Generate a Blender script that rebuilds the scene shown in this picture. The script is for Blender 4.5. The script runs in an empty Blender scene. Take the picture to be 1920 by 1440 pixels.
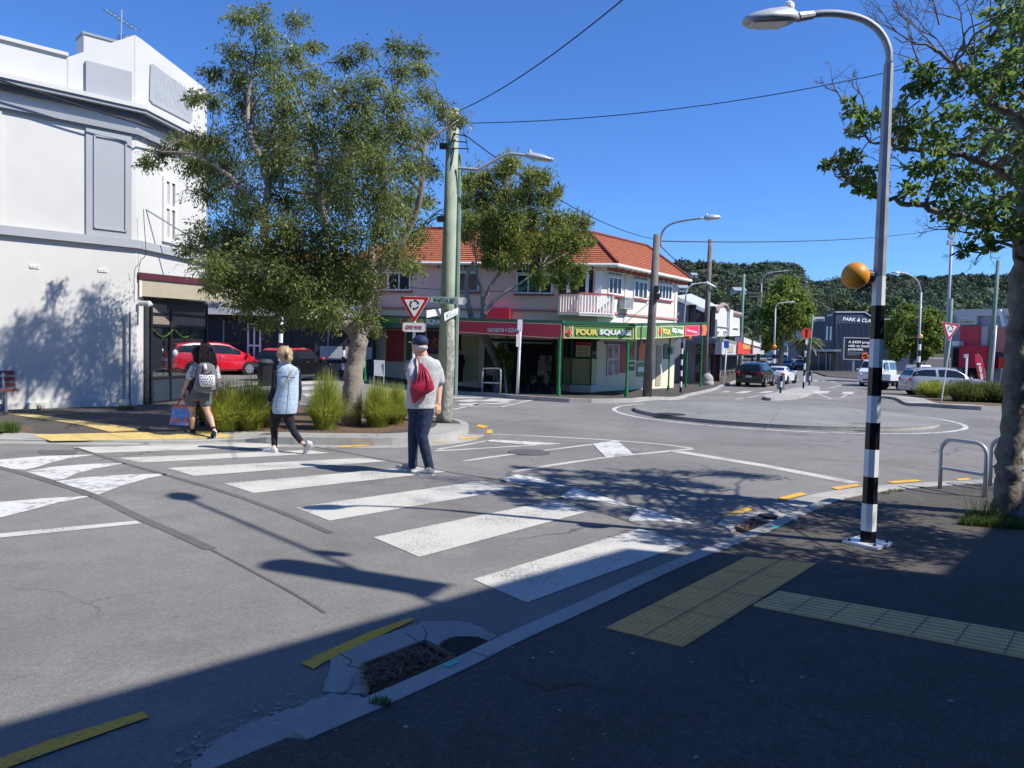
import bpy, bmesh, math, random
import numpy as np
from mathutils import Vector as V, Matrix, Euler
rad = math.radians
rnd = random.Random(7)
scene = bpy.context.scene
COL = scene.collection
F = 1440.0; EYE = V((0, 0, 1.65)); TH = math.atan(68 / F); ROLL = 0.025
_f = V((0, math.cos(TH), -math.sin(TH))); _u0 = V((0, math.sin(TH), math.cos(TH))); _r0 = V((1, 0, 0))
_r = _r0 * math.cos(ROLL) + _u0 * math.sin(ROLL); _u = -_r0 * math.sin(ROLL) + _u0 * math.cos(ROLL)

def sstep(t):
    t = max(0.0, min(1.0, t)); return t * t * (3 - 2 * t)
def H(x, y):
    return -0.55 * sstep((y - 24) / 13) * sstep((x + 9) / 8) + 2.4 * sstep((y - 110) / 70)
class Off:
    '''height of the footpath above the road; it dips to the road at the crossing on the left corner'''
    def __init__(s, d=0.0): s.d = d
    def __call__(s, x, y):
        return .12 + s.d - .10 * sstep((x + 8.6) / .8) * sstep((-3.75 - x) / .8) * sstep((13.5 - y) / 1.3)
    def __add__(s, v): return Off(s.d + v)
    def __sub__(s, v): return Off(s.d - v)
LO = Off()
def ov(o, x, y): return o(x, y) if callable(o) else o
def ray(u, v): return _f + _r * ((u - 960) / F) + _u * ((720 - v) / F)
def P(u, v, Y):
    d = ray(u, v); return EYE + d * (Y / d.y)
def G(u, v, off=0.0):
    d = ray(u, v); t0 = 1.0; g = lambda t: EYE.z + d.z * t - H(d.x * t, d.y * t) - ov(off, d.x * t, d.y * t)
    t = t0; s = .5
    while t < 900:
        if g(t + s) <= 0:
            a, b = t, t + s
            for _ in range(40):
                m = (a + b) / 2
                if g(m) > 0: a = m
                else: b = m
            p = EYE + d * b; return V((p.x, p.y, H(p.x, p.y) + ov(off, p.x, p.y)))
        t += s; s = min(s * 1.01, 2)
    p = EYE + d * 300; return V((p.x, p.y, H(p.x, p.y) + ov(off, p.x, p.y)))

# ---------------------------------------------------------------- materials
def mat(name, col, rough=.6, var=.1, scale=6.0, bump=0.0, bscale=60.0, metal=0.0, spec=.4, dirt=None, dscale=1.5, damt=.5, coat=0.0):
    m = bpy.data.materials.new(name); m.use_nodes = True
    nt = m.node_tree; N = nt.nodes; L = nt.links; b = N['Principled BSDF']
    b.inputs['Roughness'].default_value = rough; b.inputs['Metallic'].default_value = metal
    b.inputs['Specular IOR Level'].default_value = spec
    if coat: b.inputs['Coat Weight'].default_value = coat; b.inputs['Coat Roughness'].default_value = .04
    tc = N.new('ShaderNodeTexCoord')
    no = N.new('ShaderNodeTexNoise'); no.inputs['Scale'].default_value = scale; no.inputs['Detail'].default_value = 6
    L.new(tc.outputs['Object'], no.inputs['Vector'])
    cr = N.new('ShaderNodeValToRGB'); e = cr.color_ramp.elements
    e[0].position = .3; e[1].position = .7
    e[0].color = [max(0, c * (1 - var)) for c in col] + [1]; e[1].color = [min(1, c * (1 + var)) for c in col] + [1]
    L.new(no.outputs['Fac'], cr.inputs['Fac']); out = cr.outputs['Color']
    if dirt:
        n2 = N.new('ShaderNodeTexNoise'); n2.inputs['Scale'].default_value = dscale; n2.inputs['Detail'].default_value = 9; n2.inputs['Roughness'].default_value = .68
        L.new(tc.outputs['Object'], n2.inputs['Vector'])
        r2 = N.new('ShaderNodeMapRange'); r2.inputs['From Min'].default_value = .48; r2.inputs['From Max'].default_value = .72; r2.inputs['To Max'].default_value = damt
        L.new(n2.outputs['Fac'], r2.inputs['Value'])
        mx = N.new('ShaderNodeMixRGB'); L.new(r2.outputs['Result'], mx.inputs['Fac']); L.new(out, mx.inputs['Color1']); mx.inputs['Color2'].default_value = list(dirt) + [1]
        out = mx.outputs['Color']
    L.new(out, b.inputs['Base Color'])
    if bump:
        n3 = N.new('ShaderNodeTexNoise'); n3.inputs['Scale'].default_value = bscale; n3.inputs['Detail'].default_value = 4
        L.new(tc.outputs['Object'], n3.inputs['Vector'])
        bp = N.new('ShaderNodeBump'); bp.inputs['Strength'].default_value = bump; bp.inputs['Distance'].default_value = .02
        L.new(n3.outputs['Fac'], bp.inputs['Height']); L.new(bp.outputs['Normal'], b.inputs['Normal'])
    return m

def leafmat(name, c1, c2, trans=.3, rough=.45, big=1.0):
    m = bpy.data.materials.new(name); m.use_nodes = True
    nt = m.node_tree; N = nt.nodes; L = nt.links; b = N['Principled BSDF']; o = N['Material Output']
    ge = N.new('ShaderNodeNewGeometry')
    cr = N.new('ShaderNodeValToRGB'); e = cr.color_ramp.elements
    e[0].color = list(c1) + [1]; e[1].color = list(c2) + [1]
    L.new(ge.outputs['Random Per Island'], cr.inputs['Fac'])
    tc = N.new('ShaderNodeTexCoord'); no = N.new('ShaderNodeTexNoise'); no.inputs['Scale'].default_value = big; no.inputs['Detail'].default_value = 3
    L.new(tc.outputs['Object'], no.inputs['Vector'])
    hs = N.new('ShaderNodeHueSaturation')
    mr = N.new('ShaderNodeMapRange'); mr.inputs['From Min'].default_value = .3; mr.inputs['From Max'].default_value = .7; mr.inputs['To Min'].default_value = .7; mr.inputs['To Max'].default_value = 1.35
    L.new(no.outputs['Fac'], mr.inputs['Value']); L.new(mr.outputs['Result'], hs.inputs['Value']); L.new(cr.outputs['Color'], hs.inputs['Color'])
    L.new(hs.outputs['Color'], b.inputs['Base Color']); b.inputs['Roughness'].default_value = rough
    b.inputs['Specular IOR Level'].default_value = .1 if rough > .55 else .28
    tr = N.new('ShaderNodeBsdfTranslucent'); L.new(hs.outputs['Color'], tr.inputs['Color'])
    mx = N.new('ShaderNodeMixShader'); mx.inputs['Fac'].default_value = trans
    L.new(b.outputs['BSDF'], mx.inputs[1]); L.new(tr.outputs['BSDF'], mx.inputs[2]); L.new(mx.outputs['Shader'], o.inputs['Surface'])
    return m

def groundmat(name, col, speck=.35, patch=None, crack=True, rough=.9, patchamt=.5, sps=110):
    """asphalt-like: coarse chips, broad tone drift, pale scuffs, hairline cracks"""
    m = bpy.data.materials.new(name); m.use_nodes = True
    nt = m.node_tree; N = nt.nodes; L = nt.links; b = N['Principled BSDF']; b.inputs['Roughness'].default_value = rough
    b.inputs['Specular IOR Level'].default_value = .25
    tc = N.new('ShaderNodeTexCoord'); O = tc.outputs['Object']
    def noise(s, d=5, r=.6):
        n = N.new('ShaderNodeTexNoise'); n.inputs['Scale'].default_value = s; n.inputs['Detail'].default_value = d; n.inputs['Roughness'].default_value = r
        L.new(O, n.inputs['Vector']); return n.outputs['Fac']
    def rng(x, a, c, lo, hi):
        r = N.new('ShaderNodeMapRange'); r.inputs['From Min'].default_value = a; r.inputs['From Max'].default_value = c
        r.inputs['To Min'].default_value = lo; r.inputs['To Max'].default_value = hi; L.new(x, r.inputs['Value']); return r.outputs['Result']
    def mul(a, c):
        k = N.new('ShaderNodeMath'); k.operation = 'MULTIPLY'; L.new(a, k.inputs[0]); L.new(c, k.inputs[1]); return k.outputs[0]
    fac = mul(rng(noise(.35, 6), .3, .7, .8, 1.2), rng(noise(sps, 3, .7), .3, .7, 1 - speck, 1 + speck))
    fac = mul(fac, rng(noise(sps * .28, 3), .3, .7, 1 - speck * .4, 1 + speck * .4))
    fac = mul(fac, rng(noise(3.0, 8, .7), .35, .75, .93, 1.12))
    fac = mul(fac, rng(noise(.9, 8, .75), .52, .66, 1.0, .84)); fac = mul(fac, rng(noise(7.5, 6, .8), .60, .72, 1.0, .88))
    vo = N.new('ShaderNodeTexVoronoi'); vo.inputs['Scale'].default_value = 95; L.new(O, vo.inputs['Vector'])
    fac = mul(fac, rng(vo.outputs['Distance'], .06, .16, 1.5, 1.0))
    if crack:
        wv = N.new('ShaderNodeTexVoronoi'); wv.feature = 'DISTANCE_TO_EDGE'; wv.inputs['Scale'].default_value = .45
        mp = N.new('ShaderNodeVectorMath'); mp.operation = 'ADD'
        nn = N.new('ShaderNodeTexNoise'); nn.inputs['Scale'].default_value = 1.3; nn.inputs['Detail'].default_value = 6; L.new(O, nn.inputs['Vector'])
        sc = N.new('ShaderNodeVectorMath'); sc.operation = 'SCALE'; sc.inputs['Scale'].default_value = .9; L.new(nn.outputs['Color'], sc.inputs[0])
        L.new(O, mp.inputs[0]); L.new(sc.outputs[0], mp.inputs[1]); L.new(mp.outputs[0], wv.inputs['Vector'])
        keep = rng(noise(.22, 3), .5, .58, 0, 1)
        ck = rng(wv.outputs['Distance'], .002, .012, .55, 0)
        ck = mul(ck, keep); inv = rng(ck, 0, 1, 1, 0); fac = mul(fac, inv)
    mx = N.new('ShaderNodeMixRGB'); mx.blend_type = 'MULTIPLY'; mx.inputs['Fac'].default_value = 1
    mx.inputs['Color1'].default_value = list(col) + [1]; L.new(fac, mx.inputs['Color2']); out = mx.outputs['Color']
    if patch:
        m2 = N.new('ShaderNodeMixRGB'); L.new(rng(noise(1.1, 10, .72), .56, .75, 0, patchamt), m2.inputs['Fac']); L.new(out, m2.inputs['Color1']); m2.inputs['Color2'].default_value = list(patch) + [1]
        out = m2.outputs['Color']
    L.new(out, b.inputs['Base Color'])
    bp = N.new('ShaderNodeBump'); bp.inputs['Strength'].default_value = .5; bp.inputs['Distance'].default_value = .008
    L.new(noise(sps, 3, .7), bp.inputs['Height']); L.new(bp.outputs['Normal'], b.inputs['Normal'])
    return m

def paintmat(name, col, under, wear=.5, scale=45, rough=.7):
    """road paint worn through to the asphalt in flecks"""
    m = bpy.data.materials.new(name); m.use_nodes = True
    nt = m.node_tree; N = nt.nodes; L = nt.links; b = N['Principled BSDF']; b.inputs['Roughness'].default_value = rough; b.inputs['Specular IOR Level'].default_value = .2
    tc = N.new('ShaderNodeTexCoord')
    n1 = N.new('ShaderNodeTexNoise'); n1.inputs['Scale'].default_value = scale; n1.inputs['Detail'].default_value = 6; n1.inputs['Roughness'].default_value = .65
    n2 = N.new('ShaderNodeTexNoise'); n2.inputs['Scale'].default_value = 1.7; n2.inputs['Detail'].default_value = 5
    L.new(tc.outputs['Object'], n1.inputs['Vector']); L.new(tc.outputs['Object'], n2.inputs['Vector'])
    ad = N.new('ShaderNodeMath'); ad.operation = 'MULTIPLY_ADD'; L.new(n2.outputs['Fac'], ad.inputs[0]); ad.inputs[1].default_value = .62; L.new(n1.outputs['Fac'], ad.inputs[2])
    r = N.new('ShaderNodeMapRange'); r.inputs['From Min'].default_value = .965 - .24 * wear; r.inputs['From Max'].default_value = 1.145 - .24 * wear
    L.new(ad.outputs[0], r.inputs['Value'])
    mx = N.new('ShaderNodeMixRGB'); L.new(r.outputs['Result'], mx.inputs['Fac']); mx.inputs['Color1'].default_value = list(col) + [1]; mx.inputs['Color2'].default_value = list(under) + [1]
    L.new(mx.outputs['Color'], b.inputs['Base Color'])
    bp = N.new('ShaderNodeBump'); bp.inputs['Strength'].default_value = .6; bp.inputs['Distance'].default_value = .006
    L.new(n1.outputs['Fac'], bp.inputs['Height']); L.new(bp.outputs['Normal'], b.inputs['Normal'])
    return m

def glassmat(name, col=(.02, .025, .03), rough=.04):
    m = bpy.data.materials.new(name); m.use_nodes = True; b = m.node_tree.nodes['Principled BSDF']
    b.inputs['Base Color'].default_value = list(col) + [1]; b.inputs['Roughness'].default_value = rough; b.inputs['Specular IOR Level'].default_value = .6
    return m

M = {}
def mk(k, *a, **kw): M[k] = mat(k, *a, **kw)
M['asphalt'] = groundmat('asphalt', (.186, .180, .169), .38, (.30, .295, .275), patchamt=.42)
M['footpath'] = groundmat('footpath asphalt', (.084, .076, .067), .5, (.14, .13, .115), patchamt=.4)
M['concrete'] = groundmat('concrete', (.33, .325, .30), .16, (.20, .195, .18), crack=True, patchamt=.55)
M['roundabout'] = groundmat('roundabout concrete', (.22, .222, .205), .18, (.14, .15, .13), crack=True, patchamt=.55)
M['kerb'] = groundmat('kerb concrete', (.36, .355, .33), .18, (.2, .2, .18), crack=False, patchamt=.5)
M['soil'] = groundmat('bark mulch', (.13, .085, .055), .7, (.05, .035, .02), crack=False, sps=45)
M['tar'] = groundmat('tar seal', (.115, .113, .11), .25, None, crack=False, rough=.7)
M['white_paint'] = paintmat('white road paint', (.52, .505, .455), (.19, .20, .19), .62)
M['worn_paint'] = paintmat('worn white road paint', (.56, .555, .53), (.22, .22, .215), .66, 9)
M['yellow_paint'] = paintmat('yellow road paint', (.72, .40, .05), (.15, .14, .12), .45)
mk('white_metal', (.78, .78, .78), .4, .05)
mk('white_wall', (.56, .555, .525), .8, .035, 1.2, .12, 40, dirt=(.45, .46, .445), dscale=.7, damt=.35)
mk('grey_wall', (.34, .36, .38), .8, .04, 1.5, .1, 40)
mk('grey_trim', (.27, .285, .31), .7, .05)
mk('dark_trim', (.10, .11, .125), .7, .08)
mk('pink_wall', (.95, .56, .50), .8, .05, 2, .15, 30, dirt=(.86, .50, .45), dscale=1.0, damt=.35)
mk('cream_wall', (.72, .68, .48), .75, .05, 2, .1, 30)
mk('cream_white', (.70, .60, .53), .75, .05, 2, .1, 30)
mk('red_trim', (.38, .075, .06), .6, .1)
mk('white_trim', (.80, .80, .78), .5, .04)
mk('sign_red', (.55, .022, .05), .4, .03)
mk('sign_pink', (.72, .03, .10), .4, .03)
mk('sign_green', (.13, .27, .07), .4, .03)
mk('dark_green', (.02, .12, .05), .4, .06)
mk('post_green', (.02, .20, .06), .35, .1)
mk('letter_white', (.82, .82, .8), .5, .02)
mk('letter_yellow', (.80, .60, .16), .5, .03)
mk('letter_red', (.62, .05, .03), .5, .05)
mk('sign_cream', (.75, .68, .40), .5, .03)
mk('pale_green', (.46, .45, .22), .5, .05)
mk('poster_red', (.42, .03, .03), .4, .05)
mk('poster_purple', (.07, .025, .11), .4, .3, 4)
mk('poster_orange', (.75, .20, .03), .4, .35, 9)
mk('poster_photo', (.32, .22, .24), .4, .9, 5)
mk('black', (.012, .012, .014), .5, .2)
mk('black_gloss', (.012, .012, .015), .2, .1)
mk('opening_shade', (.012, .013, .015), .8, .4, 2)  # near-black colour standing in for the shade inside openings
mk('charcoal', (.035, .037, .042), .6, .15)
mk('roof_tile', (.36, .115, .055), .75, .22, 5, .2, 25)
mk('roof_ridge', (.16, .04, .025), .8, .2)
mk('rust_pink', (.50, .20, .17), .7, .08)
mk('maroon', (.085, .012, .02), .5, .1)
mk('fascia_cream', (.37, .33, .235), .6, .06)
mk('navy_wall', (.016, .027, .06), .6, .12)
mk('navy_dark', (.022, .035, .05), .6, .12)
mk('galv', (.36, .38, .40), .6, .14, 12, metal=.25)
mk('galv_dark', (.20, .22, .235), .5, .12, 9, metal=.3)
mk('lamp_grey', (.44, .47, .50), .45, .06, metal=.2)
mk('steel', (.55, .57, .58), .3, .05, metal=.9)
mk('lens', (.65, .63, .58), .2, .05)
mk('beacon', (.66, .26, .02), .45, .10, 7)
mk('beacon_bright', (.85, .30, .02), .4, .08, 7)
mk('disc_red', (.70, .05, .015), .4, .1)
mk('green_wood', (.33, .38, .28), .85, .15, 3, .3, 18, dirt=(.20, .23, .17), dscale=2.2, damt=.6)
mk('green_wood_dark', (.16, .24, .19), .85, .18, 3, .3, 18)
mk('grey_wood', (.17, .15, .135), .9, .25, 4, .4, 20)
mk('bark_pale', (.27, .235, .20), .9, .25, 5, .6, 18, dirt=(.12, .10, .085), dscale=4, damt=.8)
mk('bark_grey', (.25, .22, .20), .9, .25, 5, .6, 18, dirt=(.10, .09, .08), dscale=3, damt=.7)
mk('bark_dark', (.17, .15, .125), .95, .35, 7, .8, 22, dirt=(.26, .26, .20), dscale=3.5, damt=.8)
mk('twig', (.16, .12, .11), .9, .2)
mk('wire', (.012, .012, .02), .6, .1)
mk('sign_white', (.78, .79, .78), .35, .03)
mk('sign_border', (.45, .02, .02), .35, .05)
mk('street_green', (.42, .56, .46), .4, .05)
mk('letter_dark', (.01, .03, .03), .5, .05)
mk('letter_green', (.02, .18, .14), .5, .05)
mk('tactile', (.56, .42, .15), .7, .12, 12, .15, 60, dirt=(.40, .28, .08), dscale=2.5, damt=.5)
mk('directional_pale', (.70, .49, .23), .75, .12, 12, .15, 60, dirt=(.44, .32, .17), dscale=3, damt=.6)
mk('tactile_shade', (.80, .43, .13), .75, .12, 12, .15, 60, dirt=(.48, .29, .12), dscale=3, damt=.6)  # shaded copy of the tactile colour, made oranger against the blue shade
mk('iron', (.045, .043, .042), .6, .3, 14, metal=.4)
mk('rust', (.12, .075, .05), .8, .3, 10)
mk('bench_wood', (.15, .05, .04), .6, .2, 6)
mk('rubber', (.015, .015, .016), .8, .2)
mk('rim', (.50, .51, .53), .3, .05, metal=.8)
mk('rim_black', (.02, .02, .022), .3, .1)
mk('skin', (.58, .33, .23), .5, .06, 12)
mk('skin_tan', (.50, .30, .20), .5, .06, 12)
mk('lips', (.42, .16, .13), .5, .05)
mk('eye_white', (.75, .73, .70), .3, .02)
mk('hair_black', (.014, .010, .009), .6, .6, 30, spec=.25)
mk('hair_blond', (.33, .24, .13), .5, .45, 22)
mk('hair_brown', (.06, .035, .02), .5, .4, 20)
mk('hair_grey', (.42, .42, .41), .6, .25, 30)
mk('tshirt_grey', (.42, .43, .44), .9, .06, 30, .9, 9)
mk('jeans', (.016, .026, .06), .9, .35, 14, .9, 12)
mk('shoe_grey', (.20, .205, .22), .7, .1)
mk('shoe_sole', (.55, .55, .54), .6, .05)
mk('shoe_white', (.55, .54, .56), .6, .05)
mk('cap_navy', (.014, .024, .075), .7, .15)
mk('bag_red', (.34, .012, .045), .55, .12, 5, .35, 10)
mk('strap_pattern', (.38, .16, .10), .7, .6, 40)
mk('denim_pale', (.38, .48, .58), .9, .12, 16, .9, 10)
mk('denim_seam', (.34, .44, .57), .9, .06)
mk('black_cloth', (.012, .013, .018), .9, .3, 8, .6, 12)
mk('strap_tan', (.48, .42, .38), .6, .06)
mk('shorts_grey', (.11, .11, .12), .9, .2, 12, .8, 12)
mk('stripe_shirt', (.48, .48, .52), .9, .6, 28)
mk('pack_grey', (.15, .145, .15), .85, .18, 14, .8, 12)
mk('pack_dark', (.03, .03, .033), .8, .2)
mk('pack_dots', (.66, .65, .66), .8, .06)
mk('bag_blue', (.09, .20, .52), .5, .5, 14)
mk('bag_orange', (.72, .10, .03), .5, .25, 10)
mk('plastic_bottle', (.6, .6, .62), .3, .05)
mk('car_red', (.52, .008, .022), .25, .03, coat=1)
mk('car_red_roof', (.62, .02, .02), .25, .03, coat=1)
mk('car_black', (.008, .009, .012), .2, .1, coat=1)
mk('car_navy', (.010, .014, .035), .2, .1, coat=1)
mk('car_white', (.76, .77, .77), .3, .02, coat=1)
mk('car_silver', (.42, .43, .47), .3, .04, metal=.4, coat=1)
mk('car_maroon', (.12, .01, .015), .25, .05, coat=1)
mk('car_blue', (.035, .07, .16), .25, .05, coat=1)
mk('tail_red', (.42, .008, .012), .25, .1)
mk('headlight', (.62, .64, .66), .12, .05)
mk('plate', (.62, .62, .60), .5, .03)
mk('orange_sign', (.80, .16, .03), .5, .05)
mk('flag_red', (.55, .02, .05), .6, .08)
mk('corrugated', (.50, .52, .54), .5, .08, metal=.2)
mk('corr_dark', (.30, .33, .37), .5, .08)
mk('brown_wall', (.30, .22, .19), .8, .1)
mk('shop_grey', (.20, .205, .215), .7, .06)
mk('shop_pale', (.45, .46, .47), .7, .06)
mk('curtain', (.45, .43, .38), .9, .15, 20)
mk('flower', (.75, .55, .50), .7, .5, 30)
mk('blue_mark', (.02, .08, .35), .5, .05)
mk('spray_mark', (.02, .50, .36), .6, .2)
mk('blind', (.23, .19, .16), .8, .12, 14)
mk('purple_letter', (.12, .09, .32), .5, .05)
def mirrorglass(name, col):
    m = bpy.data.materials.new(name); m.use_nodes = True; b = m.node_tree.nodes['Principled BSDF']
    b.inputs['Base Color'].default_value = list(col) + [1]; b.inputs['Roughness'].default_value = .035; b.inputs['Metallic'].default_value = 1; return m
M['glass_street'] = mirrorglass('reflecting shop glass', (.30, .32, .32))
M['glass'] = glassmat('window glass'); M['car_glass'] = glassmat('car glass', (.012, .016, .02), .02)
M['glass_blue'] = glassmat('shop glass', (.03, .038, .045), .05)
M['leaf_olive'] = leafmat('olive leaves', (.085, .13, .036), (.29, .32, .10), .45, .42, .9)
M['leaf_bright'] = leafmat('yellow green leaves', (.12, .165, .032), (.32, .335, .08), .45, .45, .5)
M['leaf_broad'] = leafmat('broad leaves', (.068, .132, .030), (.235, .325, .08), .5, .52, 1.2)
M['leaf_lime'] = leafmat('lime leaves', (.10, .17, .028), (.27, .33, .06), .42, .5, .2)
M['leaf_dark'] = leafmat('dark ivy leaves', (.02, .05, .012), (.07, .12, .03), .25, .4, 2)
M['tussock'] = leafmat('tussock blades', (.22, .31, .035), (.54, .54, .11), .5, .5, 1.5)
M['tussock_dark'] = leafmat('dark tussock blades', (.06, .10, .02), (.22, .25, .06), .4, .5, 1.0)
M['straw'] = leafmat('dry straw blades', (.22, .17, .08), (.38, .31, .16), .3, .6, 2)
M['grass'] = leafmat('grass blades', (.05, .11, .02), (.13, .18, .04), .3, .5, 2)
M['forest'] = leafmat('hill forest leaves', (.050, .078, .055), (.105, .135, .08), .18, .6, .012)  # paler, bluer leaf colour with distance haze painted in
M['forest_light'] = leafmat('hill scrub leaves', (.075, .115, .045), (.16, .19, .08), .12, .6, .02)
M['palm'] = leafmat('palm fronds', (.06, .085, .025), (.16, .15, .05), .2, .5, .5)
m_ = bpy.data.materials.new('clear shop glass'); m_.use_nodes = True; n_ = m_.node_tree.nodes; n_.remove(n_['Principled BSDF'])
a_ = n_.new('ShaderNodeBsdfTransparent'); b_ = n_.new('ShaderNodeBsdfGlossy'); c_ = n_.new('ShaderNodeMixShader'); b_.inputs['Roughness'].default_value = .02; a_.inputs['Color'].default_value = (.80, .84, .82, 1); c_.inputs['Fac'].default_value = .16
m_.node_tree.links.new(a_.outputs[0], c_.inputs[1]); m_.node_tree.links.new(b_.outputs[0], c_.inputs[2]); m_.node_tree.links.new(c_.outputs[0], n_['Material Output'].inputs['Surface']); M['glass_clear'] = m_
M['litter'] = leafmat('dry twigs', (.055, .04, .03), (.20, .15, .11), .0, .8, 3)

# ---------------------------------------------------------------- object helpers
def setp(o, label=None, cat=None, group=None, kind=None):
    if label: o['label'] = label
    if cat: o['category'] = cat
    if group: o['group'] = group
    if kind: o['kind'] = kind
    return o
def thing(name, label, cat, loc=(0, 0, 0), group=None, rz=0.0):
    o = bpy.data.objects.new(name, None); COL.objects.link(o); o.location = loc; o.rotation_euler = (0, 0, rz)
    o.empty_display_size = .2
    return setp(o, label, cat, group)
def wloc(o):
    p = V((0, 0, 0))
    while o: p = p + o.location; o = o.parent
    return p
def meshobj(name, vs, fs, m, parent=None, smooth=False, local=False, origin=None):
    me = bpy.data.meshes.new(name)
    off = V((0, 0, 0))
    if parent is not None and not local: off = wloc(parent)
    if parent is None and origin is None:
        a = np.array([tuple(p) for p in vs]); origin = V(((a[:, 0].min() + a[:, 0].max()) / 2, (a[:, 1].min() + a[:, 1].max()) / 2, a[:, 2].min()))
    if parent is None: off = V(origin)
    me.from_pydata([(p[0] - off.x, p[1] - off.y, p[2] - off.z) for p in vs], [], fs)
    if smooth: me.polygons.foreach_set('use_smooth', [True] * len(me.polygons))
    me.materials.append(M[m] if isinstance(m, str) else m); me.update()
    o = bpy.data.objects.new(name, me); COL.objects.link(o)
    if parent is not None: o.parent = parent
    else: o.location = off
    return o
def fastmesh(name, verts, quads, m, parent=None, smooth=False, origin=None):
    """numpy verts (n,3) and faces (k,4)"""
    off = np.array(wloc(parent)) if parent is not None else np.array(origin if origin is not None else (0, 0, 0), dtype=float)
    me = bpy.data.meshes.new(name); n = len(verts); k, w = quads.shape
    me.vertices.add(n); me.vertices.foreach_set('co', (verts - off).astype(np.float32).ravel())
    me.loops.add(k * w); me.loops.foreach_set('vertex_index', quads.astype(np.int32).ravel())
    me.polygons.add(k); me.polygons.foreach_set('loop_start', np.arange(0, k * w, w, dtype=np.int32))
    me.polygons.foreach_set('loop_total', np.full(k, w, dtype=np.int32))
    if smooth: me.polygons.foreach_set('use_smooth', np.ones(k, dtype=bool))
    me.update(calc_edges=True); me.materials.append(M[m] if isinstance(m, str) else m)
    o = bpy.data.objects.new(name, me); COL.objects.link(o)
    if parent is not None: o.parent = parent
    else: o.location = off
    return o

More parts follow.
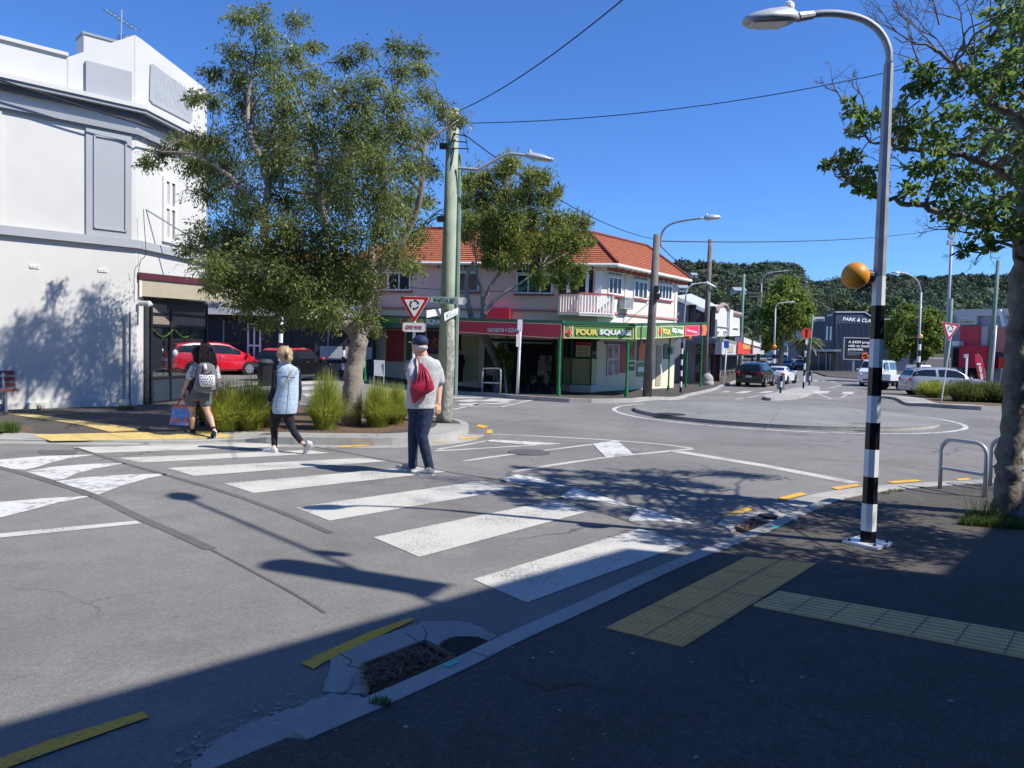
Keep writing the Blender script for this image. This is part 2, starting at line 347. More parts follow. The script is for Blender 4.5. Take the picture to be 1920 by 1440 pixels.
class MB:
    def __init__(s): s.v = []; s.f = []
    def add(s, vs, fs):
        k = len(s.v); s.v += [V(p) for p in vs]; s.f += [[i + k for i in f] for f in fs]; return s
    def obox(s, o, a, b, c):
        o, a, b, c = V(o), V(a), V(b), V(c)
        vs = [o, o + a, o + a + b, o + b, o + c, o + a + c, o + a + b + c, o + b + c]
        fs = [[0, 3, 2, 1], [4, 5, 6, 7], [0, 1, 5, 4], [1, 2, 6, 5], [2, 3, 7, 6], [3, 0, 4, 7]]
        if a.cross(b).dot(c) < 0: fs = [f[::-1] for f in fs]
        return s.add(vs, fs)
    def box(s, c, d, rz=0.0):
        R = Matrix.Rotation(rz, 3, 'Z'); a, b, e = R @ V((d[0], 0, 0)), R @ V((0, d[1], 0)), V((0, 0, d[2]))
        return s.obox(V(c) - (a + b + e) / 2, a, b, e)
    def quad(s, *p): return s.add(p, [list(range(len(p)))])
    def prism(s, poly, ext):
        n = len(poly); ext = V(ext); poly = [V(p) for p in poly]
        nrm = V((0, 0, 0))
        for i in range(n): nrm += poly[i].cross(poly[(i + 1) % n])
        if nrm.dot(ext) > 0: poly = poly[::-1]
        return s.add(poly + [p + ext for p in poly], [list(range(n)), list(range(2 * n - 1, n - 1, -1))] + [[i, i + n, (i + 1) % n + n, (i + 1) % n] for i in range(n)])
    def tube(s, pts, r, n=8, cap=True):
        pts = [V(p) for p in pts]; k = len(pts)
        if not isinstance(r, (list, tuple)): r = [r] * k
        base = len(s.v); prev = None
        for i, p in enumerate(pts):
            t = (pts[min(i + 1, k - 1)] - pts[max(i - 1, 0)])
            t = t.normalized() if t.length > 1e-9 else V((0, 0, 1))
            if prev is None:
                a = V((1, 0, 0)) if abs(t.x) < .8 else V((0, 1, 0)); x = (a - t * a.dot(t)).normalized()
            else: x = (prev - t * prev.dot(t)).normalized()
            prev = x; y = t.cross(x)
            for j in range(n):
                an = 2 * math.pi * j / n; s.v.append(p + (x * math.cos(an) + y * math.sin(an)) * r[i])
        for i in range(k - 1):
            for j in range(n):
                a = base + i * n + j; b = base + i * n + (j + 1) % n
                s.f.append([a, b, b + n, a + n])
        if cap: s.f.append([base + j for j in range(n)][::-1]); s.f.append([base + (k - 1) * n + j for j in range(n)])
        return s
    def lathe(s, prof, c, n=20, axis=None):
        c = V(c); base = len(s.v); A = V((0, 0, 1)) if axis is None else V(axis).normalized()
        x = (V((1, 0, 0)) if abs(A.x) < .8 else V((0, 1, 0))); x = (x - A * x.dot(A)).normalized(); y = A.cross(x)
        for r, z in prof:
            for j in range(n):
                an = 2 * math.pi * j / n; s.v.append(c + A * z + (x * math.cos(an) + y * math.sin(an)) * r)
        for i in range(len(prof) - 1):
            for j in range(n):
                a = base + i * n + j; b = base + i * n + (j + 1) % n; s.f.append([a, b, b + n, a + n])
        s.f.append([base + j for j in range(n)][::-1]); s.f.append([base + (len(prof) - 1) * n + j for j in range(n)])
        return s
    def ell(s, c, rx, ry=None, rz=None, n=16, m=10, R=None):
        ry = rx if ry is None else ry; rz = rx if rz is None else rz
        base = len(s.v); c = V(c)
        for i in range(m + 1):
            ph = math.pi * i / m
            for j in range(n):
                an = 2 * math.pi * j / n
                p = V((rx * math.sin(ph) * math.cos(an), ry * math.sin(ph) * math.sin(an), -rz * math.cos(ph)))
                s.v.append(c + (R @ p if R else p))
        for i in range(m):
            for j in range(n):
                a = base + i * n + j; b = base + i * n + (j + 1) % n; s.f.append([a, b, b + n, a + n])
        return s
    def cap(s, a, b, ra, rb=None, n=10):
        """capsule a-b"""
        rb = ra if rb is None else rb; a, b = V(a), V(b); d = (b - a); t = d.normalized() if d.length > 1e-6 else V((0, 0, 1))
        pts = []; r = []
        for k in (80, 50, 20): pts.append(a - t * ra * math.sin(rad(k))); r.append(ra * math.cos(rad(k)))
        pts.append(a); r.append(ra); pts.append(b); r.append(rb)
        for k in (20, 50, 80): pts.append(b + t * rb * math.sin(rad(k))); r.append(rb * math.cos(rad(k)))
        return s.tube(pts, r, n)
    def loft(s, secs, cap=True):
        base = len(s.v); n = len(secs[0])
        for q in secs: s.v += [V(p) for p in q]
        for i in range(len(secs) - 1):
            for j in range(n):
                a = base + i * n + j; b = base + i * n + (j + 1) % n; s.f.append([a, b, b + n, a + n])
        if cap: s.f.append([base + j for j in range(n)][::-1]); s.f.append([base + (len(secs) - 1) * n + j for j in range(n)])
        return s
    def build(s, name, m, parent=None, smooth=False, local=False, origin=None, bevel=0):
        o = meshobj(name, s.v, s.f, m, parent, smooth, local, origin)
        if bevel:
            md = o.modifiers.new('bevel', 'BEVEL'); md.width = bevel; md.segments = 2; md.limit_method = 'ANGLE'
        return o

def struct(o): o['kind'] = 'structure'; return o

class Wall:
    """a vertical plane through ground points A-B; n points to the camera side"""
    def __init__(s, A, B, flip=False):
        s.A = V((A[0], A[1], 0)); d = V((B[0] - A[0], B[1] - A[1], 0)); s.L = d.length; s.t = d.normalized()
        n = V((s.t.y, -s.t.x, 0)); 
        if n.dot(-s.A) < 0: n = -n
        s.n = -n if flip else n
    def sz(s, u, v, d=0):
        r = ray(u, v); A = s.A + s.n * d; k = s.n.dot(A - EYE) / s.n.dot(r); p = EYE + r * k
        return (p - A).dot(s.t), p.z
    def pt(s, a, z, d=0): return s.A + s.t * a + V((0, 0, z)) + s.n * d
    def px(s, u, v, d=0): a, z = s.sz(u, v, d); return s.pt(a, z, d)
    def box(s, mb, a0, a1, z0, z1, d0, d1): return mb.obox(s.pt(a0, z0, d0), s.t * (a1 - a0), s.n * (d1 - d0), V((0, 0, z1 - z0)))
    def rect(s, u0, v0, u1, v1, d=0):
        um, vm = (u0 + u1) / 2, (v0 + v1) / 2
        return s.sz(u0, vm, d)[0], s.sz(u1, vm, d)[0], s.sz(um, v1, d)[1], s.sz(um, v0, d)[1]
    def pbox(s, mb, u0, v0, u1, v1, d0, d1):
        a0, a1, z0, z1 = s.rect(u0, v0, u1, v1, d1); return s.box(mb, a0, a1, z0, z1, d0, d1)
    def poly(s, mb, uvs, d0, d1): return mb.prism([s.px(u, v, d1) for u, v in uvs], s.n * (d0 - d1))

def lettering(txt, p0, ex, up, h, m, parent, w=None, depth=.012, bold=0.02, name='lettering', align='L', shear=0):
    """flat raised letters; p0 = lower left of the text box"""
    c = bpy.data.curves.new('txt', 'FONT'); c.body = txt; c.offset = bold; c.resolution_u = 3; c.shear = shear; c.extrude = .01
    t = bpy.data.objects.new('txt', c); COL.objects.link(t)
    dg = bpy.context.evaluated_depsgraph_get(); me = bpy.data.meshes.new_from_object(t.evaluated_get(dg))
    bpy.data.objects.remove(t); bpy.data.curves.remove(c)
    co = np.empty(len(me.vertices) * 3); me.vertices.foreach_get('co', co); co = co.reshape(-1, 3)
    mn, mx = co.min(0), co.max(0); sz = mx - mn; sh = h / max(sz[1], 1e-6); sw = sh if w is None else w / max(sz[0], 1e-6)
    ex, up = V(ex).normalized(), V(up).normalized(); nn = ex.cross(up)
    p0 = V(p0)
    if align == 'C': p0 = p0 - ex * (sz[0] * sw / 2)
    off = wloc(parent) if parent is not None else V((0, 0, 0))
    B = np.array([ex, up, nn]); q = np.stack([(co[:, 0] - mn[0]) * sw, (co[:, 1] - mn[1]) * sh, (co[:, 2] - mn[2]) / max(sz[2], 1e-9) * depth], 1) @ B + np.array(p0 - off)
    me.vertices.foreach_set('co', q.ravel()); me.name = name; me.materials.clear(); me.materials.append(M[m]); me.update()
    o = bpy.data.objects.new(name, me); COL.objects.link(o)
    if parent is not None: o.parent = parent
    return o
def wtext(W, txt, u0, v0, u1, v1, d, m, parent, bold=.02, name='lettering', shear=0):
    """text filling a pixel rectangle of a wall, d in front of it"""
    a0, a1, z0, z1 = W.rect(u0, v0, u1, v1, d)
    ex = W.t if a1 > a0 else -W.t
    return lettering(txt, W.pt(a0, z0, d), ex, (0, 0, 1), z1 - z0, m, parent, abs(a1 - a0), .012, bold, name, shear=shear)

def copy_tree(o, parent=None):
    c = o.copy(); COL.objects.link(c)
    if parent is not None: c.parent = parent
    for ch in [x for x in bpy.data.objects if x.parent == o]: copy_tree(ch, c)
    return c

# ---------------------------------------------------------------- foliage
def leafcloud(clumps, n_of, L, Wd, seed=1, droop=.3, shell=.55, sprays=0, facing=None):
    """rhombic leaves spread through soft ellipsoidal clumps (centre, rx, ry, rz), with trailing sprays"""
    g = np.random.default_rng(seed); Vs = []
    def leaves(p, a, k, nr=None):
        n = len(p); b = np.cross(a, nr if nr is not None else g.normal(size=(n, 3)) + np.array([0, 0, .9])); b /= np.linalg.norm(b, axis=1)[:, None] + 1e-9
        s = k * (.55 + .8 * g.random(n) ** 1.5)[:, None]; m = .38 + .15 * g.random((n, 1)); up = np.cross(b, a) * L * s * .08
        Vs.append(np.stack([p, p + a * L * s * m + b * Wd * s * .5 + up, p + a * L * s - up * .8, p + a * L * s * m - b * Wd * s * .5 + up], 1).reshape(-1, 3))
    for c, rx, ry, rz in clumps:
        n = int(n_of(rx, ry, rz)); c = np.array(c); rr = np.array([rx, ry, rz])
        d = g.normal(size=(n, 3)); d /= np.linalg.norm(d, axis=1)[:, None]
        r = (g.random(n) ** shell * (.65 + .6 * g.random(n)))[:, None]
        lump = 1 + .28 * np.sin(d[:, :1] * 5 + c[0] * 3) * np.sin(d[:, 1:2] * 6 + c[1] * 2) + .15 * g.normal(size=(n, 1))
        p = c + d * r * lump * rr
        a = g.normal(size=(n, 3)) * .8 + d * .5; a[:, 2] -= droop * 2; a /= np.linalg.norm(a, axis=1)[:, None]
        if facing is None: leaves(p, a, 1.0)
        else:
            nr = d + g.normal(size=(n, 3)) * facing; nr /= np.linalg.norm(nr, axis=1)[:, None]; a = a - nr * (a * nr).sum(1)[:, None]; a /= np.linalg.norm(a, axis=1)[:, None] + 1e-9
            leaves(p, a, 1.0, nr)
        for _ in range(sprays):
            d = g.normal(size=3); d[2] = abs(d[2]) * .4 if droop > .2 else abs(d[2]); d /= np.linalg.norm(d); k = 16; t = np.linspace(.1, 1, k)[:, None]
            st = c + d * rr * .75 * g.random(); ln = rx * (.7 + .7 * g.random())
            p = st + d * ln * t + np.array([0, 0, -1.0]) * ln * (droop * 1.5) * t ** 2 + g.normal(size=(k, 3)) * L * .25
            a = d + np.array([0, 0, -2.4 * droop]) * t + g.normal(size=(k, 3)) * .55; a /= np.linalg.norm(a, axis=1)[:, None]; leaves(p, a, .95)
    v = np.concatenate(Vs); f = np.arange(len(v)).reshape(-1, 4)
    return v, f

def wobble(pts, amt, sub=4, seed=0):
    """smooth a polyline and shake it slightly"""
    g = random.Random(seed); pts = [V(p) for p in pts]; out = []
    for i in range(len(pts) - 1):
        p0, p1, p2, p3 = pts[max(i - 1, 0)], pts[i], pts[i + 1], pts[min(i + 2, len(pts) - 1)]
        for k in range(sub):
            t = k / sub
            q = .5 * ((2 * p1) + (p2 - p0) * t + (2 * p0 - 5 * p1 + 4 * p2 - p3) * t * t + (3 * p1 - p0 - 3 * p2 + p3) * t ** 3)
            if i + k > 0: q += V((g.gauss(0, amt), g.gauss(0, amt), g.gauss(0, amt)))
            out.append(q)
    out.append(pts[-1]); return out
def lerpr(r0, r1, n, e=1.0): return [r0 + (r1 - r0) * (i / (n - 1)) ** e for i in range(n)]
# ================================================================ camera, sky, sun
cam_d = bpy.data.cameras.new('camera'); cam = bpy.data.objects.new('camera', cam_d); COL.objects.link(cam)
cam_d.sensor_width = 36; cam_d.lens = 27.0; cam_d.clip_end = 6000; cam_d.clip_start = .05
cam.matrix_world = Matrix(((_r.x, _u.x, -_f.x, EYE.x), (_r.y, _u.y, -_f.y, EYE.y), (_r.z, _u.z, -_f.z, EYE.z), (0, 0, 0, 1)))
scene.camera = cam
SUN_EL = rad(47); SUN_AZ = math.atan2(.95, -.30)
SUN = V((math.cos(SUN_EL) * math.sin(SUN_AZ), math.cos(SUN_EL) * math.cos(SUN_AZ), math.sin(SUN_EL)))
w = bpy.data.worlds.new('World'); scene.world = w; w.use_nodes = True
nt = w.node_tree; bg = nt.nodes['Background']; sk = nt.nodes.new('ShaderNodeTexSky'); sk.sky_type = 'NISHITA'
sk.sun_disc = False; sk.sun_elevation = SUN_EL; sk.sun_rotation = SUN_AZ; sk.air_density = 1.0; sk.dust_density = 0; sk.ozone_density = 4.0; sk.altitude = 300
hs = nt.nodes.new('ShaderNodeMixRGB'); hs.blend_type = 'MULTIPLY'; hs.inputs['Fac'].default_value = 1; hs.inputs['Color2'].default_value = (.62, .99, 1.56, 1)
nt.links.new(sk.outputs['Color'], hs.inputs['Color1']); nt.links.new(hs.outputs['Color'], bg.inputs['Color']); bg.inputs['Strength'].default_value = .084
sl = bpy.data.lights.new('sun', 'SUN'); sl.energy = 4.9; sl.angle = rad(.53); sl.color = (1, .95, .875)
so = bpy.data.objects.new('sun', sl); COL.objects.link(so); so.rotation_euler = SUN.to_track_quat('Z', 'Y').to_euler(); so.location = (30, -20, 60)
scene.view_settings.view_transform = 'Standard'; scene.view_settings.look = 'None'; scene.view_settings.gamma = 1; scene.view_settings.exposure = 0.48
scene.view_settings.use_curve_mapping = False
scene.cycles.max_bounces = 6; scene.cycles.use_denoising = True
scene.cycles.transparent_max_bounces = 8

# ================================================================ ground sheet
xs = list(np.concatenate([[-3000, -1200, -500, -220, -120], np.arange(-80, 131, 3), [180, 260, 500, 1200, 3000]]))
ys = list(np.concatenate([[-1500, -400, -120, -50], np.arange(-20, 22, 6), np.arange(22, 40, 1.2), np.arange(40, 108, 5), np.arange(108, 186, 3), [200, 240, 300, 420, 600, 1000, 3500]]))
vs = [V((x, y, H(x, y))) for y in ys for x in xs]; nx = len(xs)
fs = [[j * nx + i, j * nx + i + 1, (j + 1) * nx + i + 1, (j + 1) * nx + i] for j in range(len(ys) - 1) for i in range(nx - 1)]
road = struct(meshobj('road', vs, fs, 'asphalt', None, True, origin=(0, 0, 0)))

def sheet(name, pts, off, m, skirt=0.0, parent=None, step=1.5):
    bm = bmesh.new(); vv = [bm.verts.new((p[0], p[1], 0)) for p in pts]; bm.faces.new(vv)
    bm.normal_update()
    for f in bm.faces:
        if f.normal.z < 0: f.normal_flip()
    x0, x1 = min(p[0] for p in pts), max(p[0] for p in pts); y0, y1 = min(p[1] for p in pts), max(p[1] for p in pts)
    if y1 > 23:
        st = step
        y = max(y0, 22) + st * .37
        while y < min(y1, 185):
            bmesh.ops.bisect_plane(bm, geom=bm.verts[:] + bm.edges[:] + bm.faces[:], plane_co=(0, y, 0), plane_no=(0, 1, 0)); y += st if y < 45 else st * 2.5
        x = max(x0, -10) + st * .41
        while x < min(x1, 2):
            bmesh.ops.bisect_plane(bm, geom=bm.verts[:] + bm.edges[:] + bm.faces[:], plane_co=(x, 0, 0), plane_no=(1, 0, 0)); x += st
    if callable(off) and x0 < -3.5 and y0 < 13.4:
        for y in np.arange(11.3, 13.8, .28): bmesh.ops.bisect_plane(bm, geom=bm.verts[:] + bm.edges[:] + bm.faces[:], plane_co=(0, y, 0), plane_no=(0, 1, 0))
        for x in np.arange(-8.7, -3.5, .26): bmesh.ops.bisect_plane(bm, geom=bm.verts[:] + bm.edges[:] + bm.faces[:], plane_co=(x, 0, 0), plane_no=(1, 0, 0))
    bmesh.ops.triangulate(bm, faces=bm.faces[:])
    for v in bm.verts: v.co.z = H(v.co.x, v.co.y) + ov(off, v.co.x, v.co.y)
    if skirt:
        be = [e for e in bm.edges if e.is_boundary]
        r = bmesh.ops.extrude_edge_only(bm, edges=be)
        for v in [g for g in r['geom'] if isinstance(g, bmesh.types.BMVert)]: v.co.z -= skirt
    bmesh.ops.recalc_face_normals(bm, faces=bm.faces[:])
    vs = [v.co.copy() for v in bm.verts]; bm.verts.index_update(); fs = [[v.index for v in f.verts] for f in bm.faces]; bm.free()
    # make sure the top faces up
    if fs:
        top = [f for f in fs if abs((vs[f[1]] - vs[f[0]]).cross(vs[f[2]] - vs[f[0]]).normalized().z) > .7]
        if top and (vs[top[0][1]] - vs[top[0][0]]).cross(vs[top[0][2]] - vs[top[0][0]]).z < 0: fs = [f[::-1] for f in fs]
    return meshobj(name, vs, fs, m, parent, False, origin=(0, 0, 0) if parent is None else None)

def resample(pts, step):
    out = [V(pts[0])]
    for a, b in zip(pts[:-1], pts[1:]):
        a, b = V(a), V(b); n = max(1, int((b - a).length / step))
        out += [a + (b - a) * (k / n) for k in range(1, n + 1)]
    return out
def smoothpath(pts, it=2):
    for _ in range(it):
        q = [pts[0]]
        for a, b in zip(pts[:-1], pts[1:]): q += [a * .75 + b * .25, a * .25 + b * .75]
        pts = q + [pts[-1]]
    return pts
def offs(path, d):
    out = []
    for i, p in enumerate(path):
        t = (path[min(i + 1, len(path) - 1)] - path[max(i - 1, 0)]); t.z = 0; t.normalize()
        out.append(p + V((-t.y, t.x, 0)) * d)
    return out
def ragged(px, amp=2.2, step=9, seed=1):
    g = random.Random(seed); out = []
    for i, a in enumerate(px):
        b = px[(i + 1) % len(px)]; L = math.hypot(b[0] - a[0], b[1] - a[1]); n = max(1, int(L / step))
        for k in range(n):
            t = k / n; out.append((a[0] + (b[0] - a[0]) * t + g.gauss(0, amp), a[1] + (b[1] - a[1]) * t + g.gauss(0, amp * .6)))
    return out
def strip(name, path, d0, d1, off, m, depth=0.0, parent=None, step=.8):
    """a ribbon between offsets d0 and d1 of a ground path, draped at height off"""
    path = [V((p[0], p[1], 0)) for p in path]; path = resample(path, step); A, B = offs(path, d0), offs(path, d1)
    mb = MB(); n = len(path)
    for p in A + B: mb.v.append(V((p.x, p.y, H(p.x, p.y) + ov(off, p.x, p.y))))
    up = (A[1] - A[0]).cross(B[0] - A[0]).z > 0
    for i in range(n - 1): mb.f.append([i, i + 1, n + i + 1, n + i] if up else [i, n + i, n + i + 1, i + 1])
    if depth:
        for p in A + B: mb.v.append(V((p.x, p.y, H(p.x, p.y) + ov(off, p.x, p.y) - depth)))
        for i in range(n - 1):
            f1 = [i + 1, i, 2 * n + i, 2 * n + i + 1]; f2 = [n + i, n + i + 1, 3 * n + i + 1, 3 * n + i]
            mb.f += [f1, f2] if up else [f1[::-1], f2[::-1]]
        e1 = [0, n, 3 * n, 2 * n]; e2 = [n - 1, 2 * n - 1, 4 * n - 1, 3 * n - 1]
        mb.f += [e1, e2[::-1]]
    return mb.build(name, m, parent, origin=(0, 0, 0) if parent is None else None)
def pxs(l, off=0.0): return [G(u, v, off) for u, v in l]

# ---- near footpath (photographer's side)
NO = .05
near_kerb = smoothpath(pxs([(545, 1368), (690, 1308), (845, 1240), (935, 1195), (1080, 1133), (1200, 1078), (1290, 1040), (1340, 1022), (1378, 1006), (1407, 996), (1440, 982), (1480, 964), (1550, 934), (1620, 920), (1690, 912), (1760, 907), (1850, 902), (1920, 898)], NO), 2)
near_kerb += [V((12, 11.6, 0)), V((20, 12.6, 0)), V((60, 16, 0))]
nk_in = offs(near_kerb, -.13)
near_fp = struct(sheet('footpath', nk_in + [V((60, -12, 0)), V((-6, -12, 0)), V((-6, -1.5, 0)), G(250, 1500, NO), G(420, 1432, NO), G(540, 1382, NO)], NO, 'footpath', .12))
struct(strip('kerb', near_kerb, 0, -.125, NO + .006, 'kerb', .13))
struct(strip('kerb', near_kerb[40:-1], .35, .0, .0025, 'concrete'))
# broken concrete channel left of the drain
sheet('concrete_apron', pxs(ragged([(340, 1460), (362, 1425), (410, 1388), (470, 1354), (520, 1338), (560, 1324), (605, 1303), (684, 1303), (705, 1312), (660, 1345), (580, 1385), (520, 1410), (440, 1450)], 4, 8, 4), .01), .012, 'concrete', 0, road)
g = random.Random(8); mb = MB()
for k in range(150):
    u = g.uniform(330, 640); v = 1440 - (u - 340) * .47 - abs(g.gauss(0, 22)) - 6; p = G(u, v, .0035 + k * .00008); r_ = g.uniform(.003, .012)
    mb.quad(*[p + V((math.cos(a) * r_ * g.uniform(.6, 1.5), math.sin(a) * r_ * g.uniform(.5, 1.2), 0)) for a in np.arange(5) * 1.2566])
o = mb.build('broken_chips', 'concrete', road); o['kind'] = 'stuff'
# ---- left corner footpath with the planted kerb build-out
lk = [V((-40, 13.3, 0)), V((-20, 13.5, 0))] + smoothpath(pxs([(-60, 822), (0, 823), (160, 827), (330, 829), (440, 824), (520, 820), (640, 821), (720, 822), (780, 820), (830, 816), (860, 811), (876, 804), (880, 797), (874, 791), (858, 786), (830, 783)], LO), 1)
lback = pxs([(800, 778), (720, 770), (640, 764), (560, 757), (490, 748), (440, 738), (420, 726), (410, 712)], LO)
left_fp = struct(sheet('footpath', offs(lk, .15) + lback + [V((-14.5, 36, 0)), V((-40, 36, 0))], LO, 'footpath', 0))
lkk = lk + lback
struct(strip('kerb', lkk, .0, .15, LO + .006, 'kerb', .17, None, .25))
struct(strip('kerb', lk[3:-8], -.32, -.0, .0025, 'concrete'))
struct(strip('kerb', lk[4:-6], .151, .62, LO + .008, 'concrete', 0, None, .25))
# ---- shop side footpath round the grocery corner
gk = pxs([(300, 688), (430, 690), (560, 693), (640, 700), (700, 716), (780, 724), (847, 732), (930, 739), (1047, 747), (1130, 749), (1213, 747), (1280, 741), (1325, 732), (1348, 726), (1352, 722), (1372, 717)], LO)
gk = [gk[0]] + smoothpath(gk, 1)[2:]
e = gk[-1]; far_l = [V((e.x + .355 * d, e.y + .94 * d, 0)) for d in (8, 16, 30, 50, 70, 95)]
groc_fp = struct(sheet('footpath', gk + far_l + [V((30, 140, 0)), V((-30, 140, 0)), V((-45, 60, 0)), V((-40, 40, 0))], LO, 'footpath', 0))
struct(strip('kerb', gk + far_l, 0, .15, LO + .006, 'kerb', .17))
# ---- right side footpath and planted island
rk = smoothpath(pxs([(1640, 742), (1676, 744), (1690, 750), (1740, 757), (1820, 762), (1900, 763), (1990, 764)], LO), 1) + [V((40, 27, 0)), V((80, 30, 0))]
isl = struct(sheet('planted_island', rk + [V((80, 36, 0)), V((40, 33.5, 0))] + pxs([(1920, 752), (1800, 748), (1700, 741), (1660, 738)], LO), LO, 'soil', 0))
struct(strip('kerb', rk, 0, .16, LO + .006, 'kerb', .17))
struct(strip('kerb', rk[:10], .17, 1.3, LO + .010, 'concrete'))
rf = pxs([(1548, 704), (1600, 708), (1660, 711), (1720, 714), (1800, 717)], LO) + [V((60, 62, 0)), V((120, 66, 0))]
struct(sheet('footpath', rf + [V((120, 160, 0)), V((58, 160, 0))], LO, 'footpath', 0))
struct(strip('kerb', rf, 0, .15, LO + .006, 'kerb', .17))
# ---- traffic island in the far road
ti = smoothpath(pxs([(1432, 744), (1436, 740), (1478, 731), (1500, 725), (1530, 724), (1538, 727), (1535, 731), (1500, 744), (1470, 746), (1440, 747), (1432, 744)], LO), 2)
struct(sheet('traffic_island', ti[:-1], LO + .02, 'kerb', .2))
# ---- roundabout
a, b = G(1465, 803), G(1465, 762)
lft, rgt = G(1212, 776), G(1728, 788)
RC = V(((lft.x + rgt.x) / 2, (a.y + b.y) / 2, 0)); RR = (b - a).length / 2
def ring(r, n=72): return [RC + V((math.cos(2 * math.pi * k / n) * r, math.sin(2 * math.pi * k / n) * r, 0)) for k in range(n + 1)]
rb = struct(sheet('roundabout', ring(RR)[:-1], .085, 'roundabout', .12))
strip('edge_band', ring(RR), -.001, .18, .06, 'kerb', .07, rb)
strip('ring_line', ring(RR + .55), -.06, .06, .005, 'worn_paint', 0, road)
mb = MB(); mb.lathe([(.36, 0), (.36, .012)], G(1258, 777, .084), 24); mb.build('manhole_cover', 'iron', rb)
mb = MB()
for uv in ((1465, 762, 1440, 800),): 
    p, q = G(uv[0], uv[1] + 2, .088), G(uv[2], uv[3] - 1, .088); d = (q - p).normalized(); n = V((-d.y, d.x, 0)) * .007; mb.quad(p - n, q - n, q + n, p + n)
mb.build('joint', 'tar', rb)

# ---- painted markings (parts of the road)
def pquad(name, px, m='white_paint', off=.004): return sheet(name, pxs(px), off, m, 0, road, 1.5)
for q in ([(137, 839), (494, 831), (533, 838), (176, 850)], [(223, 859), (575, 844), (619, 850), (262, 868)],
          [(313, 878), (680, 859), (725, 865), (365, 893)], [(420, 907), (787, 875), (836, 885), (476, 925)],
          [(553, 952), (904, 902), (966, 917), (618, 977)], [(700, 1008), (1042, 938), (1101, 960), (786, 1045)],
          [(887, 1087), (1199, 992), (1292, 1019), (988, 1131)]): pquad('zebra_stripe', q)
S = lambda l, sc, ox, oy: [(x / sc + ox, y / sc + oy) for x, y in l]
for q in ([(0, 192), (250, 172), (560, 163), (420, 182), (300, 208), (210, 238), (140, 252), (50, 246), (0, 230)], [(150, 262), (300, 235), (530, 217), (745, 212), (560, 243), (440, 275), (370, 305), (315, 312)],
          [(310, 320), (500, 295), (760, 278), (1000, 274), (860, 300), (740, 335), (650, 365), (570, 396), (480, 365)], [(-150, 470), (0, 440), (250, 418), (550, 402), (330, 445), (150, 492), (0, 530), (-150, 560)]):
    pquad('ramp_arrow', S(q, 3.097, 0, 800), 'worn_paint')
for q in ([(190, 118), (300, 82), (390, 98), (480, 122), (585, 150), (480, 138), (380, 122)], [(515, 205), (590, 150), (700, 182), (820, 222), (925, 252), (830, 242), (740, 222), (640, 208)],
          [(868, 322), (920, 254), (1000, 268), (1110, 300), (1245, 346), (1110, 328), (990, 320)]):
    pquad('ramp_arrow', S(q, 2.743, 860, 860), 'worn_paint')
pquad('lane_line', [(-60, 1012), (0, 1001), (255, 977), (266, 982), (0, 1009), (-60, 1020)])
def pline(px, wd, m='white_paint', name='lane_line', sm=1):
    p = pxs(px); p = smoothpath(p, sm) if len(p) > 2 and sm else p
    return strip(name, p, -wd / 2, wd / 2, .004, m, 0, road)
pline([(921, 814), (1030, 819), (1152, 826), (1240, 833), (1299, 841)], .11)
pline([(1299, 842), (1215, 850), (1137, 858), (1050, 870), (960, 885)], .12)
pline([(868, 865), (930, 856), (986, 849), (1060, 840), (1113, 833)], .10)
pquad('traffic_chevron', [(1111, 833), (1157, 826), (1190, 854), (1137, 859)], 'worn_paint', .008)
pquad('traffic_chevron', [(909, 828), (923, 825), (1050, 832), (995, 835)], 'worn_paint', .008)
pline([(820, 843), (880, 833), (912, 827)], .1, sm=0); pline([(815, 846), (920, 840), (1050, 832)], .1, sm=0)
pline([(1264, 846), (1430, 873), (1604, 906)], .24, name='limit_line', sm=0)
# far side markings left of the grocery
for q in ([(900, 752), (925, 747), (968, 749), (945, 754)], [(860, 757), (945, 754), (960, 756), (862, 761)], [(850, 744), (905, 745), (905, 747), (850, 747)], [(850, 752), (880, 749), (915, 750), (880, 754)]): pquad('zebra_stripe', q)
pline([(850, 762), (940, 763), (1012, 748)], .11, sm=0); pline([(850, 768), (900, 757), (1000, 750)], .11, sm=0)
for q in ([(560, 716), (605, 714), (612, 719), (566, 721)], [(562, 726), (612, 723), (620, 729), (568, 732)], [(566, 738), (622, 734), (630, 740), (574, 744)], [(424, 723), (500, 717), (506, 720), (430, 726)]): pquad('zebra_stripe', q)
pline([(405, 735), (470, 728), (520, 724)], .12, sm=0)
# far road by the traffic island
for q in ([(95, 1005), (232, 1005), (340, 980), (222, 980)], [(385, 1005), (510, 1005), (602, 980), (492, 980)], [(-60, 995), (20, 995), (78, 982), (0, 982)], [(1065, 1010), (1225, 1010), (1265, 980), (1130, 980)],
          [(1385, 1018), (1525, 1018), (1550, 990), (1420, 990)], [(1705, 1028), (1790, 1028), (1790, 1000), (1735, 1000)]): pquad('zebra_stripe', S(q, 6.4, 1360, 580))
for q, wd in (([(120, 1080), (520, 1020)], .12), ([(290, 1062), (560, 1075), (860, 1062)], .16), ([(860, 1064), (1280, 1080), (1110, 1012)], .12), ([(1390, 1060), (1470, 1022), (1640, 1045)], .12),
              ([(1280, 1066), (1500, 1060), (1740, 1056)], .14), ([(-200, 1060), (120, 1066), (280, 1060)], .12), ([(1160, 945), (1250, 946), (1330, 928), (1400, 910), (1360, 895), (1250, 880)], .14)):
    pline(S(q, 6.4, 1360, 580), wd, sm=1 if len(q) > 4 else 0)
for q in ([(800, 842), (870, 842), (890, 852), (820, 852)], [(1050, 852), (1110, 852), (1125, 862), (1065, 862)], [(1150, 856), (1210, 856), (1225, 866), (1165, 866)], [(1255, 862), (1315, 862), (1330, 871), (1270, 871)], [(1520, 850), (1540, 850), (1600, 870), (1600, 882)]): pquad('lane_line', S(q, 6.4, 1360, 580))
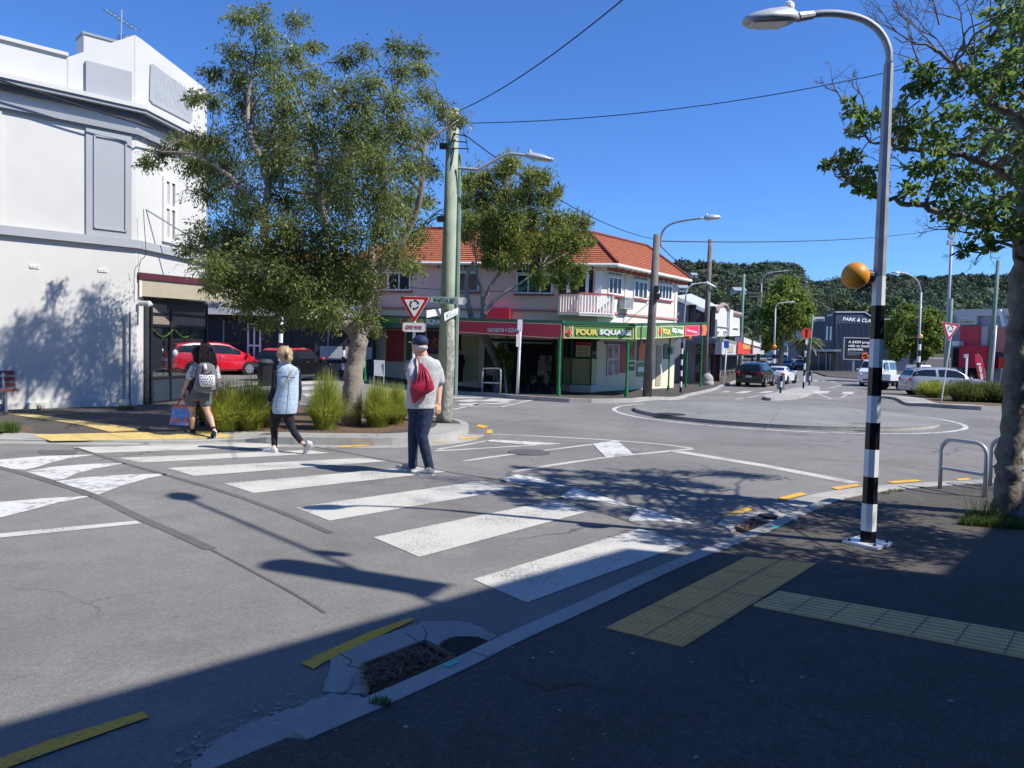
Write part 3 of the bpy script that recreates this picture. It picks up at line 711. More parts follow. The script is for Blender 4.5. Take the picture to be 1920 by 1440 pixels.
for q in ([(564, 1246), (600, 1228), (690, 1188), (770, 1160), (778, 1164), (700, 1200), (612, 1242), (588, 1257)], [(-20, 1432), (100, 1388), (268, 1337), (280, 1347), (120, 1404), (0, 1448)],
          [(1352, 968), (1405, 951), (1413, 956), (1362, 973)], [(1457, 935), (1502, 924), (1513, 928), (1470, 938)], [(1558, 915), (1605, 908), (1614, 912), (1570, 919)], [(1662, 904), (1716, 900), (1730, 903), (1676, 907)], [(1790, 899), (1815, 897), (1822, 900), (1800, 902)],
          [(630, 838), (700, 833), (708, 835), (642, 840)], [(800, 829), (830, 827), (836, 829), (806, 831)], [(857, 822), (895, 819), (900, 821), (866, 824)], [(912, 813), (913, 807), (922, 806), (924, 813)], [(893, 800), (898, 796), (916, 800), (908, 803)],
          [(1240, 745), (1290, 738), (1296, 739), (1250, 746)]): pquad('no_stopping_dash', q, 'yellow_paint', .008)
# tar joints and patches
for q, wd in (([(-60, 862), (0, 877), (60, 893), (180, 930), (262, 972), (330, 1000), (395, 1030)], .095), ([(140, 840), (230, 868), (320, 893), (430, 925), (540, 965), (620, 1000)], .07),
              ([(590, 838), (700, 858), (830, 884), (960, 903), (1100, 950), (1200, 985)], .05), ([(395, 1030), (480, 1075), (560, 1118), (610, 1150)], .025)): pline(q, wd, 'tar', 'tar_seam')
pquad('tar_patch', [(70, 845), (150, 843), (140, 853), (75, 852)], 'tar', .003)
mb = MB(); mb.lathe([(.34, 0), (.34, .006)], G(992, 848, .004), 24); mb.build('manhole_cover', 'tar', road)
mb = MB(); mb.lathe([(.30, 0), (.30, .006)], G(1610, 806, .006), 24); mb.build('manhole_cover', 'iron', road)

# ---- tactile paving (parts of the footpaths)
def tactile(name, px, off, m, parent, nu, nv, seam_u, seam_v, ribs=False, sw=.0032):
    a, b, c, d = pxs(px, off)
    def g(s, t):
        p = (a * (1 - s) + b * s) * (1 - t) + (d * (1 - s) + c * s) * t
        if callable(off): p.z = H(p.x, p.y) + off(p.x, p.y)
        return p
    mb = MB(); n1, n2 = (14, 3) if callable(off) else (1, 1)
    for i in range(n1):
        for j in range(n2): mb.prism([g(i / n1, j / n2), g((i + 1) / n1, j / n2), g((i + 1) / n1, (j + 1) / n2), g(i / n1, (j + 1) / n2)], (0, 0, .006))
    U, Wv = (b - a), (d - a)
    if ribs:
        for j in range(nv):
            t = (j + .5) / nv; p, q = g(0, t), g(1, t); n = Wv.normalized() * (Wv.length / nv * .25)
            mb.prism([p - n + V((0, 0, .006)), q - n + V((0, 0, .006)), q + n + V((0, 0, .006)), p + n + V((0, 0, .006))], (0, 0, .006))
    else:
        r = min(U.length / nu, Wv.length / nv) * .26
        for i in range(nu):
            for j in range(nv):
                p = g((i + .5) / nu, (j + .5) / nv) + V((0, 0, .006))
                k = len(mb.v); mb.v += [p + V((math.cos(h) * r, math.sin(h) * r, 0)) for h in np.arange(6) * math.pi / 3] + [p + V((math.cos(h) * r * .6, math.sin(h) * r * .6, .005)) for h in np.arange(6) * math.pi / 3]
                mb.f += [[k + x, k + (x + 1) % 6, k + 6 + (x + 1) % 6, k + 6 + x] for x in range(6)] + [[k + 6 + x for x in range(6)]]
    o = mb.build(name, m, parent); mb = MB()
    for s in seam_u:
        p, q = g(s, 0), g(s, 1); n = U.normalized() * sw; z = V((0, 0, .0125)); mb.quad(p - n + z, q - n + z, q + n + z, p + n + z)
    for t in seam_v:
        p, q = g(0, t), g(1, t); n = Wv.normalized() * sw; z = V((0, 0, .0125)); mb.quad(p - n + z, q - n + z, q + n + z, p + n + z)
    mb.build('seam', 'tar', o); return o
tactile('tactile_paving', [(1137, 1178), (1400, 1045), (1532, 1057), (1282, 1214)], NO, 'tactile_shade', near_fp, 48, 12, (.25, .5, .75), (.5,))
tactile('directional_paving', [(1462, 1110), (1990, 1200), (1975, 1246), (1412, 1137)], NO, 'directional_pale', near_fp, 1, 7, (.143, .286, .43, .57, .71, .86), (), True)
tactile('tactile_paving', [(61, 815), (398, 808), (442, 819), (95, 827)], LO + .01, 'tactile', left_fp, 44, 6, (.2, .4, .6, .8), (.5,))
tactile('directional_paving', [(50, 776), (262, 807), (205, 810), (10, 776)], LO + .004, 'tactile', left_fp, 1, 7, (.2, .4, .6, .8), (), True)

# ---- mulch bed and grass verge on the left corner
sheet('mulch_bed', pxs([(415, 818), (520, 813), (640, 813), (720, 812), (760, 806), (800, 796), (790, 784), (700, 775), (600, 766), (500, 760), (420, 770), (408, 800)], LO), LO + .004, 'soil', 0, left_fp)
sheet('mulch_bed', pxs([(-20, 815), (55, 814), (68, 805), (30, 796), (-20, 790)], LO), LO + .004, 'soil', 0, left_fp)
mb = MB(); mb.lathe([(.42, 0), (.42, .008)], G(112, 776, LO), 24); mb.build('manhole_cover', 'iron', left_fp)

# kerb joints, gum spots and a repaired trench on the near footpath
def joints(path, d0, d1, off, every, par):
    L = 0; nxt = every; mb = MB(); path = [V((p[0], p[1], 0)) for p in path]
    for a, b in zip(path[:-1], path[1:]):
        d = (b - a); l = d.length
        while nxt < L + l and l > 0:
            t = (nxt - L) / l; p = a + d * t; u = d.normalized(); n = V((-u.y, u.x, 0)); z = lambda q: V((q.x, q.y, H(q.x, q.y) + ov(off, q.x, q.y)))
            q = [z(p + n * d0 - u * .004), z(p + n * d0 + u * .004), z(p + n * d1 + u * .004), z(p + n * d1 - u * .004)]; mb.quad(*(q if (q[1] - q[0]).cross(q[2] - q[0]).z > 0 else q[::-1])); nxt += every
        L += l
    o = mb.build('kerb_joint', 'tar', par); o['kind'] = 'stuff'
joints(near_kerb, -.002, -.123, NO + .0075, 1.1, near_fp); joints(lkk, .002, .148, LO + .0075, 1.2, left_fp); joints(lk[4:-6], .152, .615, LO + .0095, 1.2, left_fp)
g = random.Random(31); mb = MB()
for k in range(34):
    u, v = g.uniform(600, 1900), g.uniform(1080, 1440)
    if v < 1330 - (u - 690) * .45 + 60 * 0 or (1130 < u < 1540 and v < 1220): continue
    p = G(u, v, NO + .003 + k * .00004); r_ = g.uniform(.004, .013); mb.quad(*[p + V((math.cos(a) * r_ * g.uniform(.7, 1.3), math.sin(a) * r_, 0)) for a in np.arange(7) * .8976])
o = mb.build('gum_spots', 'concrete', near_fp); o['kind'] = 'stuff'
# ---- storm drains
def drain(name, label, surround, grate, cover, mark, nb=(7, 3)):
    p = G(*grate[0]); t = thing(name, label, 'drain', (p.x, p.y, 0))
    sheet('concrete_surround', pxs(ragged(surround, 1.6, 10, 7)), .016, 'concrete', .02, t)
    a, b, c, d = [G(u, v, .02) for u, v in grate]
    mb = MB(); g = lambda s, q: (a * (1 - s) + b * s) * (1 - q) + (d * (1 - s) + c * s) * q
    mb.quad(g(0, 0), g(1, 0), g(1, 1), g(0, 1)); mb.build('pit', 'black', t)
    mb = MB(); up = V((0, 0, .012)); U = (b - a).normalized(); Wn = (d - a).normalized(); z0 = V((0, 0, .003))
    for s in (0, 1): mb.tube([g(s, 0) + z0, g(s, 1) + z0], .018, 6)
    for q in (0, 1): mb.tube([g(0, q) + z0, g(1, q) + z0], .018, 6)
    n1, n2 = nb
    for i in range(n1):
        for j in range(n2):
            cx, cy = (i + .5) / n1, (j + .5 + (.22 if i % 2 else -.22)) / n2
            lp = [g(min(1, max(0, cx + .46 / n1 * math.cos(h))), min(1, max(0, cy + .47 / n2 * math.sin(h)))) + z0 for h in np.linspace(0, 2 * math.pi, 15)]
            mb.tube(lp, .009, 5, False)
    mb.build('grate', 'rust', t)
    if cover:
        mb = MB(); c0 = G(cover[0], cover[1], .016); mb.lathe([(cover[2], 0), (cover[2], .006)], c0, 22)
        for k in range(-5, 6):
            wd = math.sqrt(max(0, 1 - (k / 6) ** 2)) * cover[2] * .92; mb.box(c0 + V((0, k * cover[2] / 6, .008)), (2 * wd, cover[2] * .08, .004))
        mb.build('round_cover', 'iron', t)
    if mark:
        mb = MB(); 
        q = pxs(mark, NO + .0095); mb.quad(*q); o = mb.build('spray_mark', 'spray_mark', t)
    return t, g
dr, gd = drain('storm_drain', 'storm drain with broken concrete surround and twigs on its grate in the near gutter',
      [(606, 1303), (622, 1240), (700, 1202), (794, 1171), (840, 1168), (880, 1173), (912, 1187), (934, 1198), (845, 1240), (690, 1306)],
      [(680, 1251), (797, 1206), (853, 1236), (697, 1300)], (873, 1213, .145), [(832, 1246), (850, 1238), (862, 1240), (845, 1249), (836, 1251)])
dr2, _ = drain('storm_drain', 'small storm drain grate under the tree shadow at the kerb bend',
      [(1345, 985), (1360, 972), (1400, 962), (1440, 962), (1465, 958), (1400, 988), (1372, 998)], [(1380, 990), (1412, 974), (1440, 982), (1408, 999)], (1440, 968, .10), [(1446, 990), (1456, 985), (1464, 986), (1454, 991)], (5, 3))
# cracks in the surround
mb = MB()
for q in ([(634, 1224), (660, 1238), (652, 1248), (676, 1252)], [(792, 1172), (800, 1188), (794, 1206)], [(762, 1188), (780, 1200), (796, 1206)]):
    pp = pxs(q, .0185)
    for a, b in zip(pp[:-1], pp[1:]):
        d = (b - a).normalized(); n = V((-d.y, d.x, 0)) * .0028; mb.quad(a - n, b - n, b + n, a + n)
mb.build('crack', 'black', dr)
# twigs and leaf litter caught on the grate
vsl = []; g = random.Random(3)
mb = MB()
for k in range(420):
    s, q = g.random() ** 1.3 * .75, 1 - g.random() ** 1.6 * .75
    p = gd(s, q) + V((0, 0, .02 + g.random() * .03)); an = g.random() * 6.28; l = .025 + g.random() ** 2 * .10
    d = V((math.cos(an), math.sin(an), g.uniform(-.15, .35))) * l; n = V((-math.sin(an), math.cos(an), .3)) * (.0016 + g.random() * .0032)
    mb.quad(p - d / 2 - n, p + d / 2 - n * .4, p + d / 2 + n * .4, p - d / 2 + n)
lit = mb.build('leaf_litter', 'litter'); setp(lit, kind='stuff', label='dry twigs and leaves caught on the drain grate')
# ================================================================ buildings
def sheared_roof(mb_parent, quads, m, rows=14, name='roof', parent=None):
    """tile courses: every course is lifted at its lower edge; quad = eave a-b, ridge d-c"""
    mb = MB()
    for a, b, c, d in quads:
        a, b, c, d = V(a), V(b), V(c), V(d); n = (b - a).cross(d - a).normalized()
        if n.z < 0: n = -n
        for i in range(rows):
            t0, t1 = i / rows, (i + 1) / rows
            p, q, r, s = a.lerp(d, t0), b.lerp(c, t0), b.lerp(c, t1), a.lerp(d, t1)
            mb.quad(p + n * .06, q + n * .06, r + n * .02, s + n * .02); mb.quad(p + n * .0, q + n * .0, q + n * .06, p + n * .06)
    return mb.build(name, m, parent)

def window(W, u0, v0, u1, v1, parent, cols=1, rows=(1.0,), frame='white_trim', d=.02, fw=.06, glass='glass', sill=None, bars=None):
    """framed window in a pixel rectangle of a wall: window > pane (+ sill)"""
    a0, a1, z0, z1 = W.rect(u0, v0, u1, v1, d)
    if a0 > a1: a0, a1 = a1, a0
    return window_m(W, a0, a1, z0, z1, parent, cols, rows, frame, d, fw, glass, sill)
def window_m(W, a0, a1, z0, z1, parent, cols=1, rows=(1.0,), frame='white_trim', d=.02, fw=.06, glass='glass', sill=None, name='window'):
    mb = MB(); D0, D1 = .0, d + .05
    W.box(mb, a0, a0 + fw, z0, z1, D0, D1); W.box(mb, a1 - fw, a1, z0, z1, D0, D1)
    W.box(mb, a0 + fw, a1 - fw, z0, z0 + fw, D0, D1); W.box(mb, a0 + fw, a1 - fw, z1 - fw, z1, D0, D1)
    for k in range(1, cols):
        x = a0 + (a1 - a0) * k / cols; W.box(mb, x - fw * .45, x + fw * .45, z0 + fw, z1 - fw, D0, D1 - .006)
    z = z0
    for h in rows[:-1]:
        z += (z1 - z0) * h; W.box(mb, a0 + fw, a1 - fw, z - fw * .5, z + fw * .5, D0, D1 - .003)
    o = mb.build(name, frame, parent)
    mb = MB(); W.box(mb, a0 + fw * .5, a1 - fw * .5, z0 + fw * .5, z1 - fw * .5, .004, d); mb.build('pane', glass, o)
    if sill:
        mb = MB(); W.box(mb, a0 - .1, a1 + .1, z0 - .09, z0 - .003, 0, .14); mb.build('sill', sill, o)
    return o

# ---------------------------------------------------------------- white corner building, left
A0, B0, C0 = V((-10.5, 15.7)), V((-8.62, 17.55)), V((-8.22, 20.6))
WA, WB = Wall(A0, B0), Wall(B0, C0)
dA = WA.t; Lft = A0 - V((dA.x, dA.y)) * 14
WA = Wall(Lft, B0); LA = WA.L; LB = WB.L
bld = thing('corner_building', 'white and grey two storey corner building with stepped parapet and peeling plinth on the left', 'building', (-10, 18.5, 0))
zt = lambda W, u, v: W.sz(u, v)[1]
z_par = zt(WA, 157, 113); z_corn = zt(WA, 160, 186); z_band = zt(WA, 150, 441)
z_top = z_par
# footprint walls
back = [V((-16, 26)), V((-26, 16))]
fp = [Lft, B0, C0, V((-12.5, 24.5)), V((-22, 24.0)), V((-26, 12))]
fp3 = [V((p[0], p[1], 0)) for p in fp]
low = [V((p[0], p[1], 0)) for p in (Lft, B0, V(WB.pt(.36, 0).xy), V((-12.5, 24.5)), V((-22, 24.0)), V((-26, 12)))]
mb = MB(); mb.prism(low, (0, 0, 2.6)); mb.build('wall', 'white_wall', bld)
mb = MB(); mb.prism([p + V((0, 0, 2.6)) for p in fp3], (0, 0, z_corn - 2.6)); mb.build('upper_wall', 'white_wall', bld)
mb = MB(); mb.prism([V((C0[0] - .12, C0[1] - .1, .1)), V((C0[0], C0[1], .1)), V((C0[0] - .1, C0[1] + .1, .1))], (0, 0, 2.5)); mb.build('corner_post', 'charcoal', bld)
mb = MB(); mb.prism([WB.pt(.36, .1), WB.pt(LB, .1), V((-12.5, 24.5, .1))], (0, 0, .06)); mb.build('shop_floor', 'brown_wall', bld)
# parapets
mb = MB(); WA.box(mb, 0, LA - 1.36, z_corn, z_par, -.22, -.03); WA.box(mb, 0, LA - 1.36, z_par, z_par + .07, -.25, .03); mb.build('parapet', 'white_wall', bld)
gab = [(247, 205), (247, 110), (268, 74), (362, 150), (366, 250)]
mb = MB()
pk = WB.sz(266, 73)[1]; ze = WB.sz(364, 152)[1]; zl = WA.sz(161, 115)[1]
prof = [(0, z_corn), (0, pk), (.25, pk), (LB, ze), (LB, z_corn)]
mb.prism([WB.pt(a, z, -.02) for a, z in prof], WB.n * -.25); 
prof = [(LA - 1.36, z_corn), (LA - 1.36, zl - .12), (LA - 1.36, zl), (LA - .02, pk - .0), (LA - .02, z_corn)]
mb.prism([WA.pt(a, z, -.02) for a, z in prof], WA.n * -.25); mb.build('gable_parapet', 'white_wall', bld)
# grey attic block over the pilaster
sp0, _, zz0, zz1 = WA.rect(160, 112, 246, 200); sp1 = WA.sz(246, 160)[0]
mb = MB(); WA.box(mb, sp0, sp1, z_corn, zt(WA, 200, 124), -.01, .05); mb.build('attic_block', 'grey_wall', bld)
# cornice: two stepped mouldings, white crown and dark soffit
def band(z0, z1, d, m, name):
    n1, n2 = WA.n, WB.n; Bc = V((B0[0], B0[1], 0)); e = .001
    mit = lambda q: Bc + (n1 + n2) * (q / (1 + n1.dot(n2)))
    q = [WA.pt(0, 0, e), mit(e), WB.pt(LB, 0, e), WB.pt(LB, 0, d), mit(d), WA.pt(0, 0, d)]
    mb = MB(); mb.prism([p + V((0, 0, z0)) for p in q], (0, 0, z1 - z0)); return mb.build(name, m, bld)
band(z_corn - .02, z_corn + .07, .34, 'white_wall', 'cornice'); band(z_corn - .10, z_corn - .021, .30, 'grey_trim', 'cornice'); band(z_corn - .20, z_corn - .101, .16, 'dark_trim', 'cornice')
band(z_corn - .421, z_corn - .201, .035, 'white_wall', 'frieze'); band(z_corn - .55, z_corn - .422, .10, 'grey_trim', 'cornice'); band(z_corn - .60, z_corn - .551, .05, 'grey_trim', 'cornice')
# string course
mb = MB(); zb0, zb1 = zt(WA, 130, 453), zt(WA, 130, 437)
band(zb0, zb1, .10, 'grey_wall', 'string_course')
# pilaster with recessed panel
mb = MB(); WA.box(mb, sp0, sp1, zb1, z_corn - .6, .001, .045); mb.build('pilaster', 'grey_wall', bld)
a0, a1, z0, z1 = WA.rect(174, 259, 236, 432)
mb = MB()
for q in ((a0, a0 + .035, z0, z1), (a1 - .035, a1, z0, z1), (a0, a1, z0, z0 + .03), (a0, a1, z1 - .03, z1)): WA.box(mb, q[0], q[1], q[2], q[3], .04, .075)
mb.build('pilaster_panel', 'grey_wall', bld)
# sunk wall panel frame on the left bay
mb = MB(); sA = WA.sz(3, 300)[0]
WA.box(mb, sA - .10, sA, zb1, z_corn - .62, .001, .05); mb.build('panel_frame', 'white_wall', bld)
# buttress at the foot, plinth
sb0, sb1 = WA.sz(243, 650)[0], WA.sz(272, 650)[0]
mb = MB(); WA.box(mb, sb0, LA - .0, 0, zt(WA, 255, 585), .001, .09); mb.build('corner_pier', 'white_wall', bld)
mb = MB(); g = random.Random(5); x = 0
while x < sb0 - .1:
    x2 = min(sb0 - .02, x + .5 + g.random() * .8); WA.box(mb, x, x2 - .004, 0, .23 + g.random() * .07, .001, .05 + g.random() * .03); x = x2
mb.build('plinth', 'white_wall', bld)
mb = MB(); s0 = WA.sz(236, 650)[0]; mb.tube([WA.pt(s0, .1, .06), WA.pt(s0, 2.2, .06)], .04, 8); mb.build('downpipe', 'white_wall', bld)
for u, v in ((65, 500), (193, 507)):
    mb = MB(); WA.pbox(mb, u - 9, v - 3, u + 9, v + 3, .001, .02); o = mb.build('air_vent', 'white_trim', bld)
    mb = MB()
    for k in range(6): WA.pbox(mb, u - 8 + k * 2.8, v - 2, u - 6.6 + k * 2.8, v + 2, .015, .023)
    mb.build('slots', 'grey_trim', o)
mb = MB(); WA.pbox(mb, 203, 738, 215, 754, .001, .02); mb.build('access_plate', 'shop_pale', bld)
# sign panel with raised letters on the gable
mb = MB(); WB.poly(mb, [(283, 121), (286, 119), (357, 172), (361, 180), (361, 226), (357, 230), (287, 194), (281, 186)], .001, .014); pn = mb.build('name_panel', 'grey_wall', bld)
wtext(WB, 'WAITOA', 298, 147, 350, 174, .006, 'grey_wall', pn, 0); wtext(WB, 'BUILDINGS', 290, 174, 356, 202, .006, 'grey_wall', pn, 0)
# upper window on the chamfer
a0, a1, z0, z1 = WB.rect(303, 335, 328, 455)
window_m(WB, min(a0, a1), max(a0, a1), z0, z1, bld, 2, (.55, .45), 'white_trim', .02, .09, 'glass_blue')
mb = MB(); WB.box(mb, min(a0, a1) + .12, max(a0, a1) - .12, z0 + .1, z1 - .1, .012, .024); mb.build('curtain', 'curtain', bld)
# chimney
q = P(184, 100, 19.6); zc = P(184, 79, 19.6).z
mb = MB(); mb.box((q.x, q.y, (z_corn + zc) / 2), (.80, .6, zc - z_corn), .75); mb.build('chimney', 'white_wall', bld)
mb = MB(); mb.box((q.x, q.y, zc + .03), (.86, .66, .06), .75); mb.build('chimney_cap', 'grey_trim', bld)
# shopfront under the veranda
mb = MB(); zs = zt(WB, 300, 520)
WB.box(mb, .30, .46, .12, 2.6, -.06, .05); WB.box(mb, .46, LB, 2.48, 2.6, -.06, .05); mb.build('shopfront', 'charcoal', bld)
mb = MB(); mb.quad(WB.pt(.46, .7, .06), WB.pt(LB - .1, .7, .06), WB.pt(LB - .1, 2.48, .06), WB.pt(.46, 2.48, .06)); pane = mb.build('shop_window', 'glass_clear', bld)
mb = MB()
for a in (.45, 1.25, LB - .16): WB.box(mb, a, a + .07, .12, 2.5, .05, .10)
for z in (.12, .70, 1.95, 2.22, 2.48): WB.box(mb, .45, LB - .09, z, z + .05, .05, .095)
mb.build('window_frame', 'black', bld)
mb = MB(); WB.box(mb, .52, LB - .16, 2.0, 2.22, .058, .064); WB.box(mb, .52, LB - .16, 2.27, 2.48, .058, .064); mb.build('transom_blind', 'blind', bld)
mb = MB(); WB.box(mb, .55, .95, .95, 1.9, .058, .066); mb.build('notice_board', 'black', bld)
mb = MB(); WB.box(mb, .46, LB, .12, .70, .0, .075); mb.build('stall_riser', 'navy_dark', bld)
for k in range(2):
    mb = MB(); a = .5 + k * .95; pts = [WB.pt(a + .85 * t, 1.88 - .18 * math.sin(math.pi * t), .09) for t in np.linspace(0, 1, 12)]
    mb.tube(pts, [.018 + .012 * (i % 2) for i in range(12)], 6); mb.build('garland', 'leaf_dark', bld)
# veranda: fascia facing the street, stays, flat roof
vz0, vz1, vz2 = P(262, 555, 17.7).z, P(262, 523, 17.7).z, P(262, 513, 17.7).z
va = P(262, 540, 17.62); vb = P(470, 540, 20.2)
VW = Wall((va.x, va.y), (vb.x, vb.y)); LV = VW.L
mb = MB(); VW.box(mb, 0, LV, vz0, vz1, -.06, 0); mb.build('veranda_fascia', 'fascia_cream', bld)
mb = MB(); VW.box(mb, -.03, LV, vz1, vz2 + .02, -.10, .04); mb.build('veranda_cap', 'maroon', bld)
mb = MB(); VW.box(mb, -.01, .05, vz0 - .02, vz1 - .01, -.4, .006); mb.build('fascia_end', 'cream_white', bld)
mb = MB(); mb.prism([VW.pt(.05, vz1 - .1, -.07), VW.pt(LV, vz1 - .1, -.07), V((vb.x, vb.y + 5, vz1 - .1)), WB.pt(LB, vz1 - .1), WB.pt(.4, vz1 - .1)], (0, 0, .06)); mb.build('veranda_roof', 'charcoal', bld)
mb = MB(); VW.box(mb, .25, 2.0, vz0 - .28, vz0 - .01, -.5, -.44); mb.build('hanging_signboard', 'charcoal', bld)
for (u0, v0, u1, v1, Y0) in ((266, 388, 362, 447, 17.9), (361, 412, 402, 432, 20.3)):
    a, b = P(u0, v0, Y0), P(u1, v1, Y0 + .5); mb = MB(); mb.tube([a, b], .02, 6); st = mb.build('veranda_stay', 'galv_dark', bld)
    mb = MB(); mb.lathe([(.10, 0), (.10, .03), (.03, .06)], a - WB.n * .04, 14, WB.n); mb.build('stay_rosette', 'grey_wall', st)
mb = MB(); mb.tube([P(262, 569, 17.6), P(280, 569, 17.5), P(283, 574, 17.5)], .06, 8); mb.build('pipe_stub', 'white_wall', bld)
# service cable under the cornice and down the corner
mb = MB(); pts = [WA.px(u, v, .38) for u, v in ((0, 150), (30, 160), (85, 177), (160, 202), (250, 229))] + [WB.px(u, v, .38) for u, v in ((275, 238), (318, 250), (360, 262))]
mb.tube(pts, .018, 6); mb.build('service_cable', 'wire', bld)
mb = MB(); mb.tube(wobble([WA.px(269, 392, .12), WA.px(271, 430, .12), WA.px(273, 475, .12), WA.px(263, 490, .12), WA.px(260, 520, .12), WA.px(261, 555, .12)], .005), .008, 5); mb.build('downlead', 'wire', bld)

# TV antenna on the roof
ab = P(226, 86, 20.4); an = thing('tv_antenna', 'thin tv antenna with crossed rods on the white building roof', 'antenna', ab)
mb = MB(); mb.tube([ab - V((0, 0, .5)), P(228, 18, 20.4)], .018, 6); mb.build('mast', 'galv', an)
mb = MB(); p, q = P(198, 18, 20.1), P(258, 57, 20.8); mb.tube([p, q], .014, 6); bm_ = mb.build('boom', 'galv', an)
mb = MB()
for k in range(8):
    c = p.lerp(q, .05 + k * .128); mb.tube([c + V((-.05, -.02, 0)) * (1 + k * .05) * 2.4, c + V((.05, .02, 0)) * 2.4], .006, 4)
mb.build('dipole', 'charcoal', an)
mb = MB()
for k in range(7): mb.tube([P(219 + k * 5, 66, 20.4), P(219 + k * 5, 84, 20.4)], .006, 4)
for k in range(4): mb.tube([P(219, 66 + k * 6, 20.4), P(249, 66 + k * 6, 20.4)], .006, 4)
mb.build('reflector_grid', 'charcoal', an)

# bench at the left edge
bq_ = WA.px(14, 700, .42); bp = V((bq_.x, bq_.y, .12)); be = thing('park_bench', 'dark red slatted bench by the white wall at the left edge', 'bench', bp, rz=rad(40))
for k in range(3):
    mb = MB(); mb.box((-.65, .22 + k * .025, .52 + k * .12), (1.6, .035, .085)); mb.build('back_slat', 'bench_wood', be, local=True)
for k in range(3):
    mb = MB(); mb.box((-.65, -.22 + k * .15, .43), (1.6, .12, .035)); mb.build('seat_slat', 'bench_wood', be, local=True)
for x in (-1.25, -.05):
    mb = MB(); mb.tube([(x, -.2, 0), (x, -.18, .40), (x, .17, .40), (x, .30, .85)], .025, 8); mb.tube([(x, .14, .4), (x, .22, 0)], .025, 8); mb.build('leg', 'steel', be, local=True)

# ---------------------------------------------------------------- dark shops across the side street
sA, sB = G(330, 694, LO), G(705, 706, LO); sW = Wall(sA, sB)
sA2 = sA - sW.t * 14; sW = Wall(sA2, sB); LS = sW.L
shop = thing('shop_building', 'single storey shop with black front and grey fascia behind the left tree', 'building', (sA.x, sA.y, .1))
zf0, zf1 = sW.sz(450, 592)[1], sW.sz(450, 566)[1]
mb = MB(); sW.box(mb, 0, LS - .15, 0, zf1 + .9, -9, -.06); mb.build('wall', 'charcoal', shop)
mb = MB(); sW.box(mb, 0, LS - .15, zf1 + .9, zf1 + 2.1, -9, -.05); mb.build('upper_wall', 'pink_wall', shop)
a = sW.pt(0, zf1 + 2.1, .4); b = sW.pt(LS - .2, zf1 + 2.1, .4)
sheared_roof(None, [(a, b, b - sW.n * 4.5 + V((-2, 0, .9)), a - sW.n * 4.5 + V((2, 0, .9)))], 'roof_tile', 9, 'roof', shop)
mb = MB(); sW.box(mb, 0, LS - .15, zf0, zf1, 1.1, 1.2); mb.build('fascia_sign', 'shop_pale', shop)
wtext(sW, 'C  WELLNESS', 370, 567, 411, 575, 1.21, 'charcoal', shop, 0)
mb = MB(); sW.box(mb, 0, LS - .15, zf1 - .1, zf1, -.04, 1.1); mb.build('veranda_roof', 'charcoal', shop)
for (u0, u1, m, nm) in ((386, 452, 'glass_blue', 'shop_window'), (508, 545, 'glass_blue', 'shop_window'), (590, 640, 'glass_blue', 'shop_window'), (655, 690, 'glass_blue', 'shop_window')):
    a0, a1, z0, z1 = sW.rect(u0, 600, u1, 672); mb = MB(); sW.box(mb, a0, a1, z0, z1, -.06, -.02); o = mb.build(nm, m, shop)
    mb = MB(); sW.box(mb, a0 - .05, a1 + .05, z0 - .06, z0, -.06, .0); sW.box(mb, (a0 + a1) / 2 - .03, (a0 + a1) / 2 + .03, z0, z1, -.06, .0); mb.build('window_frame', 'galv', o)
a0, a1, z0, z1 = sW.rect(464, 606, 490, 682)
dW = sW
o = window_m(sW, a0, a1, z0, z1, shop, 2, (.45, .55), 'white_trim', .02, .09, 'glass_blue', name='door')
mb = MB(); a0 = sW.sz(600, 650)[0]; sW.box(mb, a0, a0 + 2.6, .9, 1.5, -.05, .03); mb.build('counter_display', 'shop_pale', shop)

# feather flag with BARBER
q = G(604, 692, LO); fl = thing('feather_flag', 'tall white advertising flag reading BARBER outside the dark shop', 'flag', q)
mb = MB(); mb.tube([q, q + V((-.35, 0, 2.3))], .02, 6); mb.build('pole', 'galv', fl)
a, b, c, d = P(599, 680, q.y), P(606, 678, q.y), P(603, 630, q.y), P(593, 626, q.y)
mb = MB(); mb.prism([a, b, c, d], (0, .02, 0)); mb.build('banner', 'sign_white', fl)
up = (c - b).normalized(); 
lettering('BARBER', P(605, 677, q.y - .01), up, V((-1, 0, .0)), .17, 'purple_letter', fl, 1.05, .008)

# ---------------------------------------------------------------- grocery building
gFA, gFB = G(690, 712, LO), G(1118, 734, LO); gRB = G(1264, 718, LO)
gFA = V((-6.6, 39.75, 0)); gFB = V((4.10, 37.95, 0))
dr_ = V((.62, .785, 0)).normalized(); 
gR = Wall((gFB.x, gFB.y), (gFB.x + dr_.x * 9, gFB.y + dr_.y * 9)); LR = gR.sz(1266, 640)[0]
gF = Wall((gFA.x - 1.2, gFA.y + .2), (gFB.x, gFB.y)); LF = gF.L
gro = thing('grocery_store', 'two storey pink and cream corner grocery with orange tiled roof and green veranda', 'building', (1, 41, -.3))
zv = gF.sz(960, 606)[1]; zE = gF.sz(1000, 494)[1]
endR = gR.pt(LR, 0); nb = -gR.n
fpB = [gF.pt(0, 0), gF.pt(LF, 0), endR, endR + nb * 9, gF.pt(0, 0) + V((1, 9, 0))]
fpB = [V((p.x, p.y, -.7)) for p in fpB]
mb = MB(); mb.prism(fpB, (0, 0, .7 + 2.35)); mb.build('lower_wall', 'cream_wall', gro)
fpU = [V((p.x, p.y, 2.35)) for p in fpB]
mb = MB(); mb.prism(fpU, (0, 0, zE - 2.35)); mb.build('upper_wall', 'pink_wall', gro)
# side wall of the upper floor is cream, paler than the pink front
mb = MB(); gR.box(mb, .0, LR + .01, 2.36, zE - .01, .002, .03); mb.build('side_wall', 'cream_white', gro)
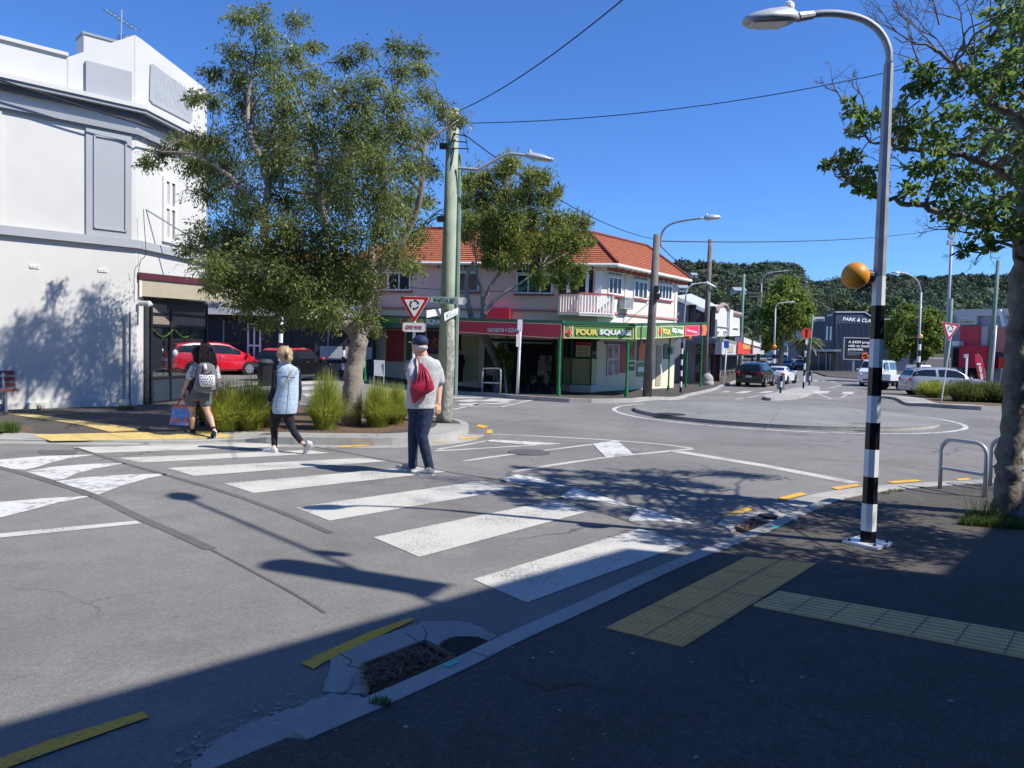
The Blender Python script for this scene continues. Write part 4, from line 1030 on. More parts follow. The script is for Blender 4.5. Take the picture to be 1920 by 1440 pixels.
# roof
E2 = P(1157, 495, 37.5); E1 = P(640, 482, 39.4); E3 = P(1296, 522, (gR.pt(LR + .6, 0)).y - .3)
eF = Wall((E1.x, E1.y), (E2.x, E2.y))
zR = E2.z + 2.2
def atz(u, v, z):
    r = ray(u, v); return EYE + r * ((z - EYE.z) / r.z)
R1, R2, RL = atz(1105, 437, zR), atz(1213, 463, zR), atz(790, 430, zR)
E3.z = E2.z; E1.z = E2.z
sheared_roof(None, [(E1, E2, R1, RL), (E2, E3, R2, R1)], 'roof_tile', 16, 'roof', gro)
E4 = E3 + V((-2.5, 8, 0)); E5 = E1 + V((2, 9, 0))
sheared_roof(None, [(E3, E4, R2 + V((-.5, .6, 0)), R2)], 'roof_tile', 16, 'roof', gro)
mb = MB()
for a, b in ((E2, R1), (E3, R2), (R1, R2), (RL, R1)): mb.tube([a + V((0, 0, .08)), b + V((0, 0, .08))], .09, 6)
mb.build('ridge_tiles', 'roof_ridge', gro)
mb = MB()
for a, b in ((E1, E2), (E2, E3)): mb.tube([a - V((0, 0, .04)), b - V((0, 0, .04))], .08, 8)
mb.build('gutter', 'white_trim', gro)
mb = MB(); mb.prism([E1 - V((0, 0, .1)), E2 - V((0, 0, .1)), E3 - V((0, 0, .1)), E4 - V((0, 0, .1)), E5 - V((0, 0, .1))], (0, 0, .03)); mb.build('soffit', 'cream_white', gro)
for k in range(14):
    p = E2.lerp(E3, (k + .5) / 14) - V((0, 0, .2)); mb = MB(); mb.box(p - gR.n * .35, (.55, .07, .12), math.atan2(gR.n.y, gR.n.x)); mb.build('rafter', 'red_trim', gro)
for k in range(18):
    p = E1.lerp(E2, (k + .5) / 18) - V((0, 0, .2)); mb = MB(); mb.box(p + V((0, .25, 0)), (.07, .45, .12)); mb.build('rafter', 'red_trim', gro)
# upper windows
for (W, u0, v0, u1, v1, cols) in ((gF, 706, 510, 770, 545, 3), (gF, 858, 510, 898, 547, 2), (gF, 968, 514, 1036, 551, 3), (gR, 1140, 519, 1165, 553, 3), (gR, 1188, 527, 1213, 560, 3), (gR, 1234, 534, 1259, 562, 4)):
    a0, a1, z0, z1 = W.rect(u0, v0, u1, v1, .05)
    wn = window_m(W, a0, a1, z0, z1, gro, cols, (1.0,), 'white_trim', .05, .075, 'glass', 'red_trim')
    zt0 = z1 + .06; zt1 = min(zE - .12, z1 + .52)
    mb = MB(); W.box(mb, a0, a1, zt0, zt1, .03, .04); fl_ = mb.build('pane', 'glass', wn)
    mb = MB(); n = cols * 2
    for k in range(n + 1): W.box(mb, a0 + (a1 - a0) * k / n - .02, a0 + (a1 - a0) * k / n + .02, zt0, zt1, .04, .08)
    for z in (zt0, (zt0 + zt1) / 2, zt1): W.box(mb, a0, a1, z - .018, z + .018, .04, .078)
    mb.build('fanlight', 'white_trim', wn)
# string bands
zb = gR.sz(1200, 594)[1]
mb = MB(); gR.box(mb, 0, LR + .05, zb, zb + .1, .03, .10); gF.box(mb, 0, LF, zb, zb + .1, .002, .10); mb.build('string_band', 'rust_pink', gro)
mb = MB()
for u in (1172, 1266):
    a = gR.sz(u, 560)[0]; gR.box(mb, a - .14, a + .14, 2.36, zE - .15, .03, .07)
mb.build('pilaster', 'cream_white', gro)
# flat dark panel painting the shaded balcony recess, door, and the balustrade round the corner
mb = MB(); gF.pbox(mb, 1048, 500, 1112, 552, .002, .03); mb.build('balcony_shade', 'opening_shade', gro)
mb = MB(); gF.pbox(mb, 1062, 512, 1070, 552, .03, .10); gF.pbox(mb, 1098, 510, 1104, 552, .03, .10); gF.pbox(mb, 1046, 500, 1114, 506, .03, .12); gF.pbox(mb, 1116, 508, 1128, 556, .03, .09); mb.build('balcony_door_frame', 'white_trim', gro)
bal = []
zbt, zbb = gF.sz(1086, 555)[1], gF.sz(1086, 590)[1]
p0, p1, p2, p3 = gF.px(1048, 570, .05), P(1050, 570, 37.3), P(1086, 570, 36.6), P(1148, 570, 37.2)
line = [V((p.x, p.y, 0)) for p in (p0, p1, p2, p3)]; line.append(gR.px(1152, 570, .05)); line[-1].z = 0
mb = MB(); tr = MB(); fl2 = MB()
for a, b in zip(line[:-1], line[1:]):
    d = b - a; n = V((-d.y, d.x, 0)).normalized() * .03; L = d.length
    tr.prism([a - n * 1.5 + V((0, 0, zbt)), b - n * 1.5 + V((0, 0, zbt)), b + n * 1.5 + V((0, 0, zbt)), a + n * 1.5 + V((0, 0, zbt))], (0, 0, .07))
    mb.prism([a - n + V((0, 0, zbb)), b - n + V((0, 0, zbb)), b + n + V((0, 0, zbb)), a + n + V((0, 0, zbb))], (0, 0, .06))
    k = max(1, int(L / .15))
    for i in range(k + 1):
        c = a + d * (i / k); mb.box((c.x, c.y, (zbt + zbb) / 2), (.075, .035, zbt - zbb), math.atan2(d.y, d.x))
mb.build('balustrade', 'white_trim', gro); tr.build('balcony_rail', 'red_trim', gro)
mb = MB(); mb.prism([p + V((0, 0, zbb - .1)) for p in line], (0, 0, .08)); mb.build('balcony_floor', 'cream_white', gro)
# air conditioner
mb = MB(); a0, a1, z0, z1 = gR.rect(1168, 557, 1184, 580, .3); gR.box(mb, a0, a1, z0, z1, .08, .42); ac = mb.build('air_conditioner', 'shop_pale', gro)
mb = MB()
for k in range(9): gR.box(mb, a0 + .05, a1 - .05, z0 + .06 + k * (z1 - z0 - .1) / 9, z0 + .09 + k * (z1 - z0 - .1) / 9, .42, .43)
mb.build('louvre', 'galv_dark', ac)
# veranda: fascia boards on the line of the posts
posts_px = [(684, 714), (1047, 742), (1174, 744), (1219, 738), (1253, 733), (1286, 727), (1313, 725)]
vp = [G(u, v, LO) for u, v in posts_px]
def at_top(u, v, Y): return P(u, v, Y)
c0, c1, c2, c3 = P(690, 600, 40.2), P(1055, 620, vp[1].y), P(1190, 622, vp[2].y), P(1330, 620, vp[6].y + .6)
w0 = Wall((c0.x, c0.y), (c1.x, c1.y)); w1 = Wall((c1.x, c1.y), (c2.x, c2.y)); w2 = Wall((c2.x, c2.y), (c3.x, c3.y))
def board(W, u0, u1, t0, b0, t1, b1, m, name, d=0.0, edge='sign_cream', ins=2.2):
    mb = MB(); W.poly(mb, [(u0, t0), (u1, t1), (u1, b1), (u0, b0)], d - .12, d + .02); o = mb.build(name, m, gro)
    if edge:
        mb = MB(); e = ins * .45
        A = [(u0 + 1, t0 + 1), (u1 - 1, t1 + 1), (u1 - 1, b1 - 1), (u0 + 1, b0 - 1)]; B = [(u0 + ins, t0 + ins), (u1 - ins, t1 + ins), (u1 - ins, b1 - ins), (u0 + ins, b0 - ins)]
        for k in range(4):
            W.poly(mb, [A[k], A[(k + 1) % 4], B[(k + 1) % 4], B[k]], d + .02, d + .032)
        mb.build('border', edge, o)
    return o
board(w0, 690, 754, 594, 606, 595, 609, 'sign_green', 'fascia_sign', edge='sign_cream', ins=1.6)
b1_ = board(w0, 749, 856, 593, 608, 597, 613, 'sign_green', 'fascia_sign', edge='sign_cream', ins=1.6)
wtext(w0, '4', 752, 595, 760, 606, .035, 'letter_red', b1_); wtext(w0, 'FOUR', 765, 596, 796, 606, .035, 'letter_yellow', b1_, .04); wtext(w0, 'SQUARE', 799, 597, 845, 609, .035, 'letter_white', b1_, .04)
b2_ = board(w0, 857, 1054, 600, 624, 606, 636, 'sign_red', 'fascia_sign')
wtext(w0, 'HATAITAI 4 SQUARE', 915, 615, 981, 624, .035, 'letter_white', b2_, .01)
b3_ = board(w1, 1056, 1189, 608, 635, 611, 637, 'sign_green', 'fascia_sign')
mb = MB(); w1.poly(mb, [(1073, 611), (1075, 611), (1075, 634), (1073, 634)], .02, .033); mb.build('divider', 'sign_cream', b3_)
for k, (m, e, d) in enumerate((('letter_white', 1.0, .034), ('letter_red', 0, .046))):
    wtext(w1, '4', 1061 - e, 613.5 - e, 1071 + e, 630 + e, d, m, b3_, .03)
wtext(w1, 'FOUR', 1080, 617, 1121, 628.5, .035, 'letter_yellow', b3_, .05); wtext(w1, 'SQUARE', 1124, 618, 1183, 630, .035, 'letter_white', b3_, .05)
b4_ = board(w2, 1191, 1233, 611, 637, 611, 635, 'sign_green', 'fascia_sign')
b5_ = board(w2, 1233, 1283, 611, 635, 610, 632, 'sign_green', 'fascia_sign')
mb = MB(); w2.poly(mb, [(1240, 612), (1241, 612), (1241, 632), (1240, 632)], .02, .033); mb.build('divider', 'sign_cream', b5_)
wtext(w2, '4', 1234.5, 614, 1239.5, 629, .035, 'letter_red', b5_); wtext(w2, 'FOUR', 1242.5, 617, 1257, 627, .035, 'letter_yellow', b5_, .05); wtext(w2, 'SQUARE', 1260, 616.5, 1281, 626, .035, 'letter_white', b5_, .05)
b6_ = board(w2, 1284, 1312, 610, 631, 609, 629, 'sign_pink', 'fascia_sign', ins=1.4)
wtext(w2, 'HATAITAI 4 SQUARE', 1288, 619.5, 1307, 624, .035, 'letter_white', b6_, .01)
b7_ = board(w2, 1313, 1327, 608, 630, 608, 629, 'poster_purple', 'fascia_sign', edge=None)
mb = MB(); w2.poly(mb, [(1316, 609), (1324, 608.5), (1326, 616), (1323, 629), (1316, 629), (1318, 620)], .02, .033); mb.build('flame_emblem', 'poster_orange', b7_)
# green top rail over the boards and the veranda roof
mb = MB()
for W, q in ((w0, [(690, 590), (1055, 601), (1055, 606), (857, 600.5), (690, 594)]), (w1, [(1054, 601), (1191, 606), (1191, 611.5), (1054, 607.5)]), (w2, [(1190, 606), (1329, 604.5), (1329, 608), (1190, 610.5)])): W.poly(mb, q, -.10, .06)
mb.build('veranda_rail', 'dark_green', gro)
mb = MB(); W0 = [w0.px(690, 594, -.1), w0.px(857, 601, -.1), w0.px(1054, 608, -.1), w1.px(1189, 611, -.1), w2.px(1328, 609, -.1)]
bk = [gR.pt(LR + .4, 2.55, -.02), gF.pt(LF, 2.55, -.02), gF.pt(0, 2.55, -.02)]
mb.prism([p - V((0, 0, .08)) for p in W0 + bk], (0, 0, .05)); mb.build('veranda_roof', 'dark_green', gro)
mb = MB(); gF.pbox(mb, 906, 577, 955, 600, .05, .5); mb.prism([gF.px(906, 599, .5), gF.px(955, 599, .5), gF.px(940, 580, .1), gF.px(915, 577, .1)], (0, .05, 0)); mb.build('porch_hood', 'sign_red', gro)
for k, p in enumerate(vp):
    top = [605, 628, 634, 632, 630, 627, 626][k]; hz = P(posts_px[k][0] + 4, top, p.y).z
    mb = MB(); mb.tube([p, V((p.x, p.y, hz))], .045, 8); mb.tube([p, p + V((0, 0, .28))], [.075, .065], 8); mb.build('veranda_post', 'post_green', gro)
# ground floor front
def gp(W, nm, u0, v0, u1, v1, m, d0=.004, d1=.03, parent=gro):
    mb = MB(); W.pbox(mb, u0, v0, u1, v1, d0, d1); return mb.build(nm, m, parent)
o = gp(gF, 'poster', 724, 619, 758, 678, 'poster_red')
mb = MB()
for q in ((722, 617, 760, 619), (722, 678, 760, 680), (722, 619, 724, 678), (758, 619, 760, 678)): gF.pbox(mb, *q, .004, .05)
mb.build('frame', 'sign_cream', o)
gp(gF, 'poster', 762, 622, 796, 676, 'dark_green'); gp(gF, 'poster', 800, 620, 836, 664, 'poster_purple')
mb = MB(); g = random.Random(4); c = gF.sz(818, 642)
for k in range(16):
    an = k / 16 * 6.283; r = .42 * (.6 + .4 * (k % 2)); 
    mb.prism([gF.pt(c[0] + math.cos(an) * r, c[1] + math.sin(an) * r, .04), gF.pt(c[0] + math.cos(an + .25) * r * .3, c[1] + math.sin(an + .25) * r * .3, .04), gF.pt(c[0] + math.cos(an - .25) * r * .3, c[1] + math.sin(an - .25) * r * .3, .04)], gF.n * -.01)
mb.build('flame_emblem', 'poster_orange', gro)
gp(gF, 'doorway', 857, 628, 864, 716, 'opening_shade'); gp(gF, 'side_door', 866, 630, 896, 714, 'pale_green', .004, .04)
gp(gF, 'notice', 880, 655, 892, 667, 'shop_pale', .03, .045); 
o = gp(gF, 'entrance', 908, 636, 1036, 736, 'opening_shade', .004, .02)  # flat near-black panel, interior shade painted on the wall
gp(gF, 'entrance_window', 912, 650, 948, 704, 'glass_blue', .02, .035); gp(gF, 'transom', 908, 640, 1036, 644, 'galv', .02, .06); gp(gF, 'white_panel', 920, 643, 940, 652, 'letter_white', .03, .05)  # plain white panel by the entrance window
gp(gF, 'fridge', 1008, 666, 1034, 722, 'glass_blue', .02, .10); gp(gF, 'door_frame', 1036, 634, 1042, 736, 'charcoal', .02, .08)
gp(gF, 'entrance_post', 948, 630, 952, 706, 'post_green', .1, .16)
# canted bay window at the corner
zc0, zc1, zc2, zc3 = gF.sz(1090, 735)[1], gF.sz(1090, 720)[1], gF.sz(1090, 671)[1], gF.sz(1090, 636)[1]
bq = [gF.px(1056, 690, .02), P(1071, 690, gF.px(1071, 690).y - .9), P(1108, 690, gF.px(1108, 690).y - .75), gR.px(1121, 690, .02)]
bq = [V((p.x, p.y, 0)) for p in bq]
for z0, z1, m, nm, gw in ((zc0 - .1, zc1, 'cream_white', 'bay_plinth', .05), (zc1, zc2, 'pale_green', 'bay_panel', 0), (zc2, zc3 + .15, 'glass', 'bay_window', 0)):
    mb = MB(); c = sum(bq, V((0, 0, 0))) / 4; q = [p + (p - c).normalized() * gw for p in bq]; mb.prism([p + V((0, 0, z0)) for p in q], (0, 0, z1 - z0)); mb.build(nm, m, gro)
mb = MB()
for p in bq: mb.box((p.x, p.y, (zc1 + zc3) / 2), (.07, .07, zc3 - zc1))
for z in (zc1, zc2):
    for a, b in zip(bq[:-1], bq[1:]): mb.tube([a + V((0, 0, z)), b + V((0, 0, z))], .04, 6)
mb.build('bay_frame', 'dark_green', gro)
bW = Wall(bq[1], bq[2]); o = gp(bW, 'hours_sign', 1080, 641, 1107, 669, 'sign_cream', .01, .04)
gp(bW, 'hours_header', 1080, 641, 1107, 648, 'sign_red', .041, .05, o)
for k, s_ in enumerate(('Mon - Fri', '7.00am - 8pm', 'Sat & Sun', '8.00am - 8pm')): wtext(bW, s_, 1084 - 2 * (k % 2), 650.5 + k * 4.6, 1102 + 2 * (k % 2), 653.6 + k * 4.6, .045, 'letter_dark', o, .0)
# side wall posters
gp(gR, 'corner_board', 1118, 640, 1131, 733, 'cream_wall', .02, .08)
o = gp(gR, 'window_panel', 1139, 645, 1161, 705, 'cream_white', .004, .06)
for q in ((1141, 647, 1149, 672), (1152, 647, 1160, 671), (1141, 675, 1149, 703), (1152, 673, 1160, 702)): gp(gR, 'poster', *q, 'poster_photo', .06, .07, o)
gp(gR, 'poster', 1163, 645, 1176, 699, 'poster_red'); 
o = gp(gR, 'poster', 1179, 640, 1192, 675, 'sign_green'); wtext(gR, '4', 1182, 644, 1190, 671, .035, 'letter_red', o)
o = gp(gR, 'poster', 1195, 637, 1215, 676, 'poster_purple'); 
mb = MB(); gR.poly(mb, [(1197, 675), (1199, 650), (1203, 638), (1208, 646), (1211, 640), (1212, 674)], .03, .04); mb.build('flame_emblem', 'poster_orange', o)
o = gp(gR, 'poster', 1179, 679, 1190, 695, 'dark_green'); gp(gR, 'price_band', 1180, 683, 1189, 687, 'letter_yellow', .03, .035, o)
o = gp(gR, 'poster', 1194, 680, 1214, 706, 'sign_green'); gp(gR, 'notice', 1196, 688, 1212, 697, 'letter_white', .03, .035, o)
gp(gR, 'poster', 1120, 640, 1176, 646, 'poster_purple', .03, .06)
gp(gR, 'side_door', 1231, 648, 1240, 723, 'fascia_cream', .004, .04); gp(gR, 'side_window', 1245, 645, 1255, 673, 'glass', .004, .05); gp(gR, 'meter_box', 1261, 652, 1266, 664, 'shop_pale', .01, .2)
# veranda roofs shade these walls; shade in the openings is painted
# ================================================================ street furniture
def px_pole(name, label, cat, base, top, r0, r1, m, part='pole', off=LO, group=None, n=14, dY=0.0):
    """a pole from a ground pixel to the pixel of its top"""
    b = G(base[0], base[1], off); t = P(top[0], top[1], b.y + dY); o = thing(name, label, cat, b, group)
    mb = MB(); mb.tube([b, b.lerp(t, .5), t], [r0, (r0 + r1) / 2, r1], n); mb.build(part, m, o, True); return o, b, t
def lamp_head(parent, p, d, L=.62, W=.26, H=.10, m='lamp_grey'):
    """flat luminaire: p = neck, d = direction; parts housing, lens, sensor"""
    d = V(d).normalized(); s = V((-d.y, d.x, 0)).normalized(); up = d.cross(s); up = up if up.z > 0 else -up
    secs = []; lens = []
    for t, wd, h in ((0, .22, .5), (.10, .55, .8), (.3, .95, 1.0), (.6, 1.0, .85), (.85, .8, .6), (.97, .5, .4), (1.0, .3, .25)):
        c = p + d * (t * L); w2 = W / 2 * wd; hh = H * h
        secs.append([c + s * w2 - up * hh * .35, c + s * w2 * 1.02, c + s * w2 * .6 + up * hh * .5, c - s * w2 * .6 + up * hh * .5, c - s * w2 * 1.02, c - s * w2 - up * hh * .35])
    mb = MB(); mb.loft(secs); o = mb.build('lamp_housing', m, parent, True)
    mb = MB(); a = p + d * L * .28 - up * H * .36; b = p + d * L * .9 - up * H * .26; w2 = W * .36
    mb.prism([a + s * w2, b + s * w2 * .7, b - s * w2 * .7, a - s * w2], -up * .012); mb.build('lamp_lens', 'lens', o)
    mb = MB(); c = p + d * L * .16 + up * H * .38; mb.lathe([(.04, 0), (.045, .03), (.04, .06), (.02, .08)], c, 12); mb.build('light_sensor', 'sign_white', o)
    return o

# zebra beacon pole with street lamp, right foreground
zb_ = G(1627, 1020, NO); zp = thing('zebra_beacon_pole', 'tall black and white banded crossing pole with curved lamp and amber globe in the foreground', 'beacon pole', zb_)
bands = [(1627, 1022), (1630.5, 966), (1635, 930), (1637, 922)]
axis = lambda v: P(1627 + (1668 - 1627) * (1020 - v) / 940, v, zb_.y)
vs_ = [1020, 994, 943, 893, 842, 792, 742, 689, 636, 573, 519]
nb = 8
for k in range(len(vs_) - 1):
    mb = MB(); a, b = axis(vs_[k]), axis(vs_[k + 1]); r0 = .066 - .012 * k / 10
    mb.tube([a, b], [r0, r0 - .001], nb, True); mb.build('pole_band', 'black_gloss' if k % 2 == 0 else 'sign_white', zp)
ar = [axis(519), axis(300), axis(120)] + [P(u, v, zb_.y) for u, v in ((1667, 98), (1658, 72), (1640, 50), (1612, 34), (1575, 26), (1545, 25), (1524, 27))]
ar = [ar[0], ar[1]] + wobble(ar[2:], 0, 3)
mb = MB(); mb.tube(ar[:3], [.052, .046, .040], nb); mb.build('upper_pole', 'galv', zp)
mb = MB(); mb.tube(ar[2:], .029, 10); mb.build('lamp_arm', 'galv', zp, True)
a, b = P(1524, 28, zb_.y), P(1496, 32, zb_.y - .05); mb = MB(); mb.tube([a, b], [.034, .04], 10); mb.build('arm_bracket', 'lamp_grey', zp)
b2 = P(1395, 38, zb_.y - .12); lamp_head(zp, b, b2 - b, (b2 - b).length, .24, .13)
bc = P(1604, 517, zb_.y); mb = MB(); mb.ell(bc, .112, n=28, m=18); gl = mb.build('beacon_globe', 'beacon', zp, True)
mb = MB(); d = (axis(519) - bc).normalized(); mb.tube([bc + d * .095, bc + d * .14], [.055, .05], 14); mb.tube([bc + d * .14, axis(518)], .018, 8); mb.build('globe_bracket', 'black', zp)
mb = MB(); mb.box(zb_ + V((0, 0, .012)), (.30, .30, .022), rad(40)); pl = mb.build('base_plate', 'sign_white', zp)
for sx in (-1, 1):
    for sy in (-1, 1):
        mb = MB(); R = Matrix.Rotation(rad(40), 3, 'Z'); mb.lathe([(.013, 0), (.013, .012), (.006, .02)], zb_ + R @ V((sx * .11, sy * .11, 0)) + V((0, 0, .022)), 8); mb.build('bolt', 'iron', pl)

# timber utility pole with street lamp at the planted kerb
up, ub, ut = px_pole('utility_pole', 'pale green timber power pole with street lamp and graffiti beside the left tree', 'utility pole', (832, 792), (850, 205), .155, .118, 'green_wood')
def yat(o_b, dz=0): return o_b.y
mb = MB(); mb.tube([P(839, 600, ub.y).lerp(ub, 0) + V((0, -.0, 0)), P(838.5, 680, ub.y), P(833.5, 780, ub.y), ub], [.142, .147, .157, .158], 14); mb.build('worn_foot', M.setdefault('green_foot', mat('weathered timber foot', (.22, .225, .18), .9, .35, 5, .4, 20, dirt=(.55, .56, .52), dscale=9, damt=.8)), up, True)
mb = MB(); q = [P(u, v, ub.y - .1) for u, v in ((858, 315), (872, 316), (897, 318), (945, 291), (958, 288), (986, 291))]; mb.tube(q, .028, 8); mb.build('lamp_arm', 'galv', up)
a, b = P(984, 291, ub.y - .1), P(1038, 300, ub.y - .1); lamp_head(up, a, b - a, (b - a).length, .22, .13)
mb = MB(); mb.tube([P(862, 318 + 0, ub.y - .1) + V((math.cos(t) * .10 + .13, 0, math.sin(t) * .12 - .09)) for t in np.linspace(0, 6.283, 16)], .008, 5, False); mb.build('cable_coil', 'wire', up)
for (u, v) in ((831, 274), (826, 411)):
    mb = MB(); c = P(u, v, ub.y - .05); mb.box(c, (.14, .12, .10)); mb.tube([c, c + V((.13, 0, 0))], .02, 6); mb.build('insulator', 'black', up)
mb = MB(); c = P(858, 205, ub.y)
for k in range(3): mb.tube([P(849, 250 + k * 14, ub.y - .1), P(873 + k * 3, 255 + k * 12, ub.y - .25), P(876, 270 + k * 8, ub.y - .3)], .012, 5)
mb.build('cable_clamp', 'black', up)
mb = MB(); q = [P(u, v, ub.y + .14) for u, v in ((861, 290), (858, 500), (853, 740))]; mb.tube(q, .05, 8); mb.build('cable_guard', 'green_wood_dark', up)
for k in range(5):
    mb = MB(); mb.tube(wobble([P(838, 395 + k * 5, ub.y), P(825, 392 + k * 4, ub.y), P(812 - k * 4, 402 + k * 5, ub.y + .3), P(800 - k * 8, 420 + k * 5, ub.y + .6)], .012, 3, k), .009, 5); mb.build('service_wire', 'wire', up)

def nameplate(label, corners, Y, txt, back=False, m='street_green', lm='letter_dark', txr=.8, dYs=(0, 0)):
    """street sign blade through pixel corners tl, tr, br, bl"""
    tl, tr, br, bl = corners; q = [P(tl[0], tl[1], Y + dYs[0]), P(tr[0], tr[1], Y + dYs[1]), P(br[0], br[1], Y + dYs[1]), P(bl[0], bl[1], Y + dYs[0])]
    t = thing('street_name_sign', label, 'street sign', q[3], 'street name signs on the timber pole')
    ex = (q[2] - q[3]); upv = (q[0] - q[3]); n = ex.cross(upv).normalized()
    mb = MB(); mb.prism(q, -n * .012); o = mb.build('plate', m, t)
    if txt:
        e = ex.normalized(); L = ex.length; h = upv.length
        lettering(txt, q[3] + ex * (.5 - txr / 2) + upv * .2 + n * .001, e, upv, h * .6, lm, t, L * txr, .004)
        mb = MB(); w_ = h * .045
        g_ = lambda s, z: q[3] + ex * s + upv * z + n * .002
        sx = .02; mb.quad(g_(sx, .06), g_(1 - sx, .06), g_(1 - sx, .11), g_(sx, .11)); mb.quad(g_(sx, .89), g_(1 - sx, .89), g_(1 - sx, .94), g_(sx, .94))
        mb.build('border', lm, t)
    mb = MB(); c = q[1] * .5 + q[2] * .5; mb.box(c + V((0, .01, 0)), (.05, .03, .09)); mb.build('bracket', 'galv', t); return t
nameplate('green street sign reading WAITOA RD on the timber pole', [(808, 556), (858, 557), (857, 571), (807, 568)], ub.y - .22, 'WAITOA RD')
nameplate('pale street sign reading HATAITAI RD angled on the front of the timber pole', [(833, 587), (859.5, 577), (859, 589), (834, 602)], ub.y - .30, 'HATAITAI RD', m='sign_white', lm='letter_green', dYs=(0, .25))
nameplate('blank white street sign sticking out left of the timber pole', [(800, 582), (828, 578), (828, 590), (800, 596)], ub.y - .1, None, m='sign_white', dYs=(-.2, 0))
nameplate('blank white street sign end on the right of the timber pole', [(857, 558), (872, 558), (872, 571), (857, 571)], ub.y + .1, None, m='sign_white')

def give_way(label, base, top, ctr, wpx, ang, off, text, Yo=0.0, group='give way signs at the roundabout', shear=0):
    b = G(base[0], base[1], off); o = thing('give_way_sign', label, 'road sign', b, group)
    t = P(top[0], top[1], b.y + Yo); mb = MB(); mb.tube([b, t], .028, 10); mb.build('post', 'sign_white', o)
    c = P(ctr[0], ctr[1], b.y - .05); s = wpx / F * b.y; R = Matrix.Rotation(ang, 3, 'Z') @ Matrix.Rotation(shear, 3, 'Y')
    def tri(k, y, rr=.0):
        p = [(-.5, .36), (.5, .36), (0, -.5)]
        out = []
        cx, cz = 0, .073
        pts = [V((cx + (x - cx) * k, 0, cz + (z - cz) * k)) for x, z in p]
        for i in range(3):
            a, m_, e = pts[i - 1], pts[i], pts[(i + 1) % 3]
            d1, d2 = (a - m_).normalized() * .09 * k, (e - m_).normalized() * .09 * k
            for tt in (0, .33, .67, 1): out.append((m_ + d1) * (1 - tt) ** 2 + m_ * 2 * tt * (1 - tt) + (m_ + d2) * tt * tt)
        return [c + R @ (q * s + V((0, y, 0))) for q in out]
    nv = R @ V((0, 1, 0))
    for k, y, m, nm in ((1.06, 0, 'sign_white', 'backing_plate'), (1.02, -.006, 'sign_border', 'red_border'), (.70, -.012, 'sign_white', 'white_field')):
        mb = MB(); mb.prism(tri(k, y), nv * .010); mb.build(nm, m, o)
    for k in range(3):
        a0 = rad(100 - k * 120); r0 = .165 * s; r1 = .115 * s; cc = c + R @ V((0, -.0145, .10 * s))
        an = [a0 - rad(74) * t_ for t_ in np.linspace(0, 1, 9)]
        f = lambda a_, r_: cc + R @ V((math.cos(a_) * r_, 0, math.sin(a_) * r_))
        mb = MB()
        for p, q in zip(an[:-1], an[1:]): mb.quad(f(p, r0), f(q, r0), f(q, r1), f(p, r1))
        e = an[-1]; mb.quad(f(e, r0 * 1.2), f(e - rad(26), .14 * s), f(e, r1 * .72))
        mb.build('arrow', 'black', o)
    if text:
        w2, h2 = s * .40, s * .16; cc = c + V((.0, 0, -s * .66)) + R @ V((0, 0, 0))
        pts = []
        for sx, sz in ((1, 1), (-1, 1), (-1, -1), (1, -1)):
            for a_ in np.linspace(0, 90, 4):
                base_a = {(1, 1): 0, (-1, 1): 90, (-1, -1): 180, (1, -1): 270}[(sx, sz)]
                pts.append(cc + R @ V((sx * (w2 - .05) + .05 * math.cos(rad(base_a + a_)), 0, sz * (h2 - .05) + .05 * math.sin(rad(base_a + a_)))))
        mb = MB(); mb.prism(pts, nv * .012); pl = mb.build('text_plate', 'sign_white', o)
        mb = MB(); n_ = len(pts)
        ins = [cc + (p - cc) * .975 - nv * .002 for p in pts]; ins2 = [cc + (p - cc) * .95 - nv * .002 for p in pts]
        for i in range(n_): mb.quad(ins[i], ins[(i + 1) % n_], ins2[(i + 1) % n_], ins2[i])
        mb.build('border', 'sign_border', pl)
        lettering('GIVE WAY', cc + R @ V((-w2 * .72, -.002, -h2 * .42)), R @ V((1, 0, 0)), (0, 0, 1), h2 * .84, 'sign_border', pl, w2 * 1.44, .004, .01)
    return o
give_way('red bordered give way sign with GIVE WAY plate behind the man in the cap', (772, 800), (778, 556), (777, 577), 55, 0, LO, True)
give_way('tilted give way sign on a leaning white post by the right hand bushes', (1765, 752), (1786, 612), (1781, 620), 38, rad(10), LO, False, 0, shear=rad(7))

# bike racks: hoops with a lower rail
def rack(label, p0, p1, h, off, r=.024, group='bicycle hoops', flip=False):
    a, b = G(p0[0], p0[1], off), G(p1[0], p1[1], off); o = thing('bike_rack', label, 'bike rack', (a + b) / 2, group)
    d = (b - a); L = d.length; d.normalize(); rr = .14; z = V((0, 0, 1))
    pts = [a] + [a + z * (h - rr) + d * rr * (1 - math.cos(t)) + z * rr * math.sin(t) for t in np.linspace(0, math.pi / 2, 6)]
    pts += [b + z * (h - rr) - d * rr * (1 - math.cos(t)) + z * rr * math.sin(t) for t in np.linspace(math.pi / 2, 0, 6)] + [b]
    mb = MB(); mb.tube(pts, r, 10); mb.build('hoop', 'lamp_grey', o, True)
    mb = MB(); mb.tube([a + z * h * .42, b + z * h * .42], r * .85, 8); mb.build('rail', 'lamp_grey', o); return o
rack('grey steel bike hoop on the near footpath left of the right hand trunk', (1762, 916), (1846, 932), .62, NO)
rack('grey steel bike hoop half hidden by the right hand trunk', (1856, 911), (1946, 926), .62, NO)
rack('silver bike hoop in front of the grocery entrance', (904, 736), (938, 739), .85, LO); rack('silver bike hoop behind the first at the grocery kerb', (896, 732), (925, 734), .85, LO)

